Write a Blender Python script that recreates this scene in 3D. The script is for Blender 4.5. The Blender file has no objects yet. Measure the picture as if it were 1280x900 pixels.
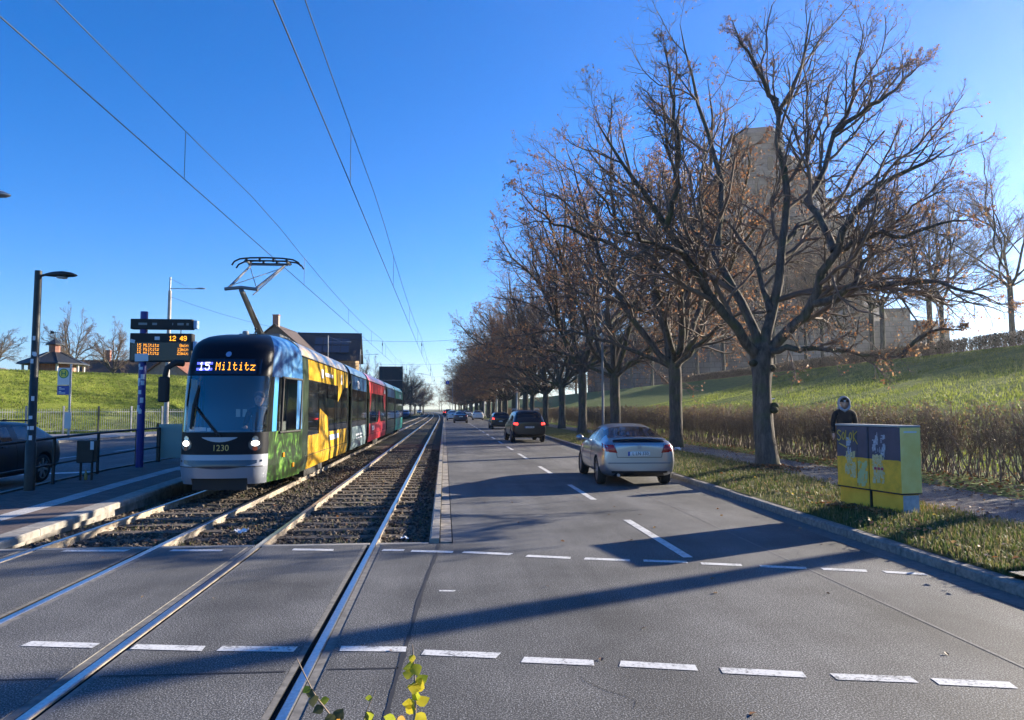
import bpy, bmesh, math, random
import numpy as np
from mathutils import Vector, Matrix
from mathutils.bvhtree import BVHTree
R = math.radians
random.seed(7)
SC = bpy.context.scene
COL = SC.collection

# ------------------------------------------------------------------ camera
EYE = 1.75
cam_d = bpy.data.cameras.new('camera')
cam_d.sensor_width = 36.0
cam_d.lens = 36.0 * 924.0 / 1280.0
cam_d.clip_start = 0.05
cam_d.clip_end = 9000.0
cam = bpy.data.objects.new('camera', cam_d)
COL.objects.link(cam)
cam.location = (0, 0, EYE)
cam.rotation_euler = (R(90 + 3.78), 0, R(-5.2))
SC.camera = cam

# ------------------------------------------------------------------ sky, sun, exposure
SUN_AZ, SUN_EL = 64.0, 16.5          # degrees right of the road's direction (+Y), degrees up
world = bpy.data.worlds.new('World')
SC.world = world
world.use_nodes = True
wn = world.node_tree
wn.nodes.clear()
w_out = wn.nodes.new('ShaderNodeOutputWorld')
w_bg = wn.nodes.new('ShaderNodeBackground')
w_sky = wn.nodes.new('ShaderNodeTexSky')
w_sky.sky_type = 'NISHITA'
w_sky.sun_disc = False
w_sky.sun_elevation = R(SUN_EL)
w_sky.sun_rotation = R(SUN_AZ)
w_sky.altitude = 120
w_sky.air_density = 1.0
w_sky.dust_density = 0.0
w_sky.ozone_density = 4.0
w_hs = wn.nodes.new('ShaderNodeHueSaturation')
w_hs.inputs['Saturation'].default_value = 1.33
w_hs.inputs['Value'].default_value = 1.0
w_bg.inputs['Strength'].default_value = 0.066
wn.links.new(w_sky.outputs[0], w_hs.inputs['Color'])
w_mx = wn.nodes.new('ShaderNodeMix')          # white balance of the clear winter sky
w_mx.data_type = 'RGBA'; w_mx.blend_type = 'MULTIPLY'; w_mx.inputs[0].default_value = 1.0
w_mx.inputs[7].default_value = (0.78, 0.93, 1.26, 1.0)
wn.links.new(w_hs.outputs[0], w_mx.inputs[6])
wn.links.new(w_mx.outputs[2], w_bg.inputs['Color'])
wn.links.new(w_bg.outputs[0], w_out.inputs['Surface'])

sun_d = bpy.data.lights.new('sun', 'SUN')
sun_d.energy = 5.0
sun_d.angle = R(0.53)
sun_d.color = (1.0, 0.88, 0.70)
sun = bpy.data.objects.new('sun', sun_d)
COL.objects.link(sun)
SUN_DIR = Vector((math.sin(R(SUN_AZ)) * math.cos(R(SUN_EL)), math.cos(R(SUN_AZ)) * math.cos(R(SUN_EL)), math.sin(R(SUN_EL))))
sun.rotation_euler = (-SUN_DIR).to_track_quat('-Z', 'Y').to_euler()
sun.location = (60, 30, 40)

SC.view_settings.view_transform = 'Standard'
SC.view_settings.look = 'None'
SC.view_settings.exposure = 1.62
SC.view_settings.gamma = 1.0
SC.view_settings.use_curve_mapping = False
SC.cycles.max_bounces = 6
SC.cycles.transparent_max_bounces = 12
SC.cycles.volume_bounces = 1
SC.cycles.use_denoising = True

# ------------------------------------------------------------------ materials
MATS = {}
def nodes_of(name):
    m = bpy.data.materials.new(name)
    m.use_nodes = True
    nt = m.node_tree
    b = nt.nodes['Principled BSDF']
    return m, nt, b

def link(nt, a, b): nt.links.new(a, b)

def noise(nt, scale, detail=3, rough=0.6, coord='Object', dist=0.0, stretch=None):
    tc = nt.nodes.new('ShaderNodeTexCoord')
    n = nt.nodes.new('ShaderNodeTexNoise')
    n.inputs['Scale'].default_value = scale
    n.inputs['Detail'].default_value = detail
    n.inputs['Roughness'].default_value = rough
    n.inputs['Distortion'].default_value = dist
    if stretch:
        mp = nt.nodes.new('ShaderNodeMapping')
        mp.inputs['Scale'].default_value = stretch
        link(nt, tc.outputs[coord], mp.inputs['Vector'])
        link(nt, mp.outputs[0], n.inputs['Vector'])
    else:
        link(nt, tc.outputs[coord], n.inputs['Vector'])
    return n

def ramp(nt, src, stops):
    r = nt.nodes.new('ShaderNodeValToRGB')
    el = r.color_ramp.elements
    while len(el) < len(stops): el.new(0.5)
    for e, (p, c) in zip(el, stops):
        e.position = p
        e.color = (c[0], c[1], c[2], 1)
    link(nt, src, r.inputs['Fac'])
    return r

def mixc(nt, fac, a, b, mode='MIX'):
    m = nt.nodes.new('ShaderNodeMix')
    m.data_type = 'RGBA'
    m.blend_type = mode
    if isinstance(fac, (int, float)): m.inputs['Factor'].default_value = fac
    else: link(nt, fac, m.inputs['Factor'])
    for k, v in ((6, a), (7, b)):
        if isinstance(v, tuple): m.inputs[k].default_value = (v[0], v[1], v[2], 1)
        else: link(nt, v, m.inputs[k])
    return m.outputs[2]

def bump(nt, b, src, strength, dist=0.02):
    bp = nt.nodes.new('ShaderNodeBump')
    bp.inputs['Strength'].default_value = strength
    bp.inputs['Distance'].default_value = dist
    link(nt, src, bp.inputs['Height'])
    link(nt, bp.outputs[0], b.inputs['Normal'])

def mat(name, col, rough=0.6, metal=0.0, var=0.0, scale=6.0, bmp=0.0, col2=None, coat=0.0, spec=None, stretch=None, detail=4, bdist=0.01):
    if name in MATS: return MATS[name]
    m, nt, b = nodes_of(name)
    b.inputs['Roughness'].default_value = rough
    b.inputs['Metallic'].default_value = metal
    if coat: 
        b.inputs['Coat Weight'].default_value = coat
        b.inputs['Coat Roughness'].default_value = 0.06
    if spec is not None: b.inputs['Specular IOR Level'].default_value = spec
    if col2 is None and var:
        col2 = tuple(min(1, c * (1 + var)) for c in col)
        col = tuple(c * (1 - var) for c in col)
    if col2 is not None:
        n = noise(nt, scale, detail, stretch=stretch)
        r = ramp(nt, n.outputs['Fac'], [(0.35, col), (0.65, col2)])
        link(nt, r.outputs[0], b.inputs['Base Color'])
        if bmp: bump(nt, b, n.outputs['Fac'], bmp, bdist)
    else:
        b.inputs['Base Color'].default_value = (*col, 1)
        if bmp:
            n = noise(nt, scale, detail, stretch=stretch)
            bump(nt, b, n.outputs['Fac'], bmp, bdist)
    MATS[name] = m
    return m

def emit(name, col, strength):
    if name in MATS: return MATS[name]
    m, nt, b = nodes_of(name)
    b.inputs['Base Color'].default_value = (*col, 1)
    b.inputs['Emission Color'].default_value = (*col, 1)
    b.inputs['Emission Strength'].default_value = strength
    MATS[name] = m
    return m

def leafmat(name, c1, c2, trans=0.4, scale=3.0, rough=0.6):
    m, nt, b = nodes_of(name)
    n = noise(nt, scale, 2)
    r = ramp(nt, n.outputs['Fac'], [(0.35, c1), (0.65, c2)])
    link(nt, r.outputs[0], b.inputs['Base Color'])
    b.inputs['Roughness'].default_value = rough
    t = nt.nodes.new('ShaderNodeBsdfTranslucent')
    link(nt, r.outputs[0], t.inputs['Color'])
    mx = nt.nodes.new('ShaderNodeMixShader')
    mx.inputs[0].default_value = trans
    link(nt, b.outputs[0], mx.inputs[1])
    link(nt, t.outputs[0], mx.inputs[2])
    link(nt, mx.outputs[0], nt.nodes['Material Output'].inputs['Surface'])
    MATS[name] = m
    return m

# ------------------------------------------------------------------ mesh helpers
def raw(name, verts, faces, mats, parent=None, smooth=False, midx=None):
    me = bpy.data.meshes.new(name)
    if isinstance(verts, np.ndarray): verts = verts.tolist()
    if isinstance(faces, np.ndarray): faces = faces.tolist()
    me.from_pydata(verts, [], faces)
    if not isinstance(mats, (list, tuple)): mats = [mats]
    for m in mats: me.materials.append(m)
    if midx is not None: me.polygons.foreach_set('material_index', np.asarray(midx, dtype=np.int32))
    if smooth: me.polygons.foreach_set('use_smooth', np.ones(len(me.polygons), dtype=bool))
    me.update()
    o = bpy.data.objects.new(name, me)
    COL.objects.link(o)
    if parent is not None: o.parent = parent
    return o

class MB:
    def __init__(s): s.v, s.f, s.m, s.k, s.sm = [], [], [], 0, []
    def add(s, vs, fs, smooth=False):
        o = len(s.v)
        s.v += [tuple(v) for v in vs]
        s.f += [tuple(i + o for i in f) for f in fs]
        s.m += [s.k] * len(fs)
        s.sm += [smooth] * len(fs)
        return s
    def box(s, c, d, rz=0.0, M=None, taper=1.0):
        x, y, z = d[0] / 2, d[1] / 2, d[2] / 2
        vs = []
        for k, (sx, sy, sz) in enumerate(((-1,-1,-1),(1,-1,-1),(1,1,-1),(-1,1,-1),(-1,-1,1),(1,-1,1),(1,1,1),(-1,1,1))):
            t = taper if sz > 0 else 1
            p = Vector((sx*x*t, sy*y*t, sz*z))
            if rz: p = Matrix.Rotation(rz, 3, 'Z') @ p
            if M is not None: p = M @ p
            vs.append((p.x + c[0], p.y + c[1], p.z + c[2]))
        return s.add(vs, [(0,3,2,1),(4,5,6,7),(0,1,5,4),(1,2,6,5),(2,3,7,6),(3,0,4,7)])
    def bbox(s, c, d, bev=0.02, rz=0.0):
        """box with chamfered vertical and top edges"""
        x, y, z = d[0]/2, d[1]/2, d[2]/2
        b = min(bev, x*.45, y*.45, z*.45)
        def ring(ix, zz): return [(-x+ix+b,-y+ix,zz),(x-ix-b,-y+ix,zz),(x-ix,-y+ix+b,zz),(x-ix,y-ix-b,zz),(x-ix-b,y-ix,zz),(-x+ix+b,y-ix,zz),(-x+ix,y-ix-b,zz),(-x+ix,-y+ix+b,zz)]
        rs = [ring(b*.6,-z), ring(0,-z+b*.6), ring(0,z-b*.6), ring(b*.6,z)]
        vs = [v for r in rs for v in r]
        if rz: vs = [tuple(Matrix.Rotation(rz,3,'Z') @ Vector(v)) for v in vs]
        vs = [(v[0]+c[0], v[1]+c[1], v[2]+c[2]) for v in vs]
        fs = [tuple(range(7,-1,-1)), tuple(range(24,32))]
        for k in range(3):
            for i in range(8):
                j = (i+1) % 8
                fs.append((k*8+i, k*8+j, k*8+8+j, k*8+8+i))
        return s.add(vs, fs)
    def tube(s, pts, r, k=8, cap=True, smooth=True):
        pts = [Vector(p) for p in pts]
        n = len(pts)
        rs = r if isinstance(r, (list, tuple)) else [r] * n
        t0 = (pts[1] - pts[0]).normalized()
        up = Vector((0, 0, 1)) if abs(t0.z) < 0.9 else Vector((1, 0, 0))
        a = t0.cross(up).normalized()
        vs, fs = [], []
        for i, p in enumerate(pts):
            t = (pts[min(i+1, n-1)] - pts[max(i-1, 0)]).normalized()
            a = (a - t * a.dot(t)).normalized()
            b = t.cross(a)
            for j in range(k):
                q = 2 * math.pi * j / k
                vs.append(p + a * (math.cos(q) * rs[i]) + b * (math.sin(q) * rs[i]))
        for i in range(n - 1):
            for j in range(k):
                j2 = (j + 1) % k
                fs.append((i*k+j, i*k+j2, (i+1)*k+j2, (i+1)*k+j))
        s.add(vs, fs, smooth)
        if cap:
            s.add([vs[j] for j in range(k)], [tuple(range(k-1, -1, -1))])
            s.add([vs[(n-1)*k+j] for j in range(k)], [tuple(range(k))])
        return s
    def lathe(s, prof, c=(0,0,0), k=20, axis='Z', smooth=True, M=None, cap=True):
        vs, fs = [], []
        n = len(prof)
        for (r, h) in prof:
            for j in range(k):
                q = 2*math.pi*j/k
                x, y = r*math.cos(q), r*math.sin(q)
                p = Vector((x, y, h)) if axis == 'Z' else Vector((h, x, y)) if axis == 'X' else Vector((x, h, y))
                if M is not None: p = M @ p
                vs.append((p.x+c[0], p.y+c[1], p.z+c[2]))
        for i in range(n-1):
            for j in range(k):
                j2 = (j+1) % k
                fs.append((i*k+j, i*k+j2, (i+1)*k+j2, (i+1)*k+j))
        if cap and prof[0][0] > 1e-4: fs.append(tuple(range(k-1,-1,-1)))
        if cap and prof[-1][0] > 1e-4: fs.append(tuple((n-1)*k+j for j in range(k)))
        return s.add(vs, fs, smooth)
    def sphere(s, c, r, k=12, n=8, sc=(1,1,1)):
        vs, fs = [], []
        for i in range(n+1):
            t = math.pi*i/n
            for j in range(k):
                q = 2*math.pi*j/k
                vs.append((c[0]+sc[0]*r*math.sin(t)*math.cos(q), c[1]+sc[1]*r*math.sin(t)*math.sin(q), c[2]-sc[2]*r*math.cos(t)))
        for i in range(n):
            for j in range(k):
                j2=(j+1)%k
                fs.append((i*k+j,i*k+j2,(i+1)*k+j2,(i+1)*k+j))
        return s.add(vs, fs, True)
    def prism(s, poly, axis, a, b):
        """extrude a 2-D polygon along axis from a to b; (u,v) are the other two axes in order"""
        n = len(poly)
        def P(u, v, t):
            return (t,u,v) if axis=='X' else (u,t,v) if axis=='Y' else (u,v,t)
        vs = [P(u,v,a) for u,v in poly] + [P(u,v,b) for u,v in poly]
        fs = [tuple(range(n-1,-1,-1)), tuple(range(n,2*n))] + [(i,(i+1)%n,n+(i+1)%n,n+i) for i in range(n)]
        return s.add(vs, fs)
    def quad(s, a, b, c, d): return s.add([a,b,c,d], [(0,1,2,3)])
    def build(s, name, mats, parent=None, fix=True):
        o = raw(name, s.v, s.f, mats, parent, midx=s.m)
        o.data.polygons.foreach_set('use_smooth', np.array(s.sm, dtype=bool))
        if fix:
            bm = bmesh.new(); bm.from_mesh(o.data)
            bmesh.ops.recalc_face_normals(bm, faces=bm.faces)
            bm.to_mesh(o.data); bm.free()
        return o

def grid_faces(nr, nc, off=0):
    i = np.arange(nr-1)[:,None]*nc + np.arange(nc-1)[None,:]
    i = i.reshape(-1) + off
    return np.stack([i, i+1, i+nc+1, i+nc], 1)

def tag(o, label, cat, group=None, kind=None):
    o['label'] = label; o['category'] = cat
    if group: o['group'] = group
    if kind: o['kind'] = kind
    return o
def structure(o):
    o['kind'] = 'structure'; return o
def stuff(o, label=None):
    o['kind'] = 'stuff'
    if label: o['label'] = label
    return o
def thing(name, label, cat, loc=(0,0,0), rz=0.0, group=None):
    o = bpy.data.objects.new(name, None)
    COL.objects.link(o)
    o.empty_display_size = 0.2
    o.location = loc; o.rotation_euler = (0, 0, rz)
    return tag(o, label, cat, group)
def dup(root, loc, rz=0.0, label=None, sc=None, cat=None):
    r = root.copy(); COL.objects.link(r)
    r.location = loc; r.rotation_euler = (0, 0, rz)
    if sc is not None: r.scale = sc
    if label: r['label'] = label
    for ch in list(root.children):
        c = ch.copy(); COL.objects.link(c); c.parent = r
        for g in list(ch.children):
            d = g.copy(); COL.objects.link(d); d.parent = c
    return r

def evaluated_mesh(o):
    dg = bpy.context.evaluated_depsgraph_get()
    return bpy.data.meshes.new_from_object(o.evaluated_get(dg), preserve_all_data_layers=False, depsgraph=dg)

def text_geo(s, size, ext=0.004):
    """outline lettering with the built-in font; returns vertices in x (right), y (up) and faces, centred"""
    cu = bpy.data.curves.new('lettering', 'FONT')
    cu.body = s; cu.size = size; cu.extrude = ext; cu.resolution_u = 3
    cu.align_x = 'CENTER'; cu.align_y = 'CENTER'
    o = bpy.data.objects.new('lettering', cu); COL.objects.link(o)
    me = evaluated_mesh(o)
    vs = [tuple(v.co) for v in me.vertices]; fs = [tuple(p.vertices) for p in me.polygons]
    bpy.data.objects.remove(o); bpy.data.meshes.remove(me); bpy.data.curves.remove(cu)
    return vs, fs

FONT57 = {
 '0':'01110 10001 10011 10101 11001 10001 01110','1':'00100 01100 00100 00100 00100 00100 01110','2':'01110 10001 00001 00110 01000 10000 11111',
 '3':'01110 10001 00001 00110 00001 10001 01110','4':'00010 00110 01010 10010 11111 00010 00010','5':'11111 10000 11110 00001 00001 10001 01110',
 '9':'01110 10001 10001 01111 00001 10001 01110','M':'10001 11011 10101 10101 10001 10001 10001','i':'00100 00000 01100 00100 00100 00100 01110',
 'l':'01100 00100 00100 00100 00100 00100 01110','t':'01000 01000 11110 01000 01000 01001 00110','z':'00000 00000 11111 00010 00100 01000 11111',
 'm':'00000 00000 11010 10101 10101 10101 10101','n':'00000 00000 10110 11001 10001 10001 10001',' ':'00000 00000 00000 00000 00000 00000 00000',
 ':':'00000 00100 00100 00000 00100 00100 00000'}
def dots(mb, s, x0, z0, px, pz, plane, w=0.8, adv=6):
    """dot-matrix lettering: plane(u, v) -> point; lit dots are small square plates"""
    x = x0
    for ch in s:
        for r, row in enumerate(FONT57[ch].split()):
            for c, bit in enumerate(row):
                if bit == '1':
                    u, v = x + c*px, z0 - r*pz
                    mb.quad(plane(u, v-pz*w), plane(u+px*w, v-pz*w), plane(u+px*w, v), plane(u, v))
        x += adv*px

def bx(y):
    """the street bends gently to the left far away"""
    d = max(0.0, y - 120.0)
    return -d*d*9.0e-5

KERB = [(-8,5.1),(2,5.25),(6.5,5.36),(9.5,5.46),(11.3,5.52),(15,5.68),(18.4,5.76),(33.6,6.0),(47,6.2),(70,6.3),(450,6.3)]
def kerb_x(y):
    return float(np.interp(y, [k[0] for k in KERB], [k[1] for k in KERB])) + bx(y)
# ------------------------------------------------------------------ ground materials
def asphalt(name, base, tint=(1,1,1), rough=0.75, patch=0.25):
    m, nt, b = nodes_of(name)
    n1 = noise(nt, 95, 2, 0.7)
    n2 = noise(nt, 0.6, 4, 0.6)
    n3 = noise(nt, 28, 3, 0.7)
    c0 = tuple(base*t*0.45 for t in tint); c1 = tuple(base*t for t in tint); c2 = tuple(min(1, base*t*4.6) for t in tint)
    r1 = ramp(nt, n1.outputs['Fac'], [(0.38, c0), (0.52, c1), (0.66, c2)])
    r2 = ramp(nt, n2.outputs['Fac'], [(0.3, (1-patch,)*3), (0.7, (1+patch*0.6,)*3)])
    col = mixc(nt, 1.0, r1.outputs[0], r2.outputs[0], 'MULTIPLY')
    n4 = noise(nt, 1.0, 4, 0.6, stretch=(1.5,0.10,1))
    r4 = ramp(nt, n4.outputs['Fac'], [(0.36,(0.80,)*3),(0.64,(1.14,)*3)])
    col = mixc(nt, 1.0, col, r4.outputs[0], 'MULTIPLY')
    r3 = ramp(nt, n3.outputs['Fac'], [(0.3, (0.82,)*3), (0.7, (1.15,)*3)])
    col = mixc(nt, 1.0, col, r3.outputs[0], 'MULTIPLY')
    link(nt, col, b.inputs['Base Color'])
    b.inputs['Roughness'].default_value = rough
    b.inputs['Specular IOR Level'].default_value = 0.35
    bump(nt, b, n1.outputs['Fac'], 0.55, 0.006)
    MATS[name] = m
    return m
M_ASPH = asphalt('asphalt', 0.09, (1.0, 1.0, 0.99), patch=.4)
M_ASPH2 = asphalt('slab_asphalt', 0.084, (1.0, 1.0, 0.98), patch=.45)
M_ROADL = asphalt('old_asphalt', 0.07)
M_WALK = asphalt('pavement_surface', 0.105, (1.08, 1.0, 0.88), 0.9, .5)

def painted(name):
    m, nt, b = nodes_of(name)
    n = noise(nt, 40, 5, 0.75)
    n2 = noise(nt, 5, 3, 0.6)
    s = nt.nodes.new('ShaderNodeMath'); s.operation = 'MULTIPLY_ADD'
    link(nt, n2.outputs['Fac'], s.inputs[0]); s.inputs[1].default_value = 0.6; link(nt, n.outputs['Fac'], s.inputs[2])
    r = ramp(nt, s.outputs[0], [(0.63, (0.14,0.14,0.14)), (0.74, (0.58,0.58,0.56)), (1.0, (0.74,0.74,0.72))])
    link(nt, r.outputs[0], b.inputs['Base Color'])
    b.inputs['Roughness'].default_value = 0.6
    bump(nt, b, n.outputs['Fac'], 0.3, 0.003)
    MATS[name] = m; return m
M_PAINT = painted('worn_white_paint')
M_CONC = mat('concrete', (0.22,0.205,0.18), 0.85, col2=(0.36,0.335,0.29), scale=9, bmp=0.3)
M_CONC_D = mat('dirty_concrete', (0.17,0.155,0.14), 0.9, col2=(0.34,0.31,0.27), scale=7, bmp=0.3)
M_KERB = mat('granite_kerb', (0.13,0.12,0.11), 0.88, col2=(0.26,0.24,0.215), scale=16, bmp=0.3)
M_STEEL = mat('polished_rail_steel', (0.55,0.56,0.58), 0.28, 1.0, var=0.15, scale=30)
M_RUST = mat('dusty_rail_side', (0.24,0.19,0.14), 0.85, col2=(0.42,0.37,0.30), scale=8, bmp=0.2)
M_DARK = mat('black_gap', (0.012,0.012,0.012), 0.9)

def grass_ground(name, stops, scale=2.2, bs=0.8):
    m, nt, b = nodes_of(name)
    n = noise(nt, scale, 6, 0.68)
    n2 = noise(nt, 35, 3, 0.7, stretch=(1,1,0.4))
    s = nt.nodes.new('ShaderNodeMath'); s.operation = 'MULTIPLY_ADD'
    link(nt, n2.outputs['Fac'], s.inputs[0]); s.inputs[1].default_value = 0.5; link(nt, n.outputs['Fac'], s.inputs[2])
    r = ramp(nt, s.outputs[0], stops)
    link(nt, r.outputs[0], b.inputs['Base Color'])
    b.inputs['Roughness'].default_value = 0.9
    b.inputs['Specular IOR Level'].default_value = 0.1
    bump(nt, b, s.outputs[0], bs, 0.08)
    MATS[name] = m; return m
M_GRASS = grass_ground('verge_turf', [(0.45,(0.045,0.035,0.02)), (0.62,(0.06,0.075,0.022)), (0.8,(0.10,0.11,0.035)), (1.0,(0.15,0.14,0.06))])
M_SLOPE = grass_ground('slope_turf', [(0.45,(0.05,0.085,0.022)), (0.65,(0.085,0.13,0.03)), (0.9,(0.15,0.19,0.045))], 1.4)
M_FIELD = grass_ground('far_turf', [(0.45,(0.05,0.06,0.03)), (0.7,(0.09,0.10,0.05)), (0.95,(0.12,0.12,0.07))], 0.2)

def ballast_mat():
    m, nt, b = nodes_of('ballast')
    tc = nt.nodes.new('ShaderNodeTexCoord')
    v = nt.nodes.new('ShaderNodeTexVoronoi'); v.inputs['Scale'].default_value = 17
    link(nt, tc.outputs['Object'], v.inputs['Vector'])
    bw = nt.nodes.new('ShaderNodeSeparateColor'); link(nt, v.outputs['Color'], bw.inputs[0])
    r = ramp(nt, bw.outputs[0], [(0.0,(0.03,0.024,0.019)), (0.55,(0.072,0.056,0.043)), (1.0,(0.14,0.115,0.09))])
    n = noise(nt, 0.9, 4)
    mo = ramp(nt, n.outputs['Fac'], [(0.47,(0,0,0)), (0.62,(1,1,1))])
    c = mixc(nt, mo.outputs[0], r.outputs[0], (0.065,0.068,0.022))
    link(nt, c, b.inputs['Base Color'])
    b.inputs['Roughness'].default_value = 0.95
    bump(nt, b, v.outputs['Distance'], 0.9, 0.05)
    MATS['ballast'] = m
    return m
M_BALLAST = ballast_mat()

def strip(name, xl, xr, ys, z, m, nx=2, parent=None):
    """a sheet between two x(y) edges"""
    vs = []
    for y in ys:
        a, b = xl(y), xr(y)
        zz = z(y) if callable(z) else z
        for i in range(nx):
            vs.append((a+(b-a)*i/(nx-1), y, zz))
    return raw(name, np.array(vs), grid_faces(len(ys), nx), m, parent)
FAR = [9.8,12,16,20,25,30,36,44,54,66,80,100,120,140,165,190,220,260,300,350,400,450]
R1, R2, R3, R4 = -5.10, -3.64, -2.37, -0.91
RAILS = (R1, R2, R3, R4)

# one sheet reaching the horizon
structure(raw('ground', [(-2000,-60,-0.45),(2000,-60,-0.45),(2000,3000,-0.45),(-2000,3000,-0.45)], [(0,1,2,3)], M_FIELD))
# junction asphalt, laid between the rails
gap = 0.115
edges = [-46.0]
for r in RAILS: edges += [r-gap, r+gap]
mb = MB()
for i in range(0, len(edges), 2):
    a = edges[i]
    if i == len(edges)-1:
        ys = [-8,2,6.5,9.8]
        for y0, y1 in zip(ys[:-1], ys[1:]):
            mb.add([(a,y0,0),(kerb_x(y0)-.0,y0,0),(kerb_x(y1),y1,0),(a,y1,0)], [(0,1,2,3)])
    else:
        b = edges[i+1]
        mb.add([(a,-8,0),(b,-8,0),(b,9.8,0),(a,9.8,0)], [(0,1,2,3)])
road = structure(mb.build('junction_road', [M_ASPH2], fix=False))
structure(strip('carriageway', lambda y: 0.12+bx(y), kerb_x, FAR, 0.0, M_ASPH, 6))
# the oncoming carriageway beyond the platform
def left_edge(y): return float(np.interp(y, [9.8,20,35,48,60,80,450], [-23,-22,-20.4,-18.7,-18.6,-18.6,-18.6])) + bx(y)
PLAT_B = -8.35
structure(strip('oncoming_carriageway', left_edge, lambda y: PLAT_B-0.12+bx(y), FAR, -0.004, M_ROADL, 4))
# ballast bed
structure(strip('track_bed', lambda y: -5.72+bx(y), lambda y: -0.19+bx(y), FAR, -0.115, M_BALLAST, 6))
# groove channels in the junction
mb = MB()
for r, s in zip(RAILS, (1,-1,1,-1)):       # s: side of the groove (track centre)
    prof = [(-gap,0.0),(-gap+0.002,-0.006),(-0.042,-0.004),(-0.040,-0.05)]
    for (ax,az),(cx,cz) in zip(prof[:-1], prof[1:]):
        mb.k = 0
        mb.add([(r+s*ax,-8,az),(r+s*cx,-8,cz),(r+s*cx,9.8,cz),(r+s*ax,9.8,az)], [(0,1,2,3)])
    mb.k = 1
    prof = [(0.036,-0.02),(0.036,-0.04),(0.072,-0.04),(0.074,-0.004)]
    for (ax,az),(cx,cz) in zip(prof[:-1], prof[1:]):
        mb.add([(r+s*ax,-8,az),(r+s*cx,-8,cz),(r+s*cx,9.8,cz),(r+s*ax,9.8,az)], [(0,1,2,3)])
    mb.k = 0
    mb.add([(r+s*0.074,-8,-0.004),(r+s*gap,-8,-0.002),(r+s*gap,9.8,-0.002),(r+s*0.074,9.8,-0.004)], [(0,1,2,3)])
structure(mb.build('rail_channel', [mat('joint_mortar',(0.10,0.097,0.092),.9,col2=(0.20,0.19,0.175),scale=11,bmp=.2), M_DARK], fix=False))
# concrete edge between asphalt and ballast
mb = MB()
for a, b in ((-5.7,R1-.05),(R1+.05,R2-.05),(R2+.05,R3-.05),(R3+.05,R4-.05),(R4+.05,-0.2)):
    mb.box(((a+b)/2, 9.86, -0.06), (b-a, 0.115, 0.125))
structure(mb.build('slab_edge', [M_CONC]))

# kerbs: separate stones with joints
def kerb_line(name, xf, ys, w, h, m, step=1.0, gapw=0.012, z0=-0.1):
    mb = MB()
    y = ys[0]
    rnd = random.Random(3)
    while y < ys[1]:
        st = step if y < 60 else step*8
        y1 = y + st - gapw
        xa, xb = xf(y), xf(y1)
        hh = h + rnd.uniform(-.006,.006)
        b = 0.025
        vs = []
        for (x, yy) in ((xa,y),(xb,y1)):
            vs += [(x,yy,z0),(x,yy,hh-b),(x+b,yy,hh),(x+w,yy,hh),(x+w,yy,z0)]
        mb.add(vs, [(0,1,6,5),(1,2,7,6),(2,3,8,7),(3,4,9,8),(0,4,3,2,1),(5,6,7,8,9)])
        y += st
    return structure(mb.build(name, [m]))
kerb_line('kerb', kerb_x, (-7.5, 420), 0.15, 0.11, M_KERB)
kerb_line('track_kerb', lambda y: -0.19+bx(y), (9.93, 400), 0.13, 0.05, M_CONC, 1.0)
def gutter(name, x0, x1, ya, yb, m):
    mb = MB(); y = ya; rnd = random.Random(5)
    while y < yb:
        st = 0.32 if y < 40 else 6.0
        z = rnd.uniform(-.006, .004)
        a, b = x0(y), x1(y)
        mb.box(((a+b)/2, y+st/2, -0.05+z), (b-a-0.008, st-0.016, 0.10))
        y += st
    return structure(mb.build(name, [m]))
gutter('gutter_stones', lambda y: -0.05+bx(y), lambda y: 0.11+bx(y), 9.93, 300, M_CONC_D)
structure(strip('gutter_bed', lambda y: -0.2+bx(y), lambda y: 0.125+bx(y), FAR, -0.03, M_DARK, 2))
structure(strip('kerb_gutter', lambda y: kerb_x(y)-0.28, lambda y: kerb_x(y)-0.02, [-8,2,6.5]+FAR, 0.004, mat('gutter_concrete',(0.11,0.105,0.1),0.9,col2=(0.17,0.16,0.15),scale=14,bmp=0.2), 2))

# painted markings
mb = MB()
for y0, y1 in ((8.62,11.59),(14.2,17.03),(20.0,22.5),(25.75,28.95),(31.5,34.4),(37.2,40.1),(43,46),(48.8,51.7),(54.5,57.4),(60.2,63.1),(66,69),(72,75),(78,81),(84,87),(90,93),(96,99),(102,105),(108,111)):
    a, b = 2.86+bx(y0)+0.0012*y0, 2.86+bx(y1)+0.0012*y1
    mb.quad((a-.06,y0,.004),(a+.06,y0,.004),(b+.06,y1,.004),(b-.06,y1,.004))
structure(mb.build('lane_marking', [M_PAINT], fix=False))
def dashes(name, segs, w, z=0.004):
    mb = MB(); rnd = random.Random(11)
    for (x0,y0),(x1,y1) in segs:
        d = Vector((x1-x0,y1-y0,0)).normalized(); n = Vector((-d.y,d.x,0))*w/2
        j = [rnd.uniform(-.02,.02) for _ in range(4)]
        mb.add([(x0-n.x+j[0],y0-n.y,z),(x1-n.x+j[1],y1-n.y,z),(x1+n.x+j[2],y1+n.y,z),(x0+n.x+j[3],y0+n.y,z)], [(0,1,2,3)])
    return structure(mb.build(name, [M_PAINT], fix=False))
dashes('crossing_marking', [((-3.95,6.07),(-3.75,6.04)),((-3.1,5.95),(-2.55,5.85)),((-2.27,5.80),(-1.74,5.71)),((-1.61,5.7),(-1.08,5.63)),((-0.76,5.62),(-.28,5.56)),((-.13,5.48),(.40,5.36)),((.56,5.26),(1.05,5.15)),((1.21,5.12),(1.7,4.99)),((1.86,4.93),(2.37,4.80)),((2.53,4.75),(3.02,4.65)),((3.16,4.61),(3.61,4.50)),((3.78,4.46),(4.3,4.34)),((4.45,4.3),(4.95,4.19))], 0.115)
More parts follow.
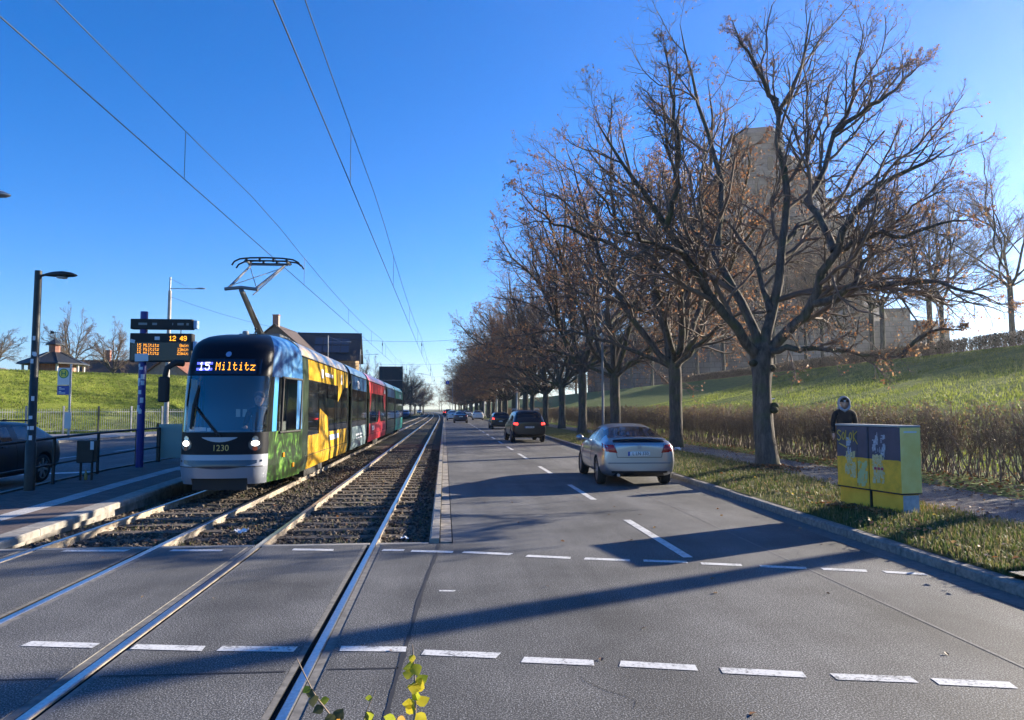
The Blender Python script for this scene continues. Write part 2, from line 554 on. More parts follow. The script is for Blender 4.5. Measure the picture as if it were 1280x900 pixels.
dashes('crossing_marking', [((-4.67,9.72),(-3.9,9.66)),((-3.36,9.63),(-2.72,9.56)),((-1.87,9.55),(-1.36,9.47)),((-.74,9.41),(-.5,9.37)),((-.41,9.32),(.1,9.20)),((.25,9.19),(.82,9.0)),((.99,8.89),(1.5,8.72)),((1.64,8.67),(2.14,8.52)),((2.3,8.49),(2.77,8.36)),((2.89,8.28),(3.31,8.15)),((3.52,8.08),(3.98,7.93)),((4.12,7.88),(4.55,7.74)),((4.71,7.68),(5.09,7.53))], 0.12)
dashes('stray_marking', [((-.04,7.28),(.1,7.26))], 0.05)
# tar joints and a faint pale scratch in the road
mb = MB()
jp = [(-.06,9.8),(-.10,8.9),(-.17,7.9),(-.22,7.0),(-.25,6.2),(-.28,5.5),(-.31,4.8),(-.33,4.0),(-.35,2.5)]
rnd = random.Random(2)
for (xa,ya),(xb,yb) in zip(jp[:-1], jp[1:]):
    n = 5
    for i in range(n):
        t0, t1 = i/n, (i+1)/n
        w0 = rnd.uniform(.010,.024)
        mb.quad((xa+(xb-xa)*t0-w0,ya+(yb-ya)*t0,.003),(xa+(xb-xa)*t1-w0,ya+(yb-ya)*t1,.003),(xa+(xb-xa)*t1+w0,ya+(yb-ya)*t1,.003),(xa+(xb-xa)*t0+w0,ya+(yb-ya)*t0,.003))
for a, b in ((-4.9+1.4,R3-gap-.02),(R3+gap+.02,R4-gap-.02),(R4+gap+.02,-.3)):
    mb.quad((a,5.18,.003),(b,5.16,.003),(b,5.185,.003),(a,5.20,.003))
for cr in ([(3.3,7.1),(3.55,6.8),(3.62,6.5),(3.85,6.25),(3.9,6.0),(4.1,5.8)],[(1.2,6.9),(1.5,6.75),(1.75,6.8),(2.0,6.6),(2.3,6.62)],[(.9,4.9),(1.1,4.6),(1.15,4.3)],[(2.35,4.85),(2.6,4.72),(2.95,4.7),(3.2,4.6)],[(-1.9,7.9),(-1.6,7.7),(-1.4,7.75),(-1.25,7.5)],[(4.6,10.6),(4.3,9.6),(4.35,8.9),(4.2,8.5)]):
    pts = [(x+rnd.uniform(-.04,.04),y+rnd.uniform(-.03,.03)) for i in range(len(cr)-1) for x,y in [(cr[i][0]+(cr[i+1][0]-cr[i][0])*t,cr[i][1]+(cr[i+1][1]-cr[i][1])*t) for t in (0,.25,.5,.75)]]
    for a,b in zip(pts[:-1],pts[1:]):
        d = Vector((b[0]-a[0],b[1]-a[1])).normalized(); w0 = rnd.uniform(.001,.0035)
        mb.quad((a[0]-d.y*w0,a[1]+d.x*w0,.0032),(a[0]+d.y*w0,a[1]-d.x*w0,.0032),(b[0]+d.y*w0,b[1]-d.x*w0,.0032),(b[0]-d.y*w0,b[1]+d.x*w0,.0032))
structure(mb.build('road_joint', [mat('tar', (0.02,0.02,0.022), 0.7)], fix=False))
mb = MB()
sp = [(4.05,16.0),(4.10,13.2),(4.02,10),(3.97,7.56),(3.95,6.2),(3.92,4.8),(3.9,3.5)]
for (xa,ya),(xb,yb) in zip(sp[:-1], sp[1:]):
    mb.quad((xa-.012,ya,.003),(xb-.012,yb,.003),(xb+.012,yb,.003),(xa+.012,ya,.003))
structure(mb.build('road_seam', [mat('pale_seam', (0.17,0.165,0.155), 0.8, var=0.3, scale=30)], fix=False))
# markings on the oncoming side
mb = MB()
for y in range(14, 110, 6):
    mb.quad((-13.6,y,.002),(-13.48,y,.002),(-13.48,y+3,.002),(-13.6,y+3,.002))
mb.quad((-8.95,10,.002),(-8.83,10,.002),(-8.83,110,.002),(-8.95,110,.002))
mb.quad((-12.6,20.2,.002),(-9.3,21.6,.002),(-9.3,22.1,.002),(-12.6,20.7,.002))
structure(mb.build('lane_marking', [M_PAINT], fix=False))

# ------------------------------------------------------------------ platform
M_PAVER = None
def paver_mat(name, c1, c2, mortar, sx, sy, rough=0.85):
    m, nt, b = nodes_of(name)
    tc = nt.nodes.new('ShaderNodeTexCoord')
    br = nt.nodes.new('ShaderNodeTexBrick')
    br.inputs['Color1'].default_value = (*c1,1); br.inputs['Color2'].default_value = (*c2,1); br.inputs['Mortar'].default_value = (*mortar,1)
    br.inputs['Scale'].default_value = 1.0; br.inputs['Mortar Size'].default_value = 0.006
    br.inputs['Brick Width'].default_value = sx; br.inputs['Row Height'].default_value = sy
    link(nt, tc.outputs['Object'], br.inputs['Vector'])
    n = noise(nt, 3, 5)
    r = ramp(nt, n.outputs['Fac'], [(0.3,(0.7,)*3),(0.7,(1.2,)*3)])
    link(nt, mixc(nt, 1.0, br.outputs['Color'], r.outputs[0], 'MULTIPLY'), b.inputs['Base Color'])
    b.inputs['Roughness'].default_value = rough
    bump(nt, b, br.outputs['Fac'], -0.4, 0.006)
    MATS[name] = m; return m
M_PAVER = paver_mat('brown_pavers', (0.115,0.085,0.075), (0.16,0.12,0.105), (0.04,0.035,0.03), 0.2, 0.1)
M_TACT = paver_mat('tactile_pavers', (0.46,0.46,0.45), (0.55,0.54,0.52), (0.2,0.2,0.2), 0.3, 0.05)
def plat_z(y): return float(np.interp(y, [6.5,9.3,11.8,13.6,16.5,19.5], [-.0,.005,.06,.10,.17,.225]))
PY = [6.5,9.3,10.5,11.8,12.7,13.6,15,16.5,18,19.5,24,30,40,50,62]
structure(strip('platform', lambda y: PLAT_B, lambda y: -6.02, PY, plat_z, M_PAVER, 3))
mb = MB()
y = 8.2; rnd = random.Random(9)
while y < 62:
    y1 = y + 0.99
    za, zb = plat_z(y)+.004, plat_z(y1)+.004
    x0, x1 = -6.02, -5.70
    # the overhanging edge stones
    mb.k = 0
    vs = [(x0,y,za-.2),(x0,y,za),(x1-.02,y,za),(x1,y,za-.02),(x1,y,za-.10),(x1-.06,y,za-.10)]
    vs += [(x0,y1,zb-.2),(x0,y1,zb),(x1-.02,y1,zb),(x1,y1,zb-.02),(x1,y1,zb-.10),(x1-.06,y1,zb-.10)]
    mb.add(vs, [(1,2,8,7),(2,3,9,8),(3,4,10,9),(4,5,11,10),(0,1,2,3,4,5),(11,10,9,8,7,6)])
    mb.k = 1
    xw = x1-.07
    mb.add([(xw,y-.01,-.2),(xw,y1,-.2),(xw,y1,zb-.098),(xw,y-.01,za-.098)], [(0,1,2,3)])
    y += 1.0
structure(mb.build('platform_edge', [M_CONC, M_CONC_D]))
mb = MB()
for y0, y1 in zip(PY[1:-1], PY[2:]):
    mb.quad((-6.98,y0,plat_z(y0)+.004),(-6.64,y0,plat_z(y0)+.004),(-6.64,y1,plat_z(y1)+.004),(-6.98,y1,plat_z(y1)+.004))
mb.quad((-6.64,19.2,plat_z(19.2)+.006),(-6.1,19.2,plat_z(19.2)+.006),(-6.1,20.2,plat_z(20)+.006),(-6.64,20.2,plat_z(20)+.006))
structure(mb.build('tactile_strip', [M_TACT], fix=False))
mb = MB()
for y0, y1 in zip(PY[:-1], PY[1:]):
    mb.add([(PLAT_B-.12,y0,-.1),(PLAT_B-.12,y0,plat_z(y0)+.03),(PLAT_B,y0,plat_z(y0)+.03),(PLAT_B-.12,y1,-.1),(PLAT_B-.12,y1,plat_z(y1)+.03),(PLAT_B,y1,plat_z(y1)+.03)], [(0,1,4,3),(1,2,5,4)])
structure(mb.build('platform_back_kerb', [M_CONC_D]))

# ------------------------------------------------------------------ right bank: verge, pavement, slope
HEDGE_X = 11.35
def verge_edge(y): return float(np.interp(y, [-8,5,9,12,20,33,50,450], [6.6,6.9,7.45,7.6,8.5,8.8,9.0,9.0])) + bx(y)
def path_edge(y): return float(np.interp(y, [-8,5,9,12,20,33,50,450], [9.3,9.4,9.6,9.7,10.2,10.5,10.6,10.6])) + bx(y)
def bank_z(x, y):
    """height of the right bank; x measured from the street's axis"""
    x = x - bx(y)
    if x < 13.4: return 0.21
    if x < 46: 
        t = (x-13.4)/32.6
        return 0.23 + 6.7*(t - 0.07*math.sin(t*math.pi))
    return 6.9 + min(1.2, (x-46)*0.02)
YS = [-8,-2,2,4,6.5]+FAR
def verge_z(x, y):
    t = min(1.0, max(0.0, (x-kerb_x(y)-.14)/1.3))
    return 0.115 + 0.105*t*t*(3-2*t)
ysv = [6.9,8]+FAR
xt = [0,.06,.12,.2,.3,.42,.6,1.0]
vs = [(kerb_x(y)+.14+(verge_edge(y)-kerb_x(y)-.14)*t, y, verge_z(kerb_x(y)+.14+(verge_edge(y)-kerb_x(y)-.14)*t, y)) for y in ysv for t in xt]
structure(raw('verge', np.array(vs), grid_faces(len(ysv), len(xt)), M_GRASS, smooth=True))
structure(strip('pavement', lambda y: kerb_x(y)+.14, path_edge, [-8,2,5,6.9], lambda y: .112 if y < 5 else .16, M_WALK, 3))
structure(strip('pavement', verge_edge, path_edge, [6.9,8]+FAR, 0.224, M_WALK, 4))
rng = np.random.default_rng(5)
vs = []
ysg = list(np.arange(-40, 140, 3.0)) + list(np.arange(140, 500, 20.0))
xsg = [9.6,10.8,11.6,12.4,13.4,15,17,19,21.5,24,27,30,33,36,39,42,44,46,50,60,80,120,180,260,400,700]
for y in ysg:
    for x in xsg:
        z = bank_z(x+bx(y), y)
        if 15.5 < x < 46: z += rng.normal(0, 0.05)
        vs.append((x+bx(y) if x > 9.7 else path_edge(y), y, z if x < 300 else z-1))
structure(raw('embankment', np.array(vs), grid_faces(len(ysg), len(xsg)), M_SLOPE, smooth=True))
# ------------------------------------------------------------------ left bank
FA, FB = Vector((-27.3,48.0)), Vector((-19.6,56.0))
FD = (FB-FA).normalized(); FN = Vector((-FD.y, FD.x))
def lbank_z(x, y):
    s = (Vector((x,y))-FA).dot(FN)
    s2 = s + 0.0
    z = np.interp(s2, [-30,0.5,2,8,9.5,15.5,18,40,200], [.10,.10,.2,1.55,2.0,4.75,4.95,5.1,5.1])
    if x > left_edge(y)-.25: return -.25
    k = min(1.0, max(0.0, (-19.2-bx(y)-x)/5.0)); k = k*k*(3-2*k)
    return 0.10 + (z-0.10)*k
vs = []
xg = list(np.arange(-160,-60,8.0)) + list(np.arange(-60,-18.6,1.0)) + [-18.65]
yg = list(np.arange(36,90,1.25)) + list(np.arange(90,450,18.0))
for y in yg:
    for x in xg:
        xx = x + bx(y) if x > -70 else x
        z = lbank_z(xx, y)
        if z > .3: z += rng.normal(0,.05)
        vs.append((xx, y, z))
structure(raw('grass_bank', np.array(vs), grid_faces(len(yg), len(xg)), grass_ground('bank_turf', [(0.45,(0.10,0.15,0.02)), (0.65,(0.17,0.22,0.03)), (0.9,(0.27,0.30,0.055))], 1.2), smooth=True))
# pavement on the far side of the oncoming carriageway
def fence_y(x): return FA.y + (x-FA.x)*FD.y/FD.x
ysl = [20,28,36,42,46,48,50,52,54,56,60,80,120,200,300,420]
structure(strip('far_pavement', lambda y: (-60 if y < 47 else min(left_edge(y)-.2, FA.x+(y-FA.y)*FD.x/FD.y)) if y < 56 else left_edge(y)-2.2, lambda y: left_edge(y)-.12, ysl, 0.118, mat('pale_paving',(0.34,0.31,0.27),0.85,col2=(0.44,0.40,0.35),scale=5,bmp=.2), 4))
kerb_line('far_kerb', lambda y: left_edge(y)-0.13, (20, 400), 0.13, 0.13, M_CONC, 1.0)
# ------------------------------------------------------------------ trees
def bark_mat(name, c1, c2, c3=None):
    m, nt, b = nodes_of(name)
    n = noise(nt, 9, 5, 0.7, stretch=(1,1,0.22))
    r = ramp(nt, n.outputs['Fac'], [(0.32,c1),(0.68,c2)])
    col = r.outputs[0]
    if c3:
        n2 = noise(nt, 1.7, 3)
        k = ramp(nt, n2.outputs['Fac'], [(0.5,(0,0,0)),(0.72,(1,1,1))])
        col = mixc(nt, k.outputs[0], col, c3)
    link(nt, col, b.inputs['Base Color'])
    b.inputs['Roughness'].default_value = 0.9
    b.inputs['Specular IOR Level'].default_value = 0.2
    bump(nt, b, n.outputs['Fac'], 0.9, 0.04)
    MATS[name] = m; return m
M_BARK = bark_mat('linden_bark', (0.045,0.039,0.033), (0.15,0.13,0.11), (0.09,0.10,0.05))
M_TWIG = mat('twig_bark', (0.11,0.078,0.058), 0.85, col2=(0.20,0.145,0.11), scale=2)
M_BRACT = leafmat('dry_brown_leaves', (0.24,0.10,0.045), (0.42,0.20,0.09), 0.5, 4)
M_BRACT2 = leafmat('pale_dry_seed_bracts', (0.33,0.17,0.08), (0.52,0.33,0.17), 0.45, 4)

def unit(v): return v / np.maximum(1e-9, np.linalg.norm(v, axis=-1, keepdims=True))
def batch_tubes(P, Rr, k):
    """P (M,N,3), Rr (M,N) -> vertices, faces of M open tubes with k sides"""
    M, N, _ = P.shape
    T = np.empty_like(P)
    T[:,1:-1] = P[:,2:]-P[:,:-2]; T[:,0] = P[:,1]-P[:,0]; T[:,-1] = P[:,-1]-P[:,-2]
    T = unit(T)
    ref = np.where(np.abs(T[:,:1,2:3]) < 0.9, np.array([[[0,0,1.]]]), np.array([[[1.,0,0]]]))
    ref = np.broadcast_to(ref, T.shape)
    A = unit(np.cross(T, ref)); B = np.cross(T, A)
    q = np.arange(k)*2*np.pi/k
    V = P[:,:,None,:] + (A[:,:,None,:]*np.cos(q)[None,None,:,None] + B[:,:,None,:]*np.sin(q)[None,None,:,None])*Rr[:,:,None,None]
    V = V.reshape(-1,3)
    m = np.arange(M)[:,None,None]*(N*k); i = np.arange(N-1)[None,:,None]*k; j = np.arange(k)[None,None,:]
    j2 = (np.arange(k)+1)%k
    a = (m+i+j); b = (m+i+j2[None,None,:]); 
    F = np.stack([a,b,b+k,a+k],-1).reshape(-1,4)
    return V, F
def sample(P, Rr, u):
    """point, tangent and radius at u (M,C) along each of M polylines"""
    M, N, _ = P.shape
    x = np.clip(u,0,0.9999)*(N-1); i = x.astype(int); f = (x-i)[...,None]
    mi = np.arange(M)[:,None]
    a = P[mi,i]; b = P[mi,i+1]
    r = Rr[mi,i]*(1-f[...,0]) + Rr[mi,i+1]*f[...,0]
    return a*(1-f)+b*f, unit(b-a), r
def grow(rng, P, Rr, L, nchild, u0, ang, ratio, npts, up=0.15, wander=0.18, rmin=0.004, rk=0.6, out=None, outk=0.25, droop=0.0, u1=1.0):
    """children of every branch in P: returns P2,R2,L2"""
    M = P.shape[0]
    u = u0 + (u1-u0)*(np.arange(nchild)[None,:]+rng.uniform(0,1,(M,nchild)))/nchild
    p, t, r = sample(P, Rr, u)
    rnd = rng.normal(size=(M,nchild,3))
    side = unit(rnd - t*(rnd*t).sum(-1,keepdims=True))
    a = np.radians(rng.normal(ang, ang*0.22, (M,nchild)))[...,None]
    d = t*np.cos(a) + side*np.sin(a)
    if out is not None:
        d = d + outk*unit((p-out)*np.array([1,1,0.4]))
    d[...,2] += up
    d = unit(d)
    L2 = L[:,None]*ratio*(1.0-0.62*(u-u0)/(1-u0+1e-6))*rng.uniform(0.65,1.25,(M,nchild))
    r2 = np.minimum(r*rk, 0.02*L2+0.002); r2 = np.maximum(r2, rmin)
    p = p.reshape(-1,3); d = d.reshape(-1,3); L2 = L2.reshape(-1); r2 = r2.reshape(-1)
    K = p.shape[0]
    Q = np.empty((K,npts,3)); Q[:,0] = p
    st = (L2/(npts-1))[:,None]
    for s in range(1,npts):
        d = unit(d + rng.normal(size=(K,3))*wander + np.array([0,0,up*0.35-droop*s/npts]))
        Q[:,s] = Q[:,s-1] + d*st
    R2 = r2[:,None]*np.linspace(1,0.35,npts)[None,:]
    R2 = np.maximum(R2, rmin*0.6)
    return Q, R2, L2
def leaf_quads(rng, P, n, size, hang=0.6, u0=0.2):
    """n small hanging leaves on the polylines"""
    M = P.shape[0]
    idx = rng.integers(0,M,n); u = rng.uniform(u0,1,(n,1))
    p,_,_ = sample(P[idx], np.ones(P[idx].shape[:2]), u)
    p = p[:,0]
    d = rng.normal(size=(n,3)); d[:,2] -= hang*2; d = unit(d)
    s = rng.normal(size=(n,3)); s = unit(np.cross(d,s))
    nn = np.cross(d, s)
    ln = (size*rng.uniform(0.6,1.5,n))[:,None]; w = ln*rng.uniform(.28,.5,(n,1))
    a = p; b = p+d*ln*.5+s*w+nn*ln*.12; c = p+d*ln; e = p+d*ln*.5-s*w+nn*ln*.12
    V = np.stack([a,b,c,e],1).reshape(-1,3)
    F = np.arange(n*4).reshape(-1,4)
    return V, F
class Acc:
    def __init__(s): s.V,s.F,s.M,s.n = [],[],[],0
    def add(s,V,F,m=0):
        s.V.append(V); s.F.append(F+s.n); s.M.append(np.full(len(F),m)); s.n += len(V)
    def mesh(s,name,mats,smooth=True):
        V = np.concatenate(s.V).astype(np.float32); F = np.concatenate(s.F).astype(np.int32); Mi = np.concatenate(s.M).astype(np.int32)
        me = bpy.data.meshes.new(name)
        me.vertices.add(len(V)); me.vertices.foreach_set('co', V.ravel())
        me.loops.add(F.size); me.loops.foreach_set('vertex_index', F.ravel())
        me.polygons.add(len(F)); me.polygons.foreach_set('loop_start', np.arange(len(F),dtype=np.int32)*F.shape[1])
        for m in mats: me.materials.append(m)
        me.polygons.foreach_set('material_index', Mi)
        me.polygons.foreach_set('use_smooth', np.full(len(F), smooth))
        me.update(calc_edges=True)
        return me
    def obj(s,name,mats,parent=None,smooth=True):
        o = bpy.data.objects.new(name, s.mesh(name,mats,smooth)); COL.objects.link(o)
        if parent is not None: o.parent = parent
        return o
def resample(pts, n):
    pts = np.asarray(pts,float)
    # Catmull-Rom through the given points
    P = np.concatenate([[2*pts[0]-pts[1]], pts, [2*pts[-1]-pts[-2]]])
    out = []
    for i in range(1,len(P)-2):
        m = max(2, n//(len(P)-3))
        for t in np.arange(m)/m:
            p0,p1,p2,p3 = P[i-1],P[i],P[i+1],P[i+2]
            out.append(0.5*((2*p1)+(-p0+p2)*t+(2*p0-5*p1+4*p2-p3)*t*t+(-p0+3*p1-3*p2+p3)*t**3))
    out.append(P[-2])
    return np.array(out)
def equal(pts, n):
    pts = np.asarray(pts); s = np.r_[0,np.cumsum(np.linalg.norm(np.diff(pts,axis=0),axis=1))]
    t = np.linspace(0,s[-1],n)
    return np.stack([np.interp(t,s,pts[:,k]) for k in range(3)],1), s[-1]

def knobby(rng, P, Rr, k, amp=0.06):
    V, F = batch_tubes(P[None], Rr[None], k)
    N = len(P)
    V = V.reshape(N,k,3); C = P[:,None,:]
    w = 1 + rng.normal(0,amp,(N,k,1)) 
    V = C + (V-C)*w
    return V.reshape(-1,3), F

def limb_tree(name, seed, trunk, limbs, levels, leaves, label, cat='tree', loc=(0,0,0), group=None, bractmat=(None,None), k0=14, ext=True, rmin=0.0046, center=None):
    """trunk: list of (x,y,z,r); limbs: list of (r, pts). Everything in the tree's own coordinates"""
    rng = np.random.default_rng(seed)
    root = thing(name, label, cat, loc, 0, group)
    tr = Acc()
    tp = resample([t[:3] for t in trunk], 16); rr = np.interp(np.linspace(0,1,len(tp)), np.linspace(0,1,len(trunk)), [t[3] for t in trunk])
    V,F = knobby(rng, tp, rr, k0, 0.045); tr.add(V,F)
    LP,LR,LL = [],[],[]
    NL = 14
    for r, pts in limbs:
        p = resample(pts, 20)
        p, L = equal(p, NL)
        p[1:-1] += rng.normal(0, min(0.05,0.012*L), (NL-2,3))
        rad = r*np.linspace(1,0,NL)**0.8*0.84 + 0.011
        V,F = knobby(rng, p, rad, 9, 0.035); tr.add(V,F)
        LP.append(p); LR.append(rad); LL.append(L)
    tr.obj('trunk', [M_BARK], root)
    P,Rr,L = np.array(LP),np.array(LR),np.array(LL)
    cr = Acc()
    c = np.array(center if center else (trunk[-1][0],trunk[-1][1],trunk[-1][2]+2.0))
    Ps = []
    for li,(nch,u0,ang,ratio,npts,up,wander,k) in enumerate(levels):
        P,Rr,L = grow(rng,P,Rr,L,nch,u0,ang,ratio,npts,up,wander,rmin,0.62,c,0.35 if li==0 else 0.12)
        V,F = batch_tubes(P,Rr,k); cr.add(V,F,0)
        Ps.append(P)
    for n,size,mi,lv in leaves:
        V,F = leaf_quads(rng, Ps[lv], n, size); cr.add(V,F,mi)
    cr.obj('crown', [M_TWIG, bractmat[0] or M_BRACT, bractmat[1] or M_BRACT2], root)
    return root

# the big linden in front, limb by limb
LIMBS=[
 (0.161,[(8.40,18.93,3.0),(8.27,18.90,3.21),(7.27,18.60,4.23),(6.63,18.20,4.91),(6.00,17.80,5.64),(5.40,17.50,6.23),(4.67,17.20,7.08),(4.04,17.00,7.87),(3.56,17.00,8.64)]),
 (0.150,[(8.38,18.97,3.0),(8.36,19.00,3.48),(8.16,19.30,4.49),(7.82,19.60,5.14),(7.57,20.00,6.03),(7.75,20.30,6.74),(8.00,20.60,7.91),(7.95,20.80,8.98),(7.68,21.00,10.38),(7.27,21.00,12.09),(6.99,21.00,13.32)]),
 (0.165,[(8.42,18.97,3.0),(8.45,19.00,3.26),(8.67,19.00,4.15),(9.01,19.20,5.18),(9.25,19.30,6.63),(9.37,19.40,7.60),(9.35,19.50,8.86),(9.33,19.50,10.00),(9.66,19.50,10.78),(10.08,19.40,11.56),(10.23,19.30,12.98)]),
 (0.085,[(9.36,19.50,10.00),(8.82,19.20,10.70),(8.34,19.00,11.29),(7.92,18.80,11.62),(7.71,18.80,12.29)]),
 (0.175,[(8.44,18.93,3.0),(8.49,18.90,3.26),(9.02,18.60,3.79),(9.52,18.20,4.56),(9.51,18.00,4.99),(9.82,17.70,5.74),(9.87,17.50,6.27),(10.23,17.30,6.67),(10.42,17.10,7.04),(11.20,16.90,7.57),(11.79,16.80,7.85),(12.40,16.70,8.24)]),
 (0.110,[(9.82,17.70,5.74),(9.85,18.00,6.24),(9.62,18.40,7.10),(9.69,18.60,7.38),(10.01,18.80,7.99),(10.56,19.00,9.12),(11.17,19.20,10.02),(11.51,19.40,11.27),(11.90,19.50,12.75)]),
 (0.070,[(10.62,19.00,9.35),(10.92,18.60,9.54),(11.26,18.20,9.83),(11.82,18.00,10.20),(12.51,18.00,10.88)]),
 (0.110,[(9.47,18.20,4.46),(10.03,17.20,4.72),(10.46,16.60,4.76),(11.12,16.00,4.67),(11.60,15.60,4.44),(12.31,15.30,4.08)]),
 (0.095,[(8.46,18.90,3.1),(8.60,18.8,3.24),(8.82,18.30,3.30),(9.29,17.40,3.25),(9.85,16.60,3.05),(10.37,16.00,2.94)]),
 (0.080,[(9.25,19.30,6.28),(9.29,19.30,6.32),(9.98,19.80,6.86),(10.56,20.20,7.30),(11.63,20.80,7.99),(12.56,21.20,8.40),(13.83,21.60,9.42),(15.18,22.00,9.99)]),
 (0.080,[(9.82,17.70,5.72),(9.91,17.60,5.78),(10.47,17.00,6.02),(10.95,16.60,5.87),(11.38,16.30,6.08),(12.27,16.00,6.16)]),
 (0.090,[(8.67,19.00,4.35),(8.67,19.00,4.45),(8.65,19.80,5.76),(8.47,20.50,6.81),(8.12,21.00,7.35),(7.57,21.50,7.79),(6.73,22.00,8.08)]),
 (0.080,[(5.40,17.50,6.23),(5.50,17.00,6.94),(5.48,16.60,7.78),(5.28,16.40,9.04),(5.04,16.30,10.13)]),
 (0.070,[(6.00,17.80,5.64),(5.28,17.00,5.58),(4.41,16.30,5.59),(3.65,15.80,6.00),(3.24,15.50,6.43)]),
 (0.070,[(7.57,20.00,6.03),(7.24,20.60,6.87),(6.88,21.30,7.52),(5.98,22.00,8.81)]),
 (0.050,[(10.37,16.00,2.94),(10.74,15.80,3.40),(11.08,15.60,3.53),(11.5,15.4,3.5)]),
 (0.060,[(10.03,17.20,4.72),(10.52,17.40,5.46),(10.99,17.80,5.82),(12.05,18.20,6.83),(13.72,18.60,7.86)]),
]
B0 = (8.30,18.6,0.2)
loc_l = [(r,[(x-B0[0],y-B0[1],z-B0[2]) for x,y,z in ps]) for r,ps in LIMBS]
limb_tree('linden_tree', 21, [(0.06,-.1,-.12,.42),(0.02,-.03,.1,.325),(0,0,.5,.275),(-.01,.1,1.2,.25),(0.02,.2,2.0,.245),(0.08,.3,2.6,.275),(0.12,.35,3.0,.28),(0.12,.36,3.3,.17)], loc_l,
   [(11,0.16,48,0.46,9,0.14,0.17,5),(8,0.12,44,0.62,7,0.08,0.2,4),(7,0.08,42,0.68,5,0.03,0.22,3)],
   [(4800,0.046,2,2),(2600,0.05,1,2)], 'large bare linden with a mossy burl on its trunk, beside the graffiti cabinet', 'tree', B0)
# moss burls on the trunk of that tree
big = [o for o in COL.objects if o.name == 'linden_tree'][0]
mb = MB(); rnd = random.Random(4)
for (x,y,z,r) in ((.26,.0,1.62,.13),(.2,-.1,1.52,.12),(.28,.15,2.62,.12),(-.2,.2,2.75,.12),(.2,.28,2.9,.14)):
    mb = MB(); mb.sphere((x,y,z), r, 9, 6, (1,1,.8)); mb.build('burl', [MATS.get('mossy_bark') or bark_mat('mossy_bark',(0.04,0.035,0.025),(0.09,0.08,0.05),(0.06,0.085,0.02))], big)

def auto_limbs(rng, h_fork, H, n, spread, lean=(0,0), r0=0.16, dense_top=True):
    """main limbs of a free-standing linden: ascending, spreading, with side limbs"""
    limbs = []
    a0 = rng.uniform(0,6.28)
    for i in range(n):
        az = a0 + i*2.399 + rng.normal(0,.25)
        frac = i/(n-1)
        z0 = h_fork*(0.92+0.1*frac)
        rise = (H-z0)*(1.0-0.55*frac**0.8*rng.uniform(.8,1.1))
        out = spread*(0.25+0.75*frac)*rng.uniform(.8,1.15)
        pts = []
        for t in (0,.12,.3,.5,.72,1.0):
            rad = out*(t**0.8)
            zz = z0 + rise*(t**(1.05 if frac < .6 else 0.85))
            pts.append((math.cos(az+t*.3)*rad+rng.normal(0,.12)*(t>0)*spread*.25+lean[0]*t, math.sin(az+t*.3)*rad+rng.normal(0,.12)*(t>0)*spread*.25+lean[1]*t, zz))
        limbs.append((r0*rng.uniform(.8,1.1)*(1-.35*frac), pts))
        # a side limb
        b = pts[2 + (i%2)]
        az2 = az + rng.choice([-1,1])*rng.uniform(.6,1.2)
        l2 = out*.6+1.2
        limbs.append((r0*.5, [b,(b[0]+math.cos(az2)*l2*.35,b[1]+math.sin(az2)*l2*.35,b[2]+rise*.12),(b[0]+math.cos(az2)*l2*.75,b[1]+math.sin(az2)*l2*.75,b[2]+rise*.22),(b[0]+math.cos(az2)*l2*1.1,b[1]+math.sin(az2)*l2*1.1,b[2]+rise*.42)]))
    # low drooping limbs
    for i in range(3):
        az = a0 + 1.0 + i*2.1
        L = spread*rng.uniform(.8,1.05)
        z0 = h_fork*(.95)
        limbs.append((r0*.55, [(0,0,z0),(math.cos(az)*L*.3,math.sin(az)*L*.3,z0+1.0),(math.cos(az)*L*.65,math.sin(az)*L*.65,z0+1.7),(math.cos(az)*L,math.sin(az)*L,z0+1.5)]))
    return limbs
DENSE = [(9,0.18,46,0.44,7,0.14,0.18,4),(7,0.12,42,0.6,6,0.06,0.22,3),(6,0.08,40,0.62,4,0.02,0.26,3)]
MIDC  = [(9,0.2,46,0.44,6,0.16,0.2,3),(8,0.12,42,0.6,5,0.10,0.24,3),(7,0.1,42,0.62,3,0.05,0.28,3)]
MID   = [(9,0.2,46,0.42,6,0.16,0.2,3),(8,0.15,42,0.55,5,0.10,0.24,3),(6,0.1,42,0.6,3,0.05,0.28,3)]
def auto_tree(name, seed, H, fork, n, spread, label, cat, loc, group, levels, leaves, r0=0.17, rt=0.26, lean=(0,0), bm=(None,None), rmin=0.0056):
    rng = np.random.default_rng(seed)
    tr = [(0,0,-.2,rt*1.5),(0,0,.1,rt*1.25),(0.02,0,.5,rt),(0.03,.02,fork*.5,rt*.9),(0.02,.03,fork*.85,rt*.95),(0,0,fork,rt*.85),(0,0,fork*1.12,rt*.5)]
    return limb_tree(name, seed, tr, auto_limbs(rng,fork,H,n,spread,lean,r0), levels, leaves, label, cat, loc, group, bm, 12, rmin=rmin)

GROW = 'lindens of the roadside row'
ordn = ['first','second','third','fourth','fifth','sixth','seventh','eighth','ninth','tenth','eleventh','twelfth']
protos = []
lv = [(2600,0.055,1,2),(1200,0.05,2,2)]
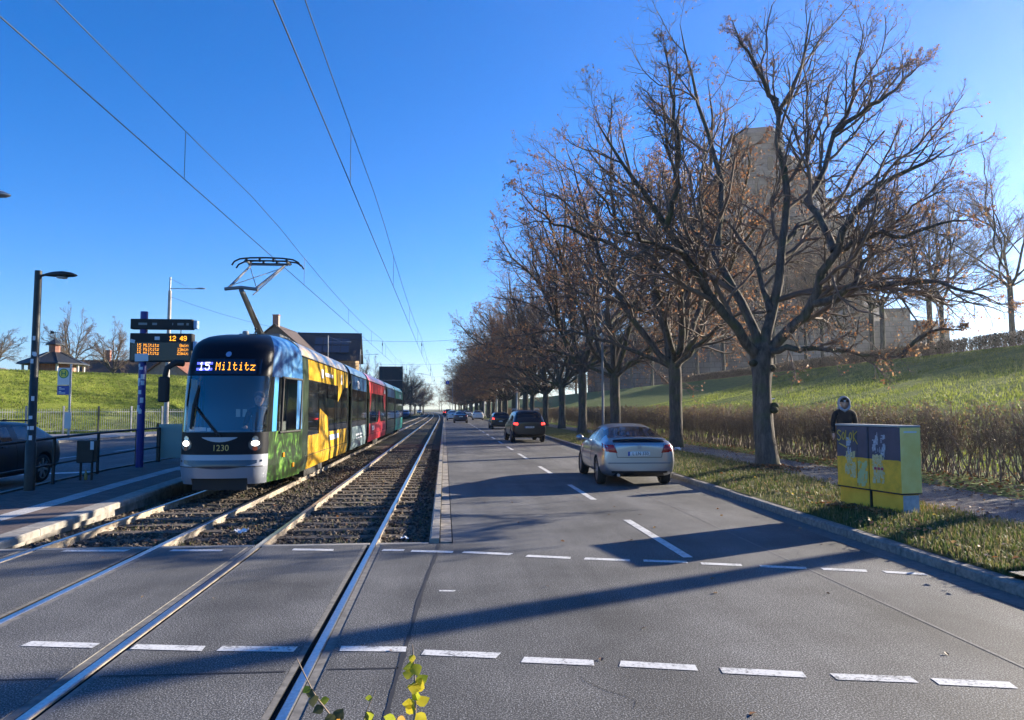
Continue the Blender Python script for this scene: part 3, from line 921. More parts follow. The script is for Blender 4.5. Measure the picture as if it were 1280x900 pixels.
# a tree just outside the frame on the right, whose shade falls across the junction
protos.append(auto_tree('linden_tree', 31, 12.0, 6.2, 6, 3.4, 'tall slim tree on the bank beyond the right frame edge, shading the junction', 'tree', (20.0,15.9,1.1), None, MID, [(600,.05,2,2)], rt=.25))
dup(protos[0], (19.0,7.2,1.0), 2.0, 'bare tree on the bank beyond the right frame edge, level with the dashed line', (1,1,.95))
dup(protos[0], (25.0,12.3,2.2), 4.0, 'bare tree high on the bank beyond the right frame edge', (1.1,1.1,1.0))
dup(protos[0], (15.0,0.8,.3), 5.0, 'bare tree by the pavement to the right of the viewer', (1,1,.9))
row = [(9.25,29.1,15.5,41),(8.75,37.6,17,43),(8.5,45.4,18.5,49),(9.2,57.8,17,53)]
rl = ['bare linden forking low, its dark trunk directly right of the silver coupe',
      'bare linden with two thick limbs rising in a V behind the silver coupe roof',
      'tall bare linden with leaning trunk, between the V-forked tree and the black SUV',
      'bare linden with flared foot on the grass edge, nearest to the black SUV']
for (x,y,H,s),l in zip(row, rl):
    protos.append(auto_tree('linden_tree', s, H, 3.3 if s!=49 else 3.9, 8 if s!=43 else 7, 7.4 if s==49 else 7.0, l, 'tree', (x,y,.2), GROW, DENSE, [(7500,0.07,1,2),(2000,0.065,2,2)], r0=.19, rt=.28))
rnd = random.Random(12)
ys_row = [66,74,82,90,98,107,115,124,132,141,150,160,170,181,192,204,217,230,244,259,275,292,310,330]
for i, y in enumerate(ys_row):
    src = protos[1+(i*3+1)%4]
    if i < 4: lab = '%s linden down the roadside row, counting onward from the black SUV' % ordn[i]
    else: lab = 'one of the far lindens merging into a brown mass above the car queue'
    k = rnd.uniform(.88,1.05)
    wd = 1.0 if y < 80 else 1.22
    r = dup(src, (8.9+rnd.uniform(-.4,.4)+bx(y), y, .2), rnd.uniform(0,6.28), lab, (k*wd,k*wd,k*rnd.uniform(.92,1.05)))
# bare trees along the crest of the bank
CG = 'bare trees on the crest of the bank'
M_PALE = mat('grey_twigs', (0.09,0.078,0.068), 0.85, col2=(0.15,0.13,0.11), scale=2)
cp = []
def crest(px, d, H, lab, src=None, seed=0, sc=1.0, sink=0.0):
    d0 = d; d = (47.6+(seed%3)*.8)*924.0/(px-556.0)
    if src is None: H *= d/d0
    else: sc *= min(1.7, d/d0)
    th = R(5.2) + math.atan((px-640)/924.0)
    f = d/math.cos(th-R(5.2))
    x, y = f*math.sin(th), f*math.cos(th)
    z = bank_z(x,y)-.1-sink
    if src is None:
        t = auto_tree('bare_tree', seed, H, H*.3, 6, H*.36, lab, 'tree', (x,y,z), CG, MIDC, [(700,.06,2,2)], r0=.15, rt=.24, rmin=.007)
        cp.append(t); return t
    return dup(src, (x,y,z), seed*1.7, lab, (sc,sc,sc))
crest(1268, 52, 15.5, 'thick bare tree on the bank crest against the sky, touching the right frame edge', None, 61)
crest(1180, 57, 14, 'bare tree with a forked double trunk on the crest, beside the thick edge tree', None, 67)
crest(1165, 58, 9.5, 'slim bare trunk on the crest immediately left of the forked double trunk', cp[1], 2, .9)
crest(1105, 62, 10, 'leaning bare trunk on the crest just right of the monument flank', cp[0], 3, .86)
crest(1092, 64, 10, 'upright bare trunk on the crest in front of the monument flank', cp[1], 4, .95)
crest(1055, 66, 8, 'light brown trunk on the crest, rightmost of three before the monument', cp[0], 5, .62)
crest(1029, 66, 8, 'light brown trunk on the crest, middle of three before the monument', cp[1], 6, .72)
crest(1008, 68, 8, 'light brown trunk on the crest, leftmost of three before the monument', cp[0], 7, .65)
for i,(px,d,s) in enumerate(((968,72,.85),(940,75,.8),(905,78,.9),(872,82,.95),(845,86,.9),(815,92,1.0),(790,98,1.0),(765,108,1.0),(742,118,1.0),(720,130,1.05),(700,145,1.05))):
    crest(px, d, 9, 'thin bare tree in the brown thicket on the crest, left of the monument', cp[i%2], 10+i, s)
# bare trees beyond the left bank
LG = 'bare trees beyond the left bank'
lp = auto_tree('bare_tree', 71, 8.2, 1.8, 7, 3.6, 'wide round bare tree behind the left bank, left of the ones by the display', 'tree', (-53.5,92,4.6), LG, MID, [(10,.05,1,2)], r0=.12, rt=.2, rmin=.009)
dup(lp, (-61,98,4.6), 1.3, 'bare tree rising directly behind the octagonal pavilion roof', (.95,.95,1.05))
dup(lp, (-47,98,4.4), 2.1, 'tall bare tree behind the left bank beside the departures display', (.95,.95,1.25))
dup(lp, (-44.5,104,4.6), 3.1, 'bare tree half hidden by the departures display pole', (1.0,1.0,1.1))
# trees of the opposite roadside, far down the street
OG = 'trees on the opposite roadside'
def at(px, d): 
    th = R(5.2)+math.atan((px-640)/924.0); f = d/math.cos(th-R(5.2)); return f*math.sin(th), f*math.cos(th)
for i,(px,d,s,l) in enumerate(((520,165,.85,'bushy brown tree right of the dark sign board, over the oncoming cars'),(514,180,.85,None),(526,215,.9,None),(530,250,.9,None),(535,285,.95,None),(538,330,.95,None))):
    x,y = at(px,d)
    dup(protos[1+i%4], (x-3.0,y,0), i*1.1, l or 'one of the far brown trees on the opposite roadside behind the bushy one', (s,s,s*.85))['group'] = OG
for i,(px,d,s,l) in enumerate(((443,105,.85,'bare tree just right of the brick house gable above the tram'),(462,118,.85,'upright bare pollarded tree left of the dark sign board'),(478,135,.8,'bare tree partly behind the dark sign board'))):
    x,y = at(px,d)
    t = dup(lp, (x,y,0), i*2.0, l, (s,s,s*(1.5 if i==1 else 1.35))); t['group'] = OG
# the distant wood closing the street
wv = Acc(); rng = np.random.default_rng(77)
for i in range(60):
    x = rng.uniform(-140,160); y = rng.uniform(470,620); h = rng.uniform(9,15)
    base = np.array([x,y,0.])
    P0 = np.array([[base+[0,0,h*t] for t in (0,.3,.6,1)]])
    P1,R1_,L1_ = grow(rng,P0,np.array([[.3,.2,.1,.03]]),np.array([h]),16,.25,50,.45,4,.25,.2,.03)
    P2,R2_,L2_ = grow(rng,P1,R1_,L1_,9,.2,45,.5,3,.15,.25,.03)
    for P_,R_ in ((P0,np.array([[.3,.2,.1,.03]])),(P1,R1_),(P2,R2_)):
        V,F = batch_tubes(P_,R_,3); wv.add(V,F,0)
stuff(wv.obj('distant_wood', [M_PALE]), 'grey winter wood closing the far end of the street')
# ------------------------------------------------------------------ tram tracks
def rail_mesh(xc, y0, y1):
    """head, web and foot of one rail as an extruded profile along the bending street"""
    prof = [(-.07,-.135),(-.065,-.125),(-.012,-.11),(-.010,-.04),(-.034,-.032),(-.035,-.006),(-.028,0.002),(.028,0.002),(.035,-.006),(.034,-.032),(.010,-.04),(.012,-.11),(.065,-.125),(.07,-.135)]
    ys = [y0,2,6,9.8,14,20,30,45,60,80,100,120,140,160,180,200,225,250,280,310,350,400,450]
    ys = [y for y in ys if y0 <= y <= y1]
    V = np.array([(xc+bx(y)+px, y, pz) for y in ys for px,pz in prof])
    n = len(prof)
    F, M = [], []
    for i in range(len(ys)-1):
        for j in range(n-1):
            F.append((i*n+j, i*n+j+1, (i+1)*n+j+1, (i+1)*n+j)); M.append(0 if 4 <= j <= 8 and j not in (4,8) else 1)
    return V, F, M
M_SLEEP = mat('weathered_sleeper', (0.06,0.047,0.036), 0.9, col2=(0.13,0.105,0.08), scale=6, bmp=0.3, stretch=(.4,3,3))
for (ra, rb, lab) in ((R1,R2,'left tram track with the colourful tram standing on it'),(R3,R4,'empty right tram track next to the road kerb')):
    t = thing('tram_track', lab, 'track', ((ra+rb)/2, 9.8, 0), 0, 'tram tracks')
    xc = (ra+rb)/2
    for r in (ra, rb):
        V,F,M = rail_mesh(r-xc, -8, 450); V[:,1] -= 9.8
        raw('rail', V, F, [M_STEEL, M_RUST], t, midx=M)
    rnd = random.Random(int(xc*100))
    sl = []
    n = 44 if ra == R3 else 9
    for i in range(n):
        y = 10.35 + i*.66 - 9.8
        mb = MB(); mb.bbox((0, y, -.115+rnd.uniform(-.006,.006)), (2.15+rnd.uniform(-.05,.05), .24, .05), .015, rnd.uniform(-.01,.01))
        mb.build('sleeper', [M_SLEEP], t)
# loose ballast stones, litter and weeds between the rails
def scatter_rocks(name, n, area, size, mats, seed, zf, avoid=None):
    rng = np.random.default_rng(seed)
    x = rng.uniform(area[0],area[1],n); y = area[2] + (area[3]-area[2])*rng.uniform(0,1,n)**1.6
    if avoid is not None:
        k = avoid(x,y); x, y = x[k], y[k]; n = len(x)
    s = size*rng.uniform(.5,1.5,n)
    base = np.array([(-1,-1,-1),(1,-1,-1),(1,1,-1),(-1,1,-1),(-.7,-.7,1),(.7,-.7,1),(.7,.7,1),(-.7,.7,1)],float)
    V = base[None]*rng.uniform(.55,1.15,(n,8,3))*s[:,None,None]
    V[...,2] *= .7
    a = rng.uniform(0,6.28,n); c, q = np.cos(a)[:,None], np.sin(a)[:,None]
    tilt = rng.normal(0,.5,n)[:,None]
    X = V[...,0]*c-V[...,1]*q; Y = V[...,0]*q+V[...,1]*c; Z = V[...,2]+X*tilt*.6
    P = np.stack([X+x[:,None],Y+y[:,None],Z+(zf(x,y)+s*.25)[:,None]],-1).reshape(-1,3)
    f = np.array([(0,3,2,1),(4,5,6,7),(0,1,5,4),(1,2,6,5),(2,3,7,6),(3,0,4,7)])
    F = (np.arange(n)[:,None,None]*8+f[None]).reshape(-1,4)
    A = Acc()
    half = len(F)
    A.add(P,F)
    o = A.obj(name, mats, smooth=False)
    o.data.polygons.foreach_set('material_index', np.repeat(rng.integers(0,len(mats),n),6).astype(np.int32))
    return stuff(o)
ST = [mat('ballast_dark',(0.045,0.036,0.03),0.95,var=.4,scale=25), mat('ballast_brown',(0.085,0.062,0.045),0.95,var=.35,scale=25), mat('ballast_light',(0.15,0.122,0.095),0.95,var=.3,scale=25)]
def clear(x,y):
    k = np.ones(len(x),bool)
    for r in RAILS: k &= np.abs(x-r) > .075
    k &= ~((x > R3+.15) & (x < R4-.15) & (((y-10.35+.13) % .66) < .26) & (np.random.default_rng(1).uniform(0,1,len(x)) < .55))
    return k
scatter_rocks('ballast_stones', 15000, (-5.62,-.24,9.95,34), .026, ST, 3, lambda x,y: x*0-.112, clear)

def blades(name, pts, h, w, mats, seed, lean=.35, wind=(0,0), mi=None):
    """grass: one bent blade (two faces) per point"""
    rng = np.random.default_rng(seed)
    n = len(pts)
    a = rng.uniform(0,6.28,n); hh = h*rng.uniform(.45,1.35,n)
    d = np.stack([np.cos(a),np.sin(a),np.zeros(n)],1); s = np.stack([-np.sin(a),np.cos(a),np.zeros(n)],1)
    up = np.array([0,0,1.])
    ln = (lean*rng.uniform(.2,1.6,n))[:,None]
    p0 = pts - s*w/2; p1 = pts + s*w/2
    m = pts + up*hh[:,None]*.6 + d*hh[:,None]*ln*.35
    p2 = m + s*w*.4; p3 = m - s*w*.4
    tip = pts + up*hh[:,None]*np.maximum(.35,1-ln*.5) + d*hh[:,None]*ln
    V = np.stack([p0,p1,p2,p3,tip+s*w*.05,tip-s*w*.05],1).reshape(-1,3)
    i = np.arange(n)[:,None]*6
    F = np.concatenate([i+np.array([[0,1,2,3]]), i+np.array([[3,2,4,5]])],1).reshape(-1,4)
    A = Acc(); A.add(V,F)
    o = A.obj(name, mats, smooth=True)
    if mi is None: mi = rng.integers(0,len(mats),n)
    o.data.polygons.foreach_set('material_index', np.repeat(mi,2).astype(np.int32))
    return stuff(o)
G1 = leafmat('grass_green', (0.05,0.085,0.018), (0.10,0.135,0.03), .45, 1.5)
G2 = leafmat('grass_yellow', (0.13,0.14,0.04), (0.21,0.19,0.07), .45, 1.5)
G3 = leafmat('grass_straw', (0.20,0.165,0.09), (0.30,0.24,0.13), .4, 1.5)
G5 = leafmat('bank_bright', (0.15,0.20,0.032), (0.27,0.31,0.06), .62, .5)
G4 = leafmat('bank_green', (0.12,0.175,0.022), (0.22,0.27,0.04), .5, .5)
rng = np.random.default_rng(8)
def clumped(n, xf, y0, y1, pw=1.8, sc=1.1, thr=.0, seed=1):
    """points denser near the viewer and in patches"""
    r = np.random.default_rng(seed)
    y = y0 + (y1-y0)*r.uniform(0,1,n)**pw
    u = r.uniform(0,1,n)
    lo = np.array([xf(v)[0] for v in y]); hi = np.array([xf(v)[1] for v in y])
    x = lo + (hi-lo)*u
    f = np.sin(x*sc*2.1+1.3*np.sin(y*sc*.9))+np.sin(y*sc*1.7+1.1*np.sin(x*sc*1.3))+.6*np.sin(x*sc*5.3+y*sc*4.1)
    k = f*.35 + r.uniform(-1,1,n) > thr
    return x[k], y[k], f[k]
x,y,f = clumped(62000, lambda v:(kerb_x(v)+.16, verge_edge(v)+.12), 7.0, 46, 2.0, 1.0, -.1, 3)
blades('grass', np.stack([x,y,np.array([verge_z(a,b) for a,b in zip(x,y)])-.005],1), .085, .011, [G1,G1,G2,G3], 4)
x,y,f = clumped(5200, lambda v:(-5.6,-.25), 9.95, 26, 2.8, 1.6, .35, 5)
blades('track_weeds', np.stack([x,y,np.full(len(x),-.115)],1), .085, .010, [G1,G2,G3], 6)
# tussocks on the two banks
n = 130000
r_ = np.random.default_rng(17)
y = 8 + 80*r_.uniform(0,1,n)**1.15; x = 13.2 + 32*r_.uniform(0,1,n)**1.1
z = np.array([bank_z(a+bx(b),b) for a,b in zip(x,y)])
blades('bank_grass', np.stack([x,y,z-.04],1), .16, .03, [G4,G5,G5,G5], 18, .45)
n = 60000
x = r_.uniform(-52,-19.5,n); y = r_.uniform(47,76,n)
z = np.array([lbank_z(a,b) for a,b in zip(x,y)])
k = np.array([(Vector((a,b))-FA).dot(FN) > .4 for a,b in zip(x,y)])
blades('bank_grass', np.stack([x,y,z-.04],1)[k], .20, .04, [G4,G4,G2,G4], 19, .7)

# fallen leaves
def litter(name, x, y, z, size, mats, seed):
    r = np.random.default_rng(seed); n = len(x)
    p = np.stack([x,y,z],1)
    a = r.uniform(0,6.28,n); d = np.stack([np.cos(a),np.sin(a),r.normal(0,.35,n)],1); d = unit(d)
    s = unit(np.cross(d, np.stack([r.normal(0,.35,n),r.normal(0,.35,n),np.ones(n)],1))); nn = np.cross(s,d)
    L = (size*r.uniform(.5,1.4,n))[:,None]
    V = np.stack([p-d*L*.5, p+s*L*.36+nn*L*.12, p+d*L*.5, p-s*L*.36+nn*L*.1],1).reshape(-1,3)
    A = Acc(); A.add(V, np.arange(4*n).reshape(-1,4))
    o = A.obj(name, mats, smooth=False)
    o.data.polygons.foreach_set('material_index', r.integers(0,len(mats),n).astype(np.int32))
    return stuff(o)
LF = [leafmat('leaf_rust',(0.22,0.085,0.03),(0.34,0.15,0.05),.3,6), leafmat('leaf_tan',(0.30,0.19,0.09),(0.42,0.28,0.15),.3,6), leafmat('leaf_brown',(0.10,0.055,0.03),(0.17,0.10,0.055),.2,6), leafmat('leaf_yellow',(0.45,0.33,0.05),(0.6,0.42,0.1),.4,6)]
r_ = np.random.default_rng(23)
x,y,f = clumped(9000, lambda v:(path_edge(v)-.3,13.2), 8, 60, 1.5, .9, -.4, 31)
litter('fallen_leaves', x, y, np.full(len(x),.228)+r_.uniform(0,.05,len(x)), .085, LF[:3]+LF[:2], 32)
x,y,f = clumped(2600, lambda v:(kerb_x(v)+.16, verge_edge(v)+.3), 7, 40, 1.5, 1.3, .35, 33)
litter('fallen_leaves', x, y, .20+r_.uniform(0,.06,len(x)), .07, LF, 34)
x,y,f = clumped(900, lambda v:(-5.6,-.25), 9.95, 30, 1.5, 1.0, .2, 35)
litter('fallen_leaves', x, y, -.06+r_.uniform(0,.03,len(x)), .06, LF[:3], 36)
n=90; x=r_.uniform(-6,5.2,n); y=r_.uniform(4.2,22,n); k=(np.abs(x+3)>2.9)|(y<9.7)
litter('fallen_leaves', x[k], y[k], np.full(k.sum(),.008), .05, LF[:3], 37)
x,y,f = clumped(1700, lambda v:(verge_edge(v)-.2,path_edge(v)+.2), 7.5, 50, 1.6, 1.3, .1, 51)
litter('fallen_leaves', x, y, np.full(len(x),.236), .065, LF[:3], 52)
# heap of leaves at the foot of the big linden and the cabinet
th = r_.uniform(0,6.28,900); rr = np.abs(r_.normal(.35,.35,900))+.25
litter('fallen_leaves', 8.3+np.cos(th)*rr, 18.5+np.sin(th)*rr, np.maximum(.215,.38-.22*rr)+r_.uniform(0,.03,900), .08, LF[:3], 38)
th = r_.uniform(0,1,220)
litter('fallen_leaves', 6.38+.35*th-r_.uniform(0,.35,220), 11.8-1.3*th, .2+r_.uniform(0,.05,220), .08, LF[:3], 39)

# ------------------------------------------------------------------ the clipped winter hedge
def hedge():
    rng = np.random.default_rng(41)
    root = thing('hedge', 'long clipped brown winter hedge between the pavement and the grassy bank', 'hedge', (HEDGE_X+.6, 30, .22))
    A = Acc()
    for (y0,y1,n,rm,k) in ((4,34,1150,.006,4),(34,70,900,.009,3),(70,150,800,.016,3)):
        y = rng.uniform(y0,y1,n); x = HEDGE_X + .15 + 1.1*rng.uniform(0,1,n)
        b = np.stack([x-(HEDGE_X+.6)+np.array([bx(v) for v in y]), y-30, np.zeros(n)],1)
        N = 6; H = rng.uniform(1.35,1.72,n)
        P = np.empty((n,N,3)); P[:,0] = b
        d = np.stack([rng.normal(0,.2,n),rng.normal(0,.2,n),np.ones(n)],1)
        for s in range(1,N):
            d = unit(d+rng.normal(0,.2,(n,3))+np.array([0,0,.25])); P[:,s] = P[:,s-1]+d*(H/(N-1))[:,None]
        Rr = (rng.uniform(.008,.022,n))[:,None]*np.linspace(1,.4,N)[None]
        Rr = np.maximum(Rr, rm)
        V,F = batch_tubes(P,Rr,k); A.add(V,F,0)
        P1,R1_,L1 = grow(rng,P,Rr,H,7,.25,42,.42,5,.15,.3,rm*.7)
        P1[...,2] = np.minimum(P1[...,2], 1.72+.02*np.sin(P1[...,1]*1.3))
        V,F = batch_tubes(P1,R1_,3); A.add(V,F,0)
        P2,R2_,L2 = grow(rng,P1,R1_,L1,5,.2,45,.55,3,.08,.3,rm*.55)
        P2[...,2] = np.minimum(P2[...,2], 1.74+.03*np.sin(P2[...,1]*1.3))
        V,F = batch_tubes(P2,R2_,3); A.add(V,F,0)
        V,F = leaf_quads(rng,P2,int(n*9),.045 if y0<30 else .07,.2); A.add(V,F,1)
        V,F = leaf_quads(rng,P2,int(n*4),.045 if y0<30 else .07,.2); A.add(V,F,2)
    A.obj('twigs', [mat('hedge_twigs',(0.11,0.082,0.062),.85,col2=(0.21,0.155,0.115),scale=3), leafmat('hedge_leaf_brown',(0.15,0.10,0.055),(0.28,0.18,0.095),.5,5), leafmat('hedge_leaf_green',(0.17,0.14,0.05),(0.32,0.25,0.10),.5,5)], root)
    return root
hedge()
# the low dark hedge along the crest of the bank
def crest_hedge():
    rng = np.random.default_rng(43)
    root = thing('hedge', 'low dark clipped hedge running along the crest of the right bank', 'hedge', (45.6, 60, 6.9))
    A = Acc()
    n = 5200; y = rng.uniform(18,150,n); x = rng.uniform(-.45,.45,n)
    P = np.empty((n,4,3)); P[:,0] = np.stack([x+np.array([bx(v) for v in y]),y-60,np.full(n,-.15)],1)
    for s in range(1,4):
        P[:,s] = P[:,s-1]+np.stack([rng.normal(0,.12,n),rng.normal(0,.16,n),rng.uniform(.32,.46,n)],1)
    V,F = batch_tubes(P,np.full((n,4),.02),3); A.add(V,F,0)
    P1,R1_,L1 = grow(rng,P,np.full((n,4),.02),np.full(n,1.2),7,.1,50,.35,3,.05,.3,.012)
    V,F = batch_tubes(P1,R1_,3); A.add(V,F,0)
    V,F = leaf_quads(rng,P1,26000,.11,.2); A.add(V,F,1)
    A.obj('twigs', [M_TWIG, leafmat('dark_hedge_leaf',(0.03,0.03,0.014),(0.06,0.055,0.025),.2,3)], root)
crest_hedge()

# ------------------------------------------------------------------ the monument behind the bank
def stone(name, c1, c2, sx, sy):
    m, nt, b = nodes_of(name)
    tc = nt.nodes.new('ShaderNodeTexCoord')
    sp = nt.nodes.new('ShaderNodeSeparateXYZ'); link(nt, tc.outputs['Object'], sp.inputs[0])
    ad = nt.nodes.new('ShaderNodeMath'); ad.operation='ADD'; link(nt, sp.outputs[0], ad.inputs[0]); link(nt, sp.outputs[1], ad.inputs[1])
    cb = nt.nodes.new('ShaderNodeCombineXYZ'); link(nt, ad.outputs[0], cb.inputs[0]); link(nt, sp.outputs[2], cb.inputs[1])
    br = nt.nodes.new('ShaderNodeTexBrick'); link(nt, cb.outputs[0], br.inputs['Vector'])
    br.inputs['Color1'].default_value=(*c1,1); br.inputs['Color2'].default_value=(*c2,1); br.inputs['Mortar'].default_value=tuple(c*.55 for c in c1)+(1,)
    br.inputs['Scale'].default_value=1; br.inputs['Brick Width'].default_value=sx; br.inputs['Row Height'].default_value=sy; br.inputs['Mortar Size'].default_value=sy*.05
    n = noise(nt, 0.12, 5); r = ramp(nt, n.outputs['Fac'], [(0.36,(.38,)*3),(0.64,(1.35,)*3)])
    link(nt, mixc(nt,1,br.outputs['Color'],r.outputs[0],'MULTIPLY'), b.inputs['Base Color'])
    b.inputs['Roughness'].default_value=.9
    bump(nt,b,br.outputs['Fac'],-.5,.15)
    MATS[name]=m; return m
M_GRAN = stone('granite_blocks', (0.075,0.069,0.067), (0.125,0.115,0.11), 3.2, 1.6)
def octa(w, c):
    return [(-w+c,-w),(w-c,-w),(w,-w+c),(w,w-c),(w-c,w),(-w+c,w),(-w,w-c),(-w,-w+c)]
def monument():
    D = 262.0
    mx, my = at(952, D)
    root = thing('monument', 'massive grey stone tower rising in steps behind the bank trees', 'monument', (mx, my, 3.0), R(-18))
    def tier(name, z0, z1, w0, w1, c0, c1, parent=root, extra=None):
        mb = MB()
        a, b = octa(w0,c0), octa(w1,c1)
        vs = [(x,y,z0) for x,y in a]+[(x,y,z1) for x,y in b]
        mb.add(vs,[tuple(range(7,-1,-1)),tuple(range(8,16))]+[(i,(i+1)%8,8+(i+1)%8,8+i) for i in range(8)])
        return mb.build(name,[M_GRAN],parent)
    tier('terrace', 0, 24, 47, 45, 5, 5)
    tier('base_block', 22, 33, 36, 33, 7, 7)
    tier('main_body', 32, 60, 28.5, 26.2, 8, 7.5)
    for z,w,c in ((36.5,28.8,8),(46,27.9,7.8),(58.5,27.0,7.6)):
        tier('cornice', z, z+1.4, w+.9, w+.9, c, c)
    tier('shoulder', 60, 67, 25.5, 22.5, 8, 7)
    tier('cornice', 66.4, 68, 22.8, 22.8, 7, 7)
    tier('drum', 68, 78, 18.6, 16.4, 6, 5.4)
    tier('cornice', 77.4, 78.8, 17, 17, 5.6, 5.6)
    tier('upper_drum', 78.8, 86, 14.4, 12.2, 4.8, 4.4)
    tier('crown', 85.5, 95.5, 9.0, 8.6, 3.4, 3.4)
    tier('crown_band', 91.4, 92.4, 9.1, 9.1, 3.5, 3.5)
    tier('crown_cap', 95.5, 98.2, 8.6, 6.4, 3.4, 2.8)
    # tall round-arched windows in the main body and the figures above them
    for q in range(4):
        M = Matrix.Rotation(q*math.pi/2,3,'Z')
        mb = MB(); fg = MB()
        for i in range(-2,3):
            x = i*5.2
            arch = [(x-1.5,35.7),(x+1.5,35.7),(x+1.5,41)]+[(x+1.5*math.cos(t),41+1.5*math.sin(t)) for t in np.linspace(.3,2.84,6)]+[(x-1.5,41)]
            mb.prism([(a*1.1,b+6) for a,b in arch],'Y',-28.3,-26.0)
        for i in range(-1,2):
            x = i*7.5
            fg.prism([(x-1.6,67),(x+1.6,67),(x+2.0,72),(x+1.5,76),(x+.8,78.5),(x-.8,78.5),(x-1.5,76),(x-2.0,72)],'Y',-19.6,-16.5)
        for bld,nm,mt in ((mb,'window_row',mat('painted_recess_shade',(0.015,0.014,0.013),.95)),(fg,'statue_row',M_GRAN)):  # window blocks are solid, their near-black colour standing in for shaded openings
            bld.v = [tuple(M@Vector(v)) for v in bld.v]
            o = bld.build(nm,[mt],root)
    for q in range(4):
        M = Matrix.Rotation(q*math.pi/2,3,'Z'); pb_ = MB()
        for x in (-17.5,-11.5,11.5,17.5): pb_.box((x,-28.0,45.5),(2.6,3.2,25))
        for x in (-12,-4,4,12): pb_.box((x,-19.2,72),(2.2,2.6,9.5))
        pb_.v = [tuple(M@Vector(v)) for v in pb_.v]; pb_.build('buttress_row',[M_GRAN],root)
        sl_ = MB()
        for x in (-9,-3,3,9): sl_.box((x,-13.7,82.5),(1.6,1.6,4.5))
        for x in (-15,-9,-3,3,9,15): sl_.box((x,-26.6,54),(1.5,1.6,4.5))
        for x in (-4.5,0,4.5): sl_.box((x,-8.7,88.6),(1.1,.8,3.2))
        sl_.v = [tuple(M@Vector(v)) for v in sl_.v]; sl_.build('window_row',[MATS['painted_recess_shade']],root)
    # the long retaining wings either side
    mb = MB(); mb.box((50,-4,12),(12,22,24)); mb.box((47,-4,25),(8,18,4)); mb.box((41,-6,27),(8,16,9))
    mb.build('side_wing',[M_GRAN],root)
    mb = MB(); mb.box((-52,-4,11),(16,22,22)); mb.box((-49,-4,23),(9,18,4))
    mb.build('side_wing',[M_GRAN],root)
monument()

# ------------------------------------------------------------------ winter haze
hz = MB(); hz.box((0, 1450, 58), (4200, 3200, 122))
hazeo = hz.build('haze', [])
hm = bpy.data.materials.new('haze'); hm.use_nodes = True
hnt = hm.node_tree; hnt.nodes.clear()
ho = hnt.nodes.new('ShaderNodeOutputMaterial'); hv = hnt.nodes.new('ShaderNodeVolumePrincipled')
hv.inputs['Color'].default_value = (1.0,1.0,1.0,1); hv.inputs['Density'].default_value = 0.0002; hv.inputs['Anisotropy'].default_value = 0.62
link(hnt, hv.outputs[0], ho.inputs['Volume'])
hazeo.data.materials.append(hm)
stuff(hazeo)
# ------------------------------------------------------------------ the tram
def glass_mat(name, tint, refl, rough=0.02):
    m = bpy.data.materials.new(name); m.use_nodes = True
    nt = m.node_tree; nt.nodes.clear()
    o = nt.nodes.new('ShaderNodeOutputMaterial'); mx = nt.nodes.new('ShaderNodeMixShader')
    g = nt.nodes.new('ShaderNodeBsdfGlossy'); t = nt.nodes.new('ShaderNodeBsdfTransparent')
    g.inputs['Roughness'].default_value = rough; g.inputs['Color'].default_value = (1,1,1,1)
    t.inputs['Color'].default_value = (*tint,1)
    lw = nt.nodes.new('ShaderNodeLayerWeight'); lw.inputs[0].default_value = 0.35
    ma = nt.nodes.new('ShaderNodeMath'); ma.operation = 'MULTIPLY_ADD'; ma.use_clamp = True
    link(nt, lw.outputs['Fresnel'], ma.inputs[0]); ma.inputs[1].default_value = 0.8; ma.inputs[2].default_value = refl
    link(nt, ma.outputs[0], mx.inputs[0]); link(nt, t.outputs[0], mx.inputs[1]); link(nt, g.outputs[0], mx.inputs[2]); link(nt, mx.outputs[0], o.inputs[0])
    MATS[name] = m; return m
M_SCREEN = glass_mat('windscreen_glass', (0.80,0.86,0.90), 0.09)
M_TINT = mat('dark_tinted_glass', (0.012,0.014,0.016), 0.04, spec=0.6)
M_BLACKG = mat('black_gloss', (0.006,0.008,0.014), 0.38, spec=0.15)
M_BLACK = mat('black_rubber', (0.018,0.018,0.018), 0.7)
M_SILVER = mat('silver_bumper', (0.30,0.32,0.37), 0.35, 0.25)
M_DBLUE = mat('dark_blue_gloss', (0.02,0.035,0.075), 0.2, coat=.5)
def art(name, stops, scale, stretch, rough=0.28, dist=1.2):
    m, nt, b = nodes_of(name)
    n = noise(nt, scale, 4, 0.6, stretch=stretch, dist=dist)
    r = ramp(nt, n.outputs['Fac'], stops)
    link(nt, r.outputs[0], b.inputs['Base Color'])
    b.inputs['Roughness'].default_value = rough
    b.inputs['Coat Weight'].default_value = 0.3
    MATS[name] = m; return m
A_YEL = art('yellow_livery', [(0.30,(0.50,0.24,0.015)),(0.44,(0.74,0.42,0.03)),(0.7,(0.80,0.50,0.05))], 1.1, (1,1.4,.5))
A_YROOF = art('yellow_roof_painted_sheen', [(0.35,(0.55,0.30,0.03)),(0.5,(0.72,0.45,0.08)),(0.62,(0.55,0.56,0.5)),(0.75,(0.75,0.55,0.15))], 1.3, (1,1.2,.7))  # yellow livery with a whitish roof reflection mixed into its colour
A_GRN = art('green_leaf_livery', [(0.38,(0.012,0.018,0.010)),(0.50,(0.022,0.05,0.016)),(0.60,(0.07,0.18,0.03)),(0.74,(0.30,0.50,0.09))], 2.2, (1,1.4,.75), dist=2.5)
A_DGRN = art('dark_green_livery', [(0.35,(0.012,0.02,0.014)),(0.55,(0.035,0.06,0.035)),(0.72,(0.12,0.16,0.10))], 3, (1,2,.6), dist=2)
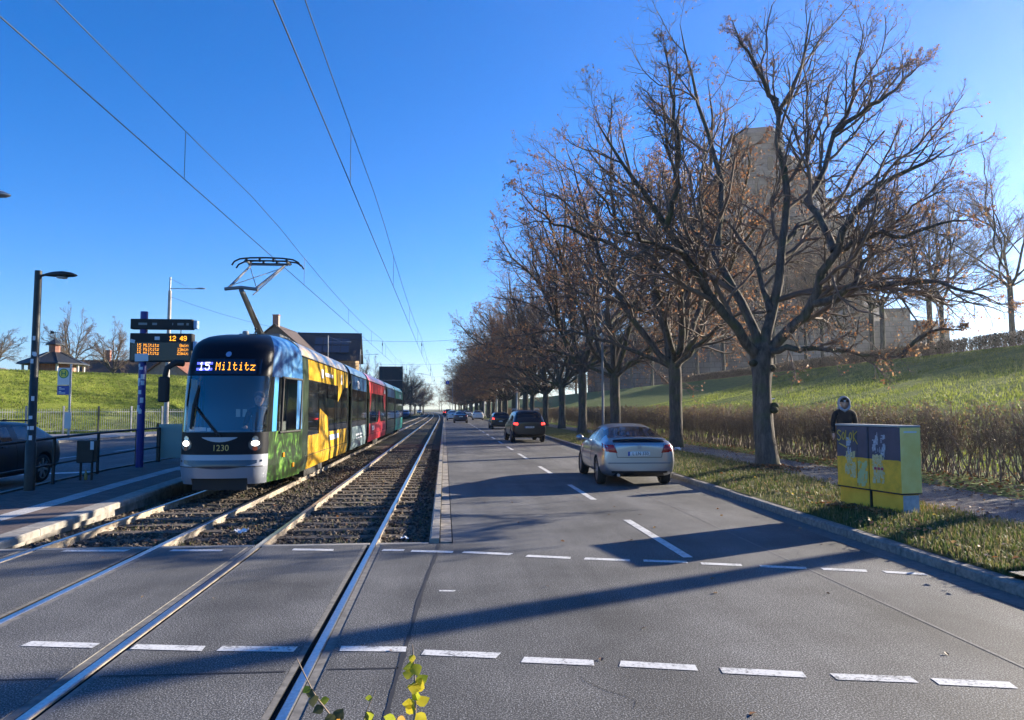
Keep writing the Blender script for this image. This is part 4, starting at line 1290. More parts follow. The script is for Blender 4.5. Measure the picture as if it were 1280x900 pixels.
A_BLU = art('blue_livery', [(0.35,(0.012,0.05,0.16)),(0.5,(0.04,0.17,0.40)),(0.68,(0.20,0.40,0.62))], 1.6, (1,1,.8), dist=1.8)
A_PALE = art('pale_blue_livery', [(0.35,(0.10,0.17,0.19)),(0.5,(0.30,0.42,0.45)),(0.68,(0.55,0.65,0.66))], 1.8, (1,1.6,1.2), dist=2)
A_RED = art('red_livery', [(0.28,(0.10,0.05,0.04)),(0.40,(0.62,0.035,0.05)),(0.62,(0.74,0.06,0.08)),(0.72,(0.72,0.38,0.38))], 1.2, (1,1.5,.6), dist=1.4)
A_TEAL = art('teal_livery', [(0.34,(0.02,0.10,0.09)),(0.5,(0.03,0.36,0.31)),(0.68,(0.06,0.52,0.46))], 1.2, (1,1.5,.6))
M_LED = emit('amber_led', (1.0,0.36,0.02), 1.5)
M_LEDB = emit('blue_led', (0.10,0.12,1.0), 1.2)
M_LEDW = emit('white_led', (0.95,0.9,1.0), 1.0)
M_HEAD = emit('headlight_glow', (1.0,0.96,0.9), 3.0)
M_AMBER = mat('amber_lens', (0.85,0.30,0.02), 0.25)
M_WHITE = mat('white_print', (0.75,0.76,0.78), 0.5)

TX, TY = -4.30, 14.65
tram = thing('tram', 'multicoloured tram with headlights on, showing Miltitz, waiting at the platform', 'tram', (TX, TY, 0))
PLAN = [(0,0),(.12,.004),(.23,.012),(.34,.025),(.45,.045),(.54,.07),(.62,.105),(.695,.155),(.755,.22),(.80,.31),(.83,.42),(.858,.55),(.90,.75),(.94,.95),(.985,1.25),(1.03,1.6),(1.068,1.95),(1.093,2.25),(1.1,2.45)]
COLS = [(-x,y) for x,y in PLAN[:0:-1]] + PLAN
ZR = [.30,.36,.42,.50,.57,.64,.72,.80,.87,.95,1.03,1.12,1.2,1.30,1.45,1.65,1.85,2.05,2.25,2.40,2.5,2.6,2.7,2.8,2.9,3.0,3.1,3.18,3.25,3.31,3.36,3.40,3.42]
def y0z(z): return float(np.interp(z,[.30,.42,.64,.88,1.3,1.85,2.4,2.75,3.0,3.15,3.25,3.35,3.42],[.10,.03,0,.03,.06,.16,.30,.42,.58,.78,1.08,1.65,2.45]))
def hwz(z): return float(np.interp(z,[.30,.6,2.4,2.94,3.1,3.22,3.32,3.38,3.42],[1.05,1.1,1.1,1.075,1.01,.90,.74,.55,.25]))
def nose(x,y,z):
    a = y0z(z); return (x*hwz(z)/1.1, y*(1-a/2.45)+a, z)
NV = [nose(x,y,z) for z in ZR for x,y in COLS]
NC = len(COLS)
cells = {}
for r in range(len(ZR)-1):
    zm = (ZR[r]+ZR[r+1])/2
    for c in range(NC-1):
        k = c-18 if c >= 18 else 17-c      # 0 at the centre .. 17 at the rear of the cab
        xm = abs(COLS[c][0]+COLS[c+1][0])/2
        right = c >= 18
        if zm < .64:
            if k < 10:
                if xm < .5 and zm < .42 : continue
                p = 'bumper'
            else: p = 'cab_side'
        elif zm < .87: p = 'bumper_band' if k < 10 else 'cab_side'
        elif zm < 1.30: p = 'front_mask' if k < 10 else 'cab_side'
        elif zm < 2.40:
            p = 'windscreen' if k < 9 else 'corner_glass' if k < 11 else 'blue_pillar' if k == 11 else 'cab_window' if k < 16 else 'rear_pillar'
            
        else: p = 'front_fairing' if k < 10 else 'cab_roof_side'
        if p not in ('bumper','bumper_band','front_mask','windscreen','front_fairing'): p += ' R' if right else ' L'
        cells.setdefault(p, []).append((r*NC+c, r*NC+c+1, (r+1)*NC+c+1, (r+1)*NC+c))
pm = {'bumper':M_SILVER,'bumper_band':M_SILVER,'front_mask':M_BLACKG,'windscreen':M_SCREEN,'corner_glass':M_TINT,'blue_pillar':mat('bright_blue_paint',(0.05,0.30,0.62),.3,coat=.4),'cab_window':glass_mat('cab_window_glass',(.55,.6,.62),.06),'rear_pillar':A_BLU,'cab_side':A_GRN,'front_fairing':M_BLACKG,'cab_roof_side':A_BLU}
for p, fs in cells.items():
    used = sorted({i for f in fs for i in f}); mp = {u:i for i,u in enumerate(used)}
    raw(p.split()[0], [NV[u] for u in used], [tuple(mp[i] for i in f) for f in fs], pm[p.split()[0]], tram, True)
nose_bvh = BVHTree.FromPolygons([Vector(v) for v in NV], [f for fs in cells.values() for f in fs])
def on_nose(x, z, off=.008):
    h = nose_bvh.ray_cast(Vector((x,-4,z)), Vector((0,1,0)))
    if h[0] is None: return Vector((x, y0z(z)-off, z))
    n = h[1]; 
    if n.y > 0: n = -n
    return h[0] + n*off
def nose_patch(name, poly, m, off=.01, parent=tram, n=10):
    """poly as two matching edge lists: bottom and top (x,z) points"""
    lo, hi = poly
    V = []
    for j in range(4):
        t = j/3
        for a,b in zip(lo,hi): V.append(on_nose(a[0]+(b[0]-a[0])*t, a[1]+(b[1]-a[1])*t, off))
    return raw(name, [tuple(v) for v in V], grid_faces(4,len(lo)), m, parent, True)
def nose_disc(name, cx, cz, r, m, off=.012, parent=tram, sx=1.0):
    V = [on_nose(cx,cz,off)] + [on_nose(cx+sx*r*math.cos(t), cz+r*math.sin(t), off) for t in np.linspace(0,2*math.pi,17)[:-1]]
    return raw(name, [tuple(v) for v in V], [(0,1+i,1+(i+1)%16) for i in range(16)], m, parent, True)
# display
xs = np.linspace(-.60,.66,9)
disp = nose_patch('destination_display', ([(x,2.43) for x in xs],[(x,2.735) for x in xs]), mat('display_glass',(0.012,0.022,0.045),.12), .006)
mb = MB(); dots(mb, 'Miltitz', -.19, 2.665, .0178, .0235, lambda u,v: tuple(on_nose(u,v,.012)), .66, 6.1)
mb.build('display_text', [M_LED], disp, fix=False)
mb = MB(); mb.k = 0
def plate(x0,x1,z0,z1,k,off=.012):
    mb.k = k; mb.add([tuple(on_nose(x0,z0,off)),tuple(on_nose(x1,z0,off)),tuple(on_nose(x1,z1,off)),tuple(on_nose(x0,z1,off))],[(0,1,2,3)])
for r in range(7):
    z = 2.665 - r*.0235
    if r in (0,6,1,5): 
        for i in range(17): plate(-.57+i*.0185,-.57+i*.0185+.015,z-.019,z,0)
for ch,x0 in (('1',-.52),('5',-.40)):
    for r,row in enumerate(FONT57[ch].split()):
        for c,bit in enumerate(row):
            if bit=='1': plate(x0+c*.0185,x0+c*.0185+.015,2.665-r*.0235-.019,2.665-r*.0235,1,.016)
mb.build('line_number', [M_LEDB,M_LEDW], disp, fix=False)
nose_disc('emblem', .02, 2.83, .055, mat('emblem_blue',(0.22,0.33,0.52),.35))
# smile, wedge, number
xs = np.linspace(-.33,.33,13)
nose_patch('silver_smile', ([(x,1.13+.085*(x/.33)**2-.02) for x in xs],[(x,1.205) for x in xs]), M_SILVER)
xs = np.linspace(-.76,.76,15)
nose_patch('blue_wedge', ([(x,.60+.13*(abs(x)/.76)**2.2) for x in xs],[(x,.765) for x in xs]), M_DBLUE, .007)
mb = MB(); xs = np.linspace(-.77,.77,15)
for a,b in zip(xs[:-1],xs[1:]):
    mb.add([tuple(on_nose(a,.634,.011)),tuple(on_nose(b,.634,.011)),tuple(on_nose(b,.648,.011)),tuple(on_nose(a,.648,.011))],[(0,1,2,3)])
mb.build('bumper_seam',[M_BLACK],tram)
tv, tf = text_geo('1230', .165, 0)
raw('fleet_number', [tuple(on_nose(.03+v[0]*.95, .995+v[1], .014)) for v in tv], tf, mat('gold_lettering',(0.62,0.42,0.12),.4), tram)
for s in (-1,1):
    hl = nose_disc('headlight_housing', s*.64, 1.06, .115, mat('lamp_housing',(0.05,0.05,0.055),.2), .008)
    nose_disc('headlight', s*.64, 1.085, .052, M_HEAD, .02, hl, 1.25)
    nose_disc('upper_lamp', s*.64, 1.175, .05, mat('clear_lens',(0.35,0.37,0.4),.1,.6), .014, hl)
    nose_disc('indicator', s*.64, .985, .042, mat('red_amber_lens',(0.30,0.06,0.02),.2), .02, hl)
# coupling recess
mb = MB(); mb.box((0,.75,.32),(1.02,1.2,.26)); mb.build('coupler_recess',[M_BLACK],tram)
# cab interior
mb = MB(); mb.box((0,2.42,1.85),(2.05,.04,1.5)); mb.build('cab_wall',[mat('cab_wall_paint',(0.10,0.17,0.26),.6)],tram)
mb = MB(); mb.box((0,.82,1.22),(1.55,.75,.16)); mb.box((0,1.4,.75),(1.6,1.8,.06)); mb.build('dashboard',[mat('dash_grey',(0.10,0.11,0.12),.6)],tram)
mb = MB(); mb.box((.55,1.55,1.45),(.5,.12,.75)); mb.box((.55,1.3,1.12),(.5,.5,.12)); mb.build('driver_seat',[mat('seat_cloth',(0.03,0.035,0.05),.9)],tram)
rnd = random.Random(8); mb = MB()
for i in range(9): mb.box((-.72+rnd.uniform(0,.35),.55+rnd.uniform(0,.3),1.33+rnd.uniform(0,.03)),(.09,.02,.07),rnd.uniform(-.6,.6))
mb.build('paper_clutter',[M_WHITE],tram)
for i,x in enumerate((-.16,-.02,.12)):
    mb = MB(); mb.box((x,1.9,1.66),(.085,.02,.17)); mb.build('notice_sheet',[mat('pale_paper',(0.6,0.68,0.66),.7)],tram)
mb = MB(); mb.box((.76,1.6,1.15),(.2,.7,.66)); mb.build('cab_door_panel',[mat('cream_panel',(0.42,0.41,0.38),.6)],tram)
# frames round the cab side windows
for s in (-1,1):
    mb = MB()
    for y in (.98,2.2):
        mb.tube([(s*(np.interp(y,[p[1] for p in PLAN],[p[0] for p in PLAN])+.008),y,1.25),(s*(np.interp(y,[p[1] for p in PLAN],[p[0] for p in PLAN])+.008),y+.18,2.42)],.028,6)
    for z,d in ((1.27,0),(2.40,.2)):
        mb.tube([(s*(np.interp(y,[p[1] for p in PLAN],[p[0] for p in PLAN])+.008),y+d,z) for y in (.9,1.3,1.7,2.2)],.026,6)
    mb.build('window_frame',[M_BLACK],tram)
    for y,z in ((1.15,.80),(1.75,.55)):
        mb = MB(); mb.bbox((s*(np.interp(y,[p[1] for p in PLAN],[p[0] for p in PLAN])+.006),y,z),(.03,.13,.09),.01); mb.build('side_marker_lamp',[M_AMBER],tram)
# wiper
w = MB(); pv = on_nose(-.02,1.24,.05); el = on_nose(-.50,1.80,.06)
w.tube([pv,el],.016,6); w.tube([on_nose(.03,1.22,.05),on_nose(-.46,1.76,.06)],.012,6)
w.tube([on_nose(-.55,1.36,.03),on_nose(-.52,1.8,.035),on_nose(-.47,2.2,.03)],[.02,.035,.012],6)
w.build('wiper',[M_BLACK],tram)
# mirrors
for s in (-1,1):
    if s > 0:
        continue
    m = MB(); m.tube([(s*.90,.62,2.66),(s*1.02,.5,2.66),(s*1.14,.42,2.55),(s*1.17,.40,2.38)],[.07,.065,.055,.05],8)
    arm = m.build('mirror_arm',[M_BLACK],tram)
    m = MB(); m.bbox((s*1.18,.40,2.13),(.19,.16,.50),.05); m.build('mirror_housing',[M_BLACK],arm)
# ---- carriages
SEC_LOW = [(1.05,.33),(1.10,.62),(1.10,1.12)]
SEC_UP  = [(1.10,2.44),(1.09,2.72),(1.075,2.94)]
SEC_ROOF = [(1.075,2.94),(1.04,3.05),(.97,3.17),(.86,3.27),(.70,3.35),(.45,3.40),(0,3.42)]
def side_sheet(name, sec, y0, y1, m, side, parent=tram, off=0.0, n=6, smooth=True):
    ys = np.linspace(y0,y1,n)
    V = [(side*(x+off),y,z) for y in ys for x,z in sec]
    F = grid_faces(n,len(sec))
    if side > 0: F = F[:,::-1]
    return raw(name,V,F,m,parent,smooth)
MODS = [(2.45,10.5,A_YEL,A_YEL,A_YROOF,5),(11.15,16.5,A_PALE,A_BLU,A_PALE,3),(17.1,26.6,A_RED,A_RED,A_RED,4),(27.2,33.6,A_DGRN,A_BLU,A_PALE,3),(34.2,42.6,A_TEAL,A_TEAL,A_TEAL,4)]
for i,(a,b,ml,mu,mr,nw) in enumerate(MODS):
    for s in (-1,1):
        lo0 = a + (.75 if i == 0 else .35)
        side_sheet('lower_panel', SEC_LOW, lo0, b-.28, ml, s)
        side_sheet('end_panel', SEC_LOW+SEC_UP, a, lo0-.004, A_DGRN, s)
        side_sheet('end_panel', SEC_LOW+SEC_UP, b-.276, b, A_DGRN, s)
        side_sheet('upper_panel', SEC_UP, lo0, b-.28, mu, s)
        side_sheet('window_backing', [(1.085,1.11),(1.085,2.45)], lo0-.01, b-.27, M_BLACK, s)
        L = (b-.28-lo0)/nw
        for k in range(nw):
            side_sheet('window', [(1.097,1.135),(1.097,2.425)], lo0+k*L+.035, lo0+(k+1)*L-.035, M_TINT, s, n=2, smooth=False)
        side_sheet('roof', SEC_ROOF, a, b, mr, s, n=8)
        mb = MB(); mb.tube([(s*1.083,a,2.945),(s*1.083,b,2.945)],.018,6); mb.build('gutter_rail',[mat('gutter_dark',(0.03,0.035,0.03),.5)],tram)
        mb = MB(); mb.box((s*1.104,(a+b)/2,.66),(.008,b-a-.7,.014)); mb.build('panel_seam',[M_BLACK],tram)
    if i < 4:
        mb = MB()
        sec = [(x*.93,z*.985) for x,z in SEC_LOW+SEC_UP+SEC_ROOF[1:]]
        ys = np.linspace(b-.02, MODS[i+1][0]+.02, 9)
        V = []
        for j,y in enumerate(ys):
            q = 1.0 if j%2 else .965
            V += [(x*q,y,z) for x,z in sec] + [(-x*q,y,z) for x,z in sec[-2::-1]]
        n = 2*len(sec)-1
        raw('bellows', V, grid_faces(9,n), M_BLACK, tram)
    if i in (0,2,4):
        for yb in ((a+b)/2,) if i == 2 else ((a+b)/2+ (-1.6 if i == 0 else 1.6),):
            mb = MB(); mb.box((0,yb,.30),(1.9,2.6,.34)); mb.build('bogie',[M_BLACK],tram)
            for s in (-1,1):
                for d in (-.9,.9):
                    w = MB(); w.lathe([(.30,-.05),(.30,.05),(.26,.06),(.08,.07)],(s*.73,yb+d,.30),20,'X'); w.build('wheel',[M_RUST],tram)
mb = MB(); mb.box((0,22.5,.46),(1.9,40,.18)); mb.build('underframe',[M_BLACK],tram)
# rear end
mb = MB(); mb.box((0,42.66,1.85),(2.1,.12,2.9)); mb.build('rear_end',[M_DBLUE],tram)
# window films and printed details on the near side
def side_poly(name, pts, m, parent=tram, off=1.106):
    return raw(name, [(off,y,z) for y,z in pts], [tuple(range(len(pts)))], m, parent)
side_poly('window_film', [(8.0,2.44),(8.0,1.95),(8.6,2.18),(9.3,2.44)], A_YEL)
side_poly('window_film', [(4.7,1.12),(6.2,1.12),(6.2,1.52),(4.8,1.76)], A_YEL)
side_poly('window_film', [(17.6,2.44),(17.6,1.6),(18.0,2.0),(18.3,2.44)], A_RED)
side_poly('window_film', [(24.4,2.44),(25.0,1.8),(25.9,1.55),(26.2,2.44)], A_RED)
side_poly('window_film', [(21.5,1.12),(22.2,1.7),(22.8,1.12)], A_RED)
for y in (20.6,23.0): side_sheet('door_post', [(1.1,1.12),(1.1,2.44)], y, y+.45, A_DGRN, 1, off=.006)
for y0,y1,z0,z1 in ((5.0,5.3,2.55,2.78),(5.6,7.0,2.62,2.72),(8.6,8.85,2.5,2.8),(6.4,8.2,.88,1.02),(13.0,13.6,2.5,2.78),(12.6,14.8,.78,.84),(12.8,14.6,.66,.70),(18.6,19.6,.8,1.0),(25.0,25.9,2.55,2.75),(38.5,40.0,2.5,2.75)):
    xo = np.interp(z0,[.62,1.12,2.44,2.94],[1.108,1.108,1.108,1.085])+.004
    raw('lettering_patch',[(xo,y0,z0),(xo,y1,z0),(xo-.006,y1,z1),(xo-.006,y0,z1)],[(0,1,2,3)],M_WHITE,tram)
mb = MB(); mb.lathe([(.07,0),(.07,.1),(.05,.12)],(-.12,2.2,3.36),12); mb.build('roof_lamp',[mat('roof_grey',(0.28,0.29,0.30),.6)],tram)
mb = MB(); mb.tube([(.12,2.1,3.36),(.12,2.1,3.52)],.012,6); mb.sphere((.12,2.1,3.52),.03,8,6); mb.tube([(.06,2.1,3.36),(.12,2.1,3.48),(.18,2.1,3.36)],.01,5); mb.build('antenna',[M_BLACK],tram)
# pantograph
M_PANT = mat('pantograph_steel',(0.20,0.21,0.22),.5,.5)
px_ = -.26
pb = MB(); pb.bbox((px_,4.6,3.56),(1.0,1.2,.08),.02)
for sx in (-.4,.4):
    for sy in (4.15,5.05): pb.lathe([(.06,0),(.06,.1)],(px_+sx,sy,3.43),10)
pan = pb.build('pantograph_base',[M_PANT],tram)
K = Vector((px_-.02,2.35,4.42)); HB = 5.60
m = MB(); m.tube([(px_,4.15,3.58),K],[.075,.055],8); m.tube([(px_+.1,4.0,3.60),(K.x+.04,K.y+.12,K.z-.02)],.018,6); m.build('lower_arm',[M_PANT],pan)
m = MB(); hy = 4.75
for s in (-1,1):
    m.tube([(K.x+s*.30,K.y,K.z+.02),(px_+s*.42,hy,HB-.14)],[.032,.024],6)
m.tube([(K.x-.36,K.y,K.z+.02),(K.x,K.y,K.z+.06),(K.x+.36,K.y,K.z+.02)],.04,8)
m.tube([(K.x-.3,K.y+.1,K.z+.1),(px_+.40,hy-.2,HB-.25)],.010,5); m.tube([(K.x+.3,K.y+.1,K.z+.1),(px_-.40,hy-.2,HB-.25)],.010,5)
m.tube([(K.x+.25,K.y+.05,K.z-.1),(px_+.36,hy+.2,HB-.16)],.014,5)
m.tube([(px_-.5,hy,HB-.14),(px_+.5,hy,HB-.14)],.022,6)
m.build('upper_arm',[M_PANT],pan)
for d in (-.2,.2):
    m = MB()
    pts = [(px_-.86,hy+d,HB-.20),(px_-.80,hy+d,HB-.10),(px_-.66,hy+d,HB-.03),(px_-.4,hy+d,HB),(px_,hy+d,HB+.01),(px_+.4,hy+d,HB),(px_+.66,hy+d,HB-.03),(px_+.80,hy+d,HB-.10),(px_+.86,hy+d,HB-.20)]
    m.tube(pts,.022,6)
    m.tube([(px_-.55,hy+d,HB-.07),(px_+.55,hy+d,HB-.07)],.02,6)
    for x in (-.5,-.17,.17,.5): m.box((px_+x,hy+d,HB-.05),(.05,.05,.1))
    m.build('collector_bar',[M_BLACK],pan)
for s in (-1,1):
    m = MB(); m.tube([(px_+s*.5,hy-.22,HB-.08),(px_+s*.5,hy+.22,HB-.08)],.035,6); m.build('bar_link',[M_PANT],pan)
# ------------------------------------------------------------------ cars
def paint(name, col, metal=0.0, rough=0.32):
    return mat(name, col, rough, metal, coat=0.8)
M_CGLASS = mat('car_glass', (0.015,0.018,0.02), 0.05, spec=0.55)
M_TRIM = mat('black_car_trim', (0.015,0.015,0.016), 0.45)
M_TYRE = mat('tyre_rubber', (0.022,0.022,0.023), 0.85)
M_RIM = mat('alloy_rim', (0.45,0.46,0.48), 0.35, .8)
M_TAIL = mat('red_lens', (0.42,0.012,0.015), 0.18, coat=.5)
M_TAILON = emit('lit_red_lens', (1.0,0.03,0.02), 2.2)
M_PLATE = mat('plate_white', (0.72,0.72,0.70), .5)
M_PLATEB = mat('plate_blue', (0.02,0.06,0.35), .5)
M_PLATET = mat('plate_text', (0.02,0.02,0.02), .6)
M_CLEAR = mat('clear_lamp', (0.55,0.57,0.6), 0.12, .3)

def wheel(root, x, y, r, side, w=.20, spokes=7):
    mb = MB()
    mb.lathe([(r-.085,-w/2),(r-.03,-w/2-.005),(r-.006,-w/2+.03),(r,-.03),(r,.03),(r-.006,w/2-.03),(r-.03,w/2+.005),(r-.085,w/2)],(0,0,0),26,'X',cap=False)
    t = mb.build('wheel',[M_TYRE],root); t.location = (x,y,r)
    m = MB(); o = side*(w/2-.012)
    m.lathe([(r-.075,o-side*.09),(r-.085,o),(r-.105,o-side*.008)],(0,0,0),24,'X',cap=False)
    for i in range(spokes):
        M = Matrix.Rotation(i*2*math.pi/spokes,3,'X')
        m.box(tuple(M@Vector((o-side*.018,0,(r-.1)*.55))),(.028,.055,(r-.1)*.95),M=M)
    m.lathe([(.055,o-side*.03),(.05,o+side*.004),(0.001,o+side*.006)],(0,0,0),12,'X')
    m.build('rim',[M_RIM],t)
    k = MB(); k.lathe([(r-.09,o-side*.06),(0.001,o-side*.06)],(0,0,0),20,'X'); k.build('brake_disc',[mat('brake_dark',(0.03,0.03,0.03),.6)],t)
    return t

def car(name, label, cat, spec, loc, rz, group=None, pm=None, plate=None, brake=False, detail=True, parts=True):
    """local: rear bumper at y=0, nose towards +y. spec: stations, side windows, screens, wheels"""
    root = thing(name, label, cat, loc, rz, group)
    S = spec['st']
    V, F, M = [], [], []
    n = 9
    for (y,zb,w,zw,wb,zbelt,wt,zt) in S:
        half = [(0,zb),(w*.80,zb),(w*.97,zb+.10),(w,zw),((w+wb)/2*1.002,(zw+zbelt)/2+.02),(wb,zbelt),(wt,zt-.055*(1 if zt-zbelt>.15 else .35)),(wt*.62,zt-.008),(0,zt)]
        V += [(x,y,z) for x,z in half] + [(-x,y,z) for x,z in half[-2:0:-1]]
    N = 2*n-2
    for i in range(len(S)-1):
        ya, yb = S[i][0], S[i+1][0]
        for j in range(N):
            j2 = (j+1)%N
            F.append((i*N+j,i*N+j2,(i+1)*N+j2,(i+1)*N+j))
            jj = j if j < n-1 else N-1-j
            m = 0
            if jj == 0: m = 2
            if jj == 5 and i in spec['side']: m = 1
            if jj in (6,7) and i in spec['screen']: m = 1
            M.append(m)
    for e,rev in ((0,True),(len(S)-1,False)):
        b = e*N
        for j in range(n-1):
            a1,a2 = j, j+1
            c1,c2 = (N-j)%N, (N-j-1)%N
            f = (b+a1,b+a2,b+c2,b+c1)
            f = tuple(dict.fromkeys(f))
            if len(f) < 3: continue
            F.append(f if not rev else f[::-1]); M.append(0)
    tmp = raw('body', V, F, [pm, M_CGLASS, M_TRIM, M_TRIM], None, True, M)
    bm = bmesh.new(); bm.from_mesh(tmp.data); bmesh.ops.recalc_face_normals(bm, faces=bm.faces); bm.to_mesh(tmp.data); bm.free()
    sub = tmp.modifiers.new('s','SUBSURF'); sub.levels = 2 if detail else 1; sub.render_levels = sub.levels
    cutters = []
    r = spec['r']
    for y in spec['wheels']:
        for s in (-1,1):
            m = MB(); m.lathe([(r+.055,-.17),(r+.055,.17)],(s*(spec['track']+.04),y,r+.005),28,'X')
            c = m.build('cut',[pm, M_CGLASS, M_TRIM, M_TRIM]); c.data.polygons.foreach_set('material_index',np.full(len(c.data.polygons),3,dtype=np.int32))
            b = tmp.modifiers.new('b','BOOLEAN'); b.object = c; b.operation = 'DIFFERENCE'; b.solver = 'EXACT'
            cutters.append(c)
    me = evaluated_mesh(tmp)
    bvh = BVHTree.FromPolygons([v.co.copy() for v in me.vertices],[tuple(p.vertices) for p in me.polygons])
    bpy.data.objects.remove(tmp)
    for c in cutters: bpy.data.objects.remove(c)
    vs = [tuple(v.co) for v in me.vertices]
    groups = {0:[],1:[]}
    for p in me.polygons: groups[1 if p.material_index == 1 else 0].append((tuple(p.vertices),p.material_index))
    def sub_obj(nm, fl, mats):
        used = sorted({i for f,_ in fl for i in f}); mp = {u:k for k,u in enumerate(used)}
        return raw(nm,[vs[u] for u in used],[tuple(mp[i] for i in f) for f,_ in fl],mats,root,True,[m for _,m in fl])
    body = sub_obj('body', groups[0], [pm, M_CGLASS, M_TRIM, M_TRIM])
    # glass islands
    par = {}
    def find(a):
        while par.setdefault(a,a) != a: par[a] = par[par[a]]; a = par[a]
        return a
    for f,_ in groups[1]:
        for i in f[1:]: par[find(f[0])] = find(i)
    isl = {}
    for f,m in groups[1]: isl.setdefault(find(f[0]),[]).append((f,0))
    for k,fl in isl.items():
        ys = [vs[i][1] for f,_ in fl for i in f]; xs_ = [vs[i][0] for f,_ in fl for i in f]
        nm = 'side_window' if min(xs_) > .2 or max(xs_) < -.2 else 'rear_window' if sum(ys)/len(ys) < spec['L']*.45 else 'windscreen'
        sub_obj(nm, fl, [M_CGLASS])
    bpy.data.meshes.remove(me)
    def hit(x,z,front=False,off=.008):
        o = Vector((x,spec['L']+3,z)) if front else Vector((x,-3,z))
        for _ in range(14):
            h = bvh.ray_cast(o, Vector((0,-1,0)) if front else Vector((0,1,0)))
            if h[0] is not None and h[0].y < spec['L']*.3 or (front and h[0] is not None): break
            o.x *= .975
        if h[0] is None: return Vector((x, spec['L'] if front else 0, z))
        nn = h[1]
        if nn.y*(1 if front else -1) < 0: nn = -nn
        return h[0]+nn*off
    def hits(y,z,s,off=.008):
        h = bvh.ray_cast(Vector((s*3,y,z)),Vector((-s,0,0)))
        if h[0] is None: return Vector((s*spec['track'],y,z))
        nn = h[1]
        if nn.x*s < 0: nn = -nn
        return h[0]+nn*off
    def patch(nm, pts, m, off=.010, front=False, nx=7, nz=5, parent=root, thick=True):
        (ax,az),(bx_,bz),(cx,cz),(dx,dz) = pts      # around: bottom-in, bottom-out, top-out, top-in
        P = []
        for j in range(nz):
            for i in range(nx):
                u, v = i/(nx-1), j/(nz-1)
                x = (ax*(1-u)+bx_*u)*(1-v)+(dx*(1-u)+cx*u)*v; z = (az*(1-u)+bz*u)*(1-v)+(dz*(1-u)+cz*u)*v
                o = -.004 if (thick and (i in (0,nx-1) or j in (0,nz-1))) else off
                P.append(tuple(hit(x,z,front,o)))
        return raw(nm,P,grid_faces(nz,nx),m,parent,True)
    def spatch(nm, pts, m, s, off=.010, nx=6, nz=4, parent=root):
        (ax,az),(bx_,bz),(cx,cz),(dx,dz) = pts
        P = []
        for j in range(nz):
            for i in range(nx):
                u, v = i/(nx-1), j/(nz-1)
                y = (ax*(1-u)+bx_*u)*(1-v)+(dx*(1-u)+cx*u)*v; z = (az*(1-u)+bz*u)*(1-v)+(dz*(1-u)+cz*u)*v
                o = -.004 if (i in (0,nx-1) or j in (0,nz-1)) else off
                P.append(tuple(hits(y,z,s,o)))
        return raw(nm,P,grid_faces(nz,nx),m,parent,True)
    for y in spec['wheels']:
        for s in (-1,1): wheel(root, s*(spec['track']-.115), y, r, s, .20)
    # inner arches so that no daylight shows
    mb = MB(); mb.box((0,sum(spec['wheels'])/2,.42),(spec['track']*2-.42,spec['wheels'][1]-spec['wheels'][0]+.75,.36)); mb.build('underbody',[M_TRIM],root)
    lamp = M_TAILON if brake else M_TAIL
    for s in (-1,1):
        patch('tail_light',[(s*x,z) for x,z in spec['tail']],lamp)
        patch('headlight',[(s*x,z) for x,z in spec['head']],M_CLEAR,front=True)
    pz = spec['plate']
    p = patch('number_plate',[(-.26,pz-.055),(.26,pz-.055),(.26,pz+.055),(-.26,pz+.055)],M_PLATE,.012)
    patch('plate_band',[(-.26,pz-.053),(-.215,pz-.053),(-.215,pz+.053),(-.26,pz+.053)],M_PLATEB,.016,parent=p)
    if plate:
        tv,tf = text_geo(plate,.105,0)
        raw('plate_text',[tuple(hit(.02+v[0]*.92,pz+v[1],False,.018)) for v in tv],tf,M_PLATET,p)
    patch('bumper_trim',[(-.7,spec['bz']),(.7,spec['bz']),(.72,spec['bz']+.07),(-.72,spec['bz']+.07)],M_TRIM,.008,nx=13)
    patch('grille',[(-.42,spec['gz']),(.42,spec['gz']),(.46,spec['gz']+.14),(-.46,spec['gz']+.14)],M_TRIM,.008,True,nx=11)
    mir = spec['mirror']
    for s in (-1,1):
        m = MB(); m.tube([(s*(mir[0]-.14),mir[1],mir[2]-.03),(s*(mir[0]+.02),mir[1],mir[2])],.03,6); m.sphere((s*(mir[0]+.09),mir[1],mir[2]+.02),.10,10,7,(1,.6,.75)); m.build('wing_mirror',[pm],root)
        for hy in spec['handles']:
            q = hits(hy, spec['hz'], s, .012)
            m = MB(); m.tube([(q.x,q.y-.09,q.z),(q.x+s*.014,q.y-.05,q.z),(q.x+s*.014,q.y+.05,q.z),(q.x,q.y+.09,q.z)],.013,6); m.build('door_handle',[pm],root)
        for dy in spec['doors']:
            m = MB(); zz = np.linspace(spec['sill'],spec['hz']+.08,7)
            m.tube([tuple(hits(dy,z,s,.0015)) for z in zz],.004,4); m.build('door_seam',[M_TRIM],root)
    return root, patch, spatch, hit, hits

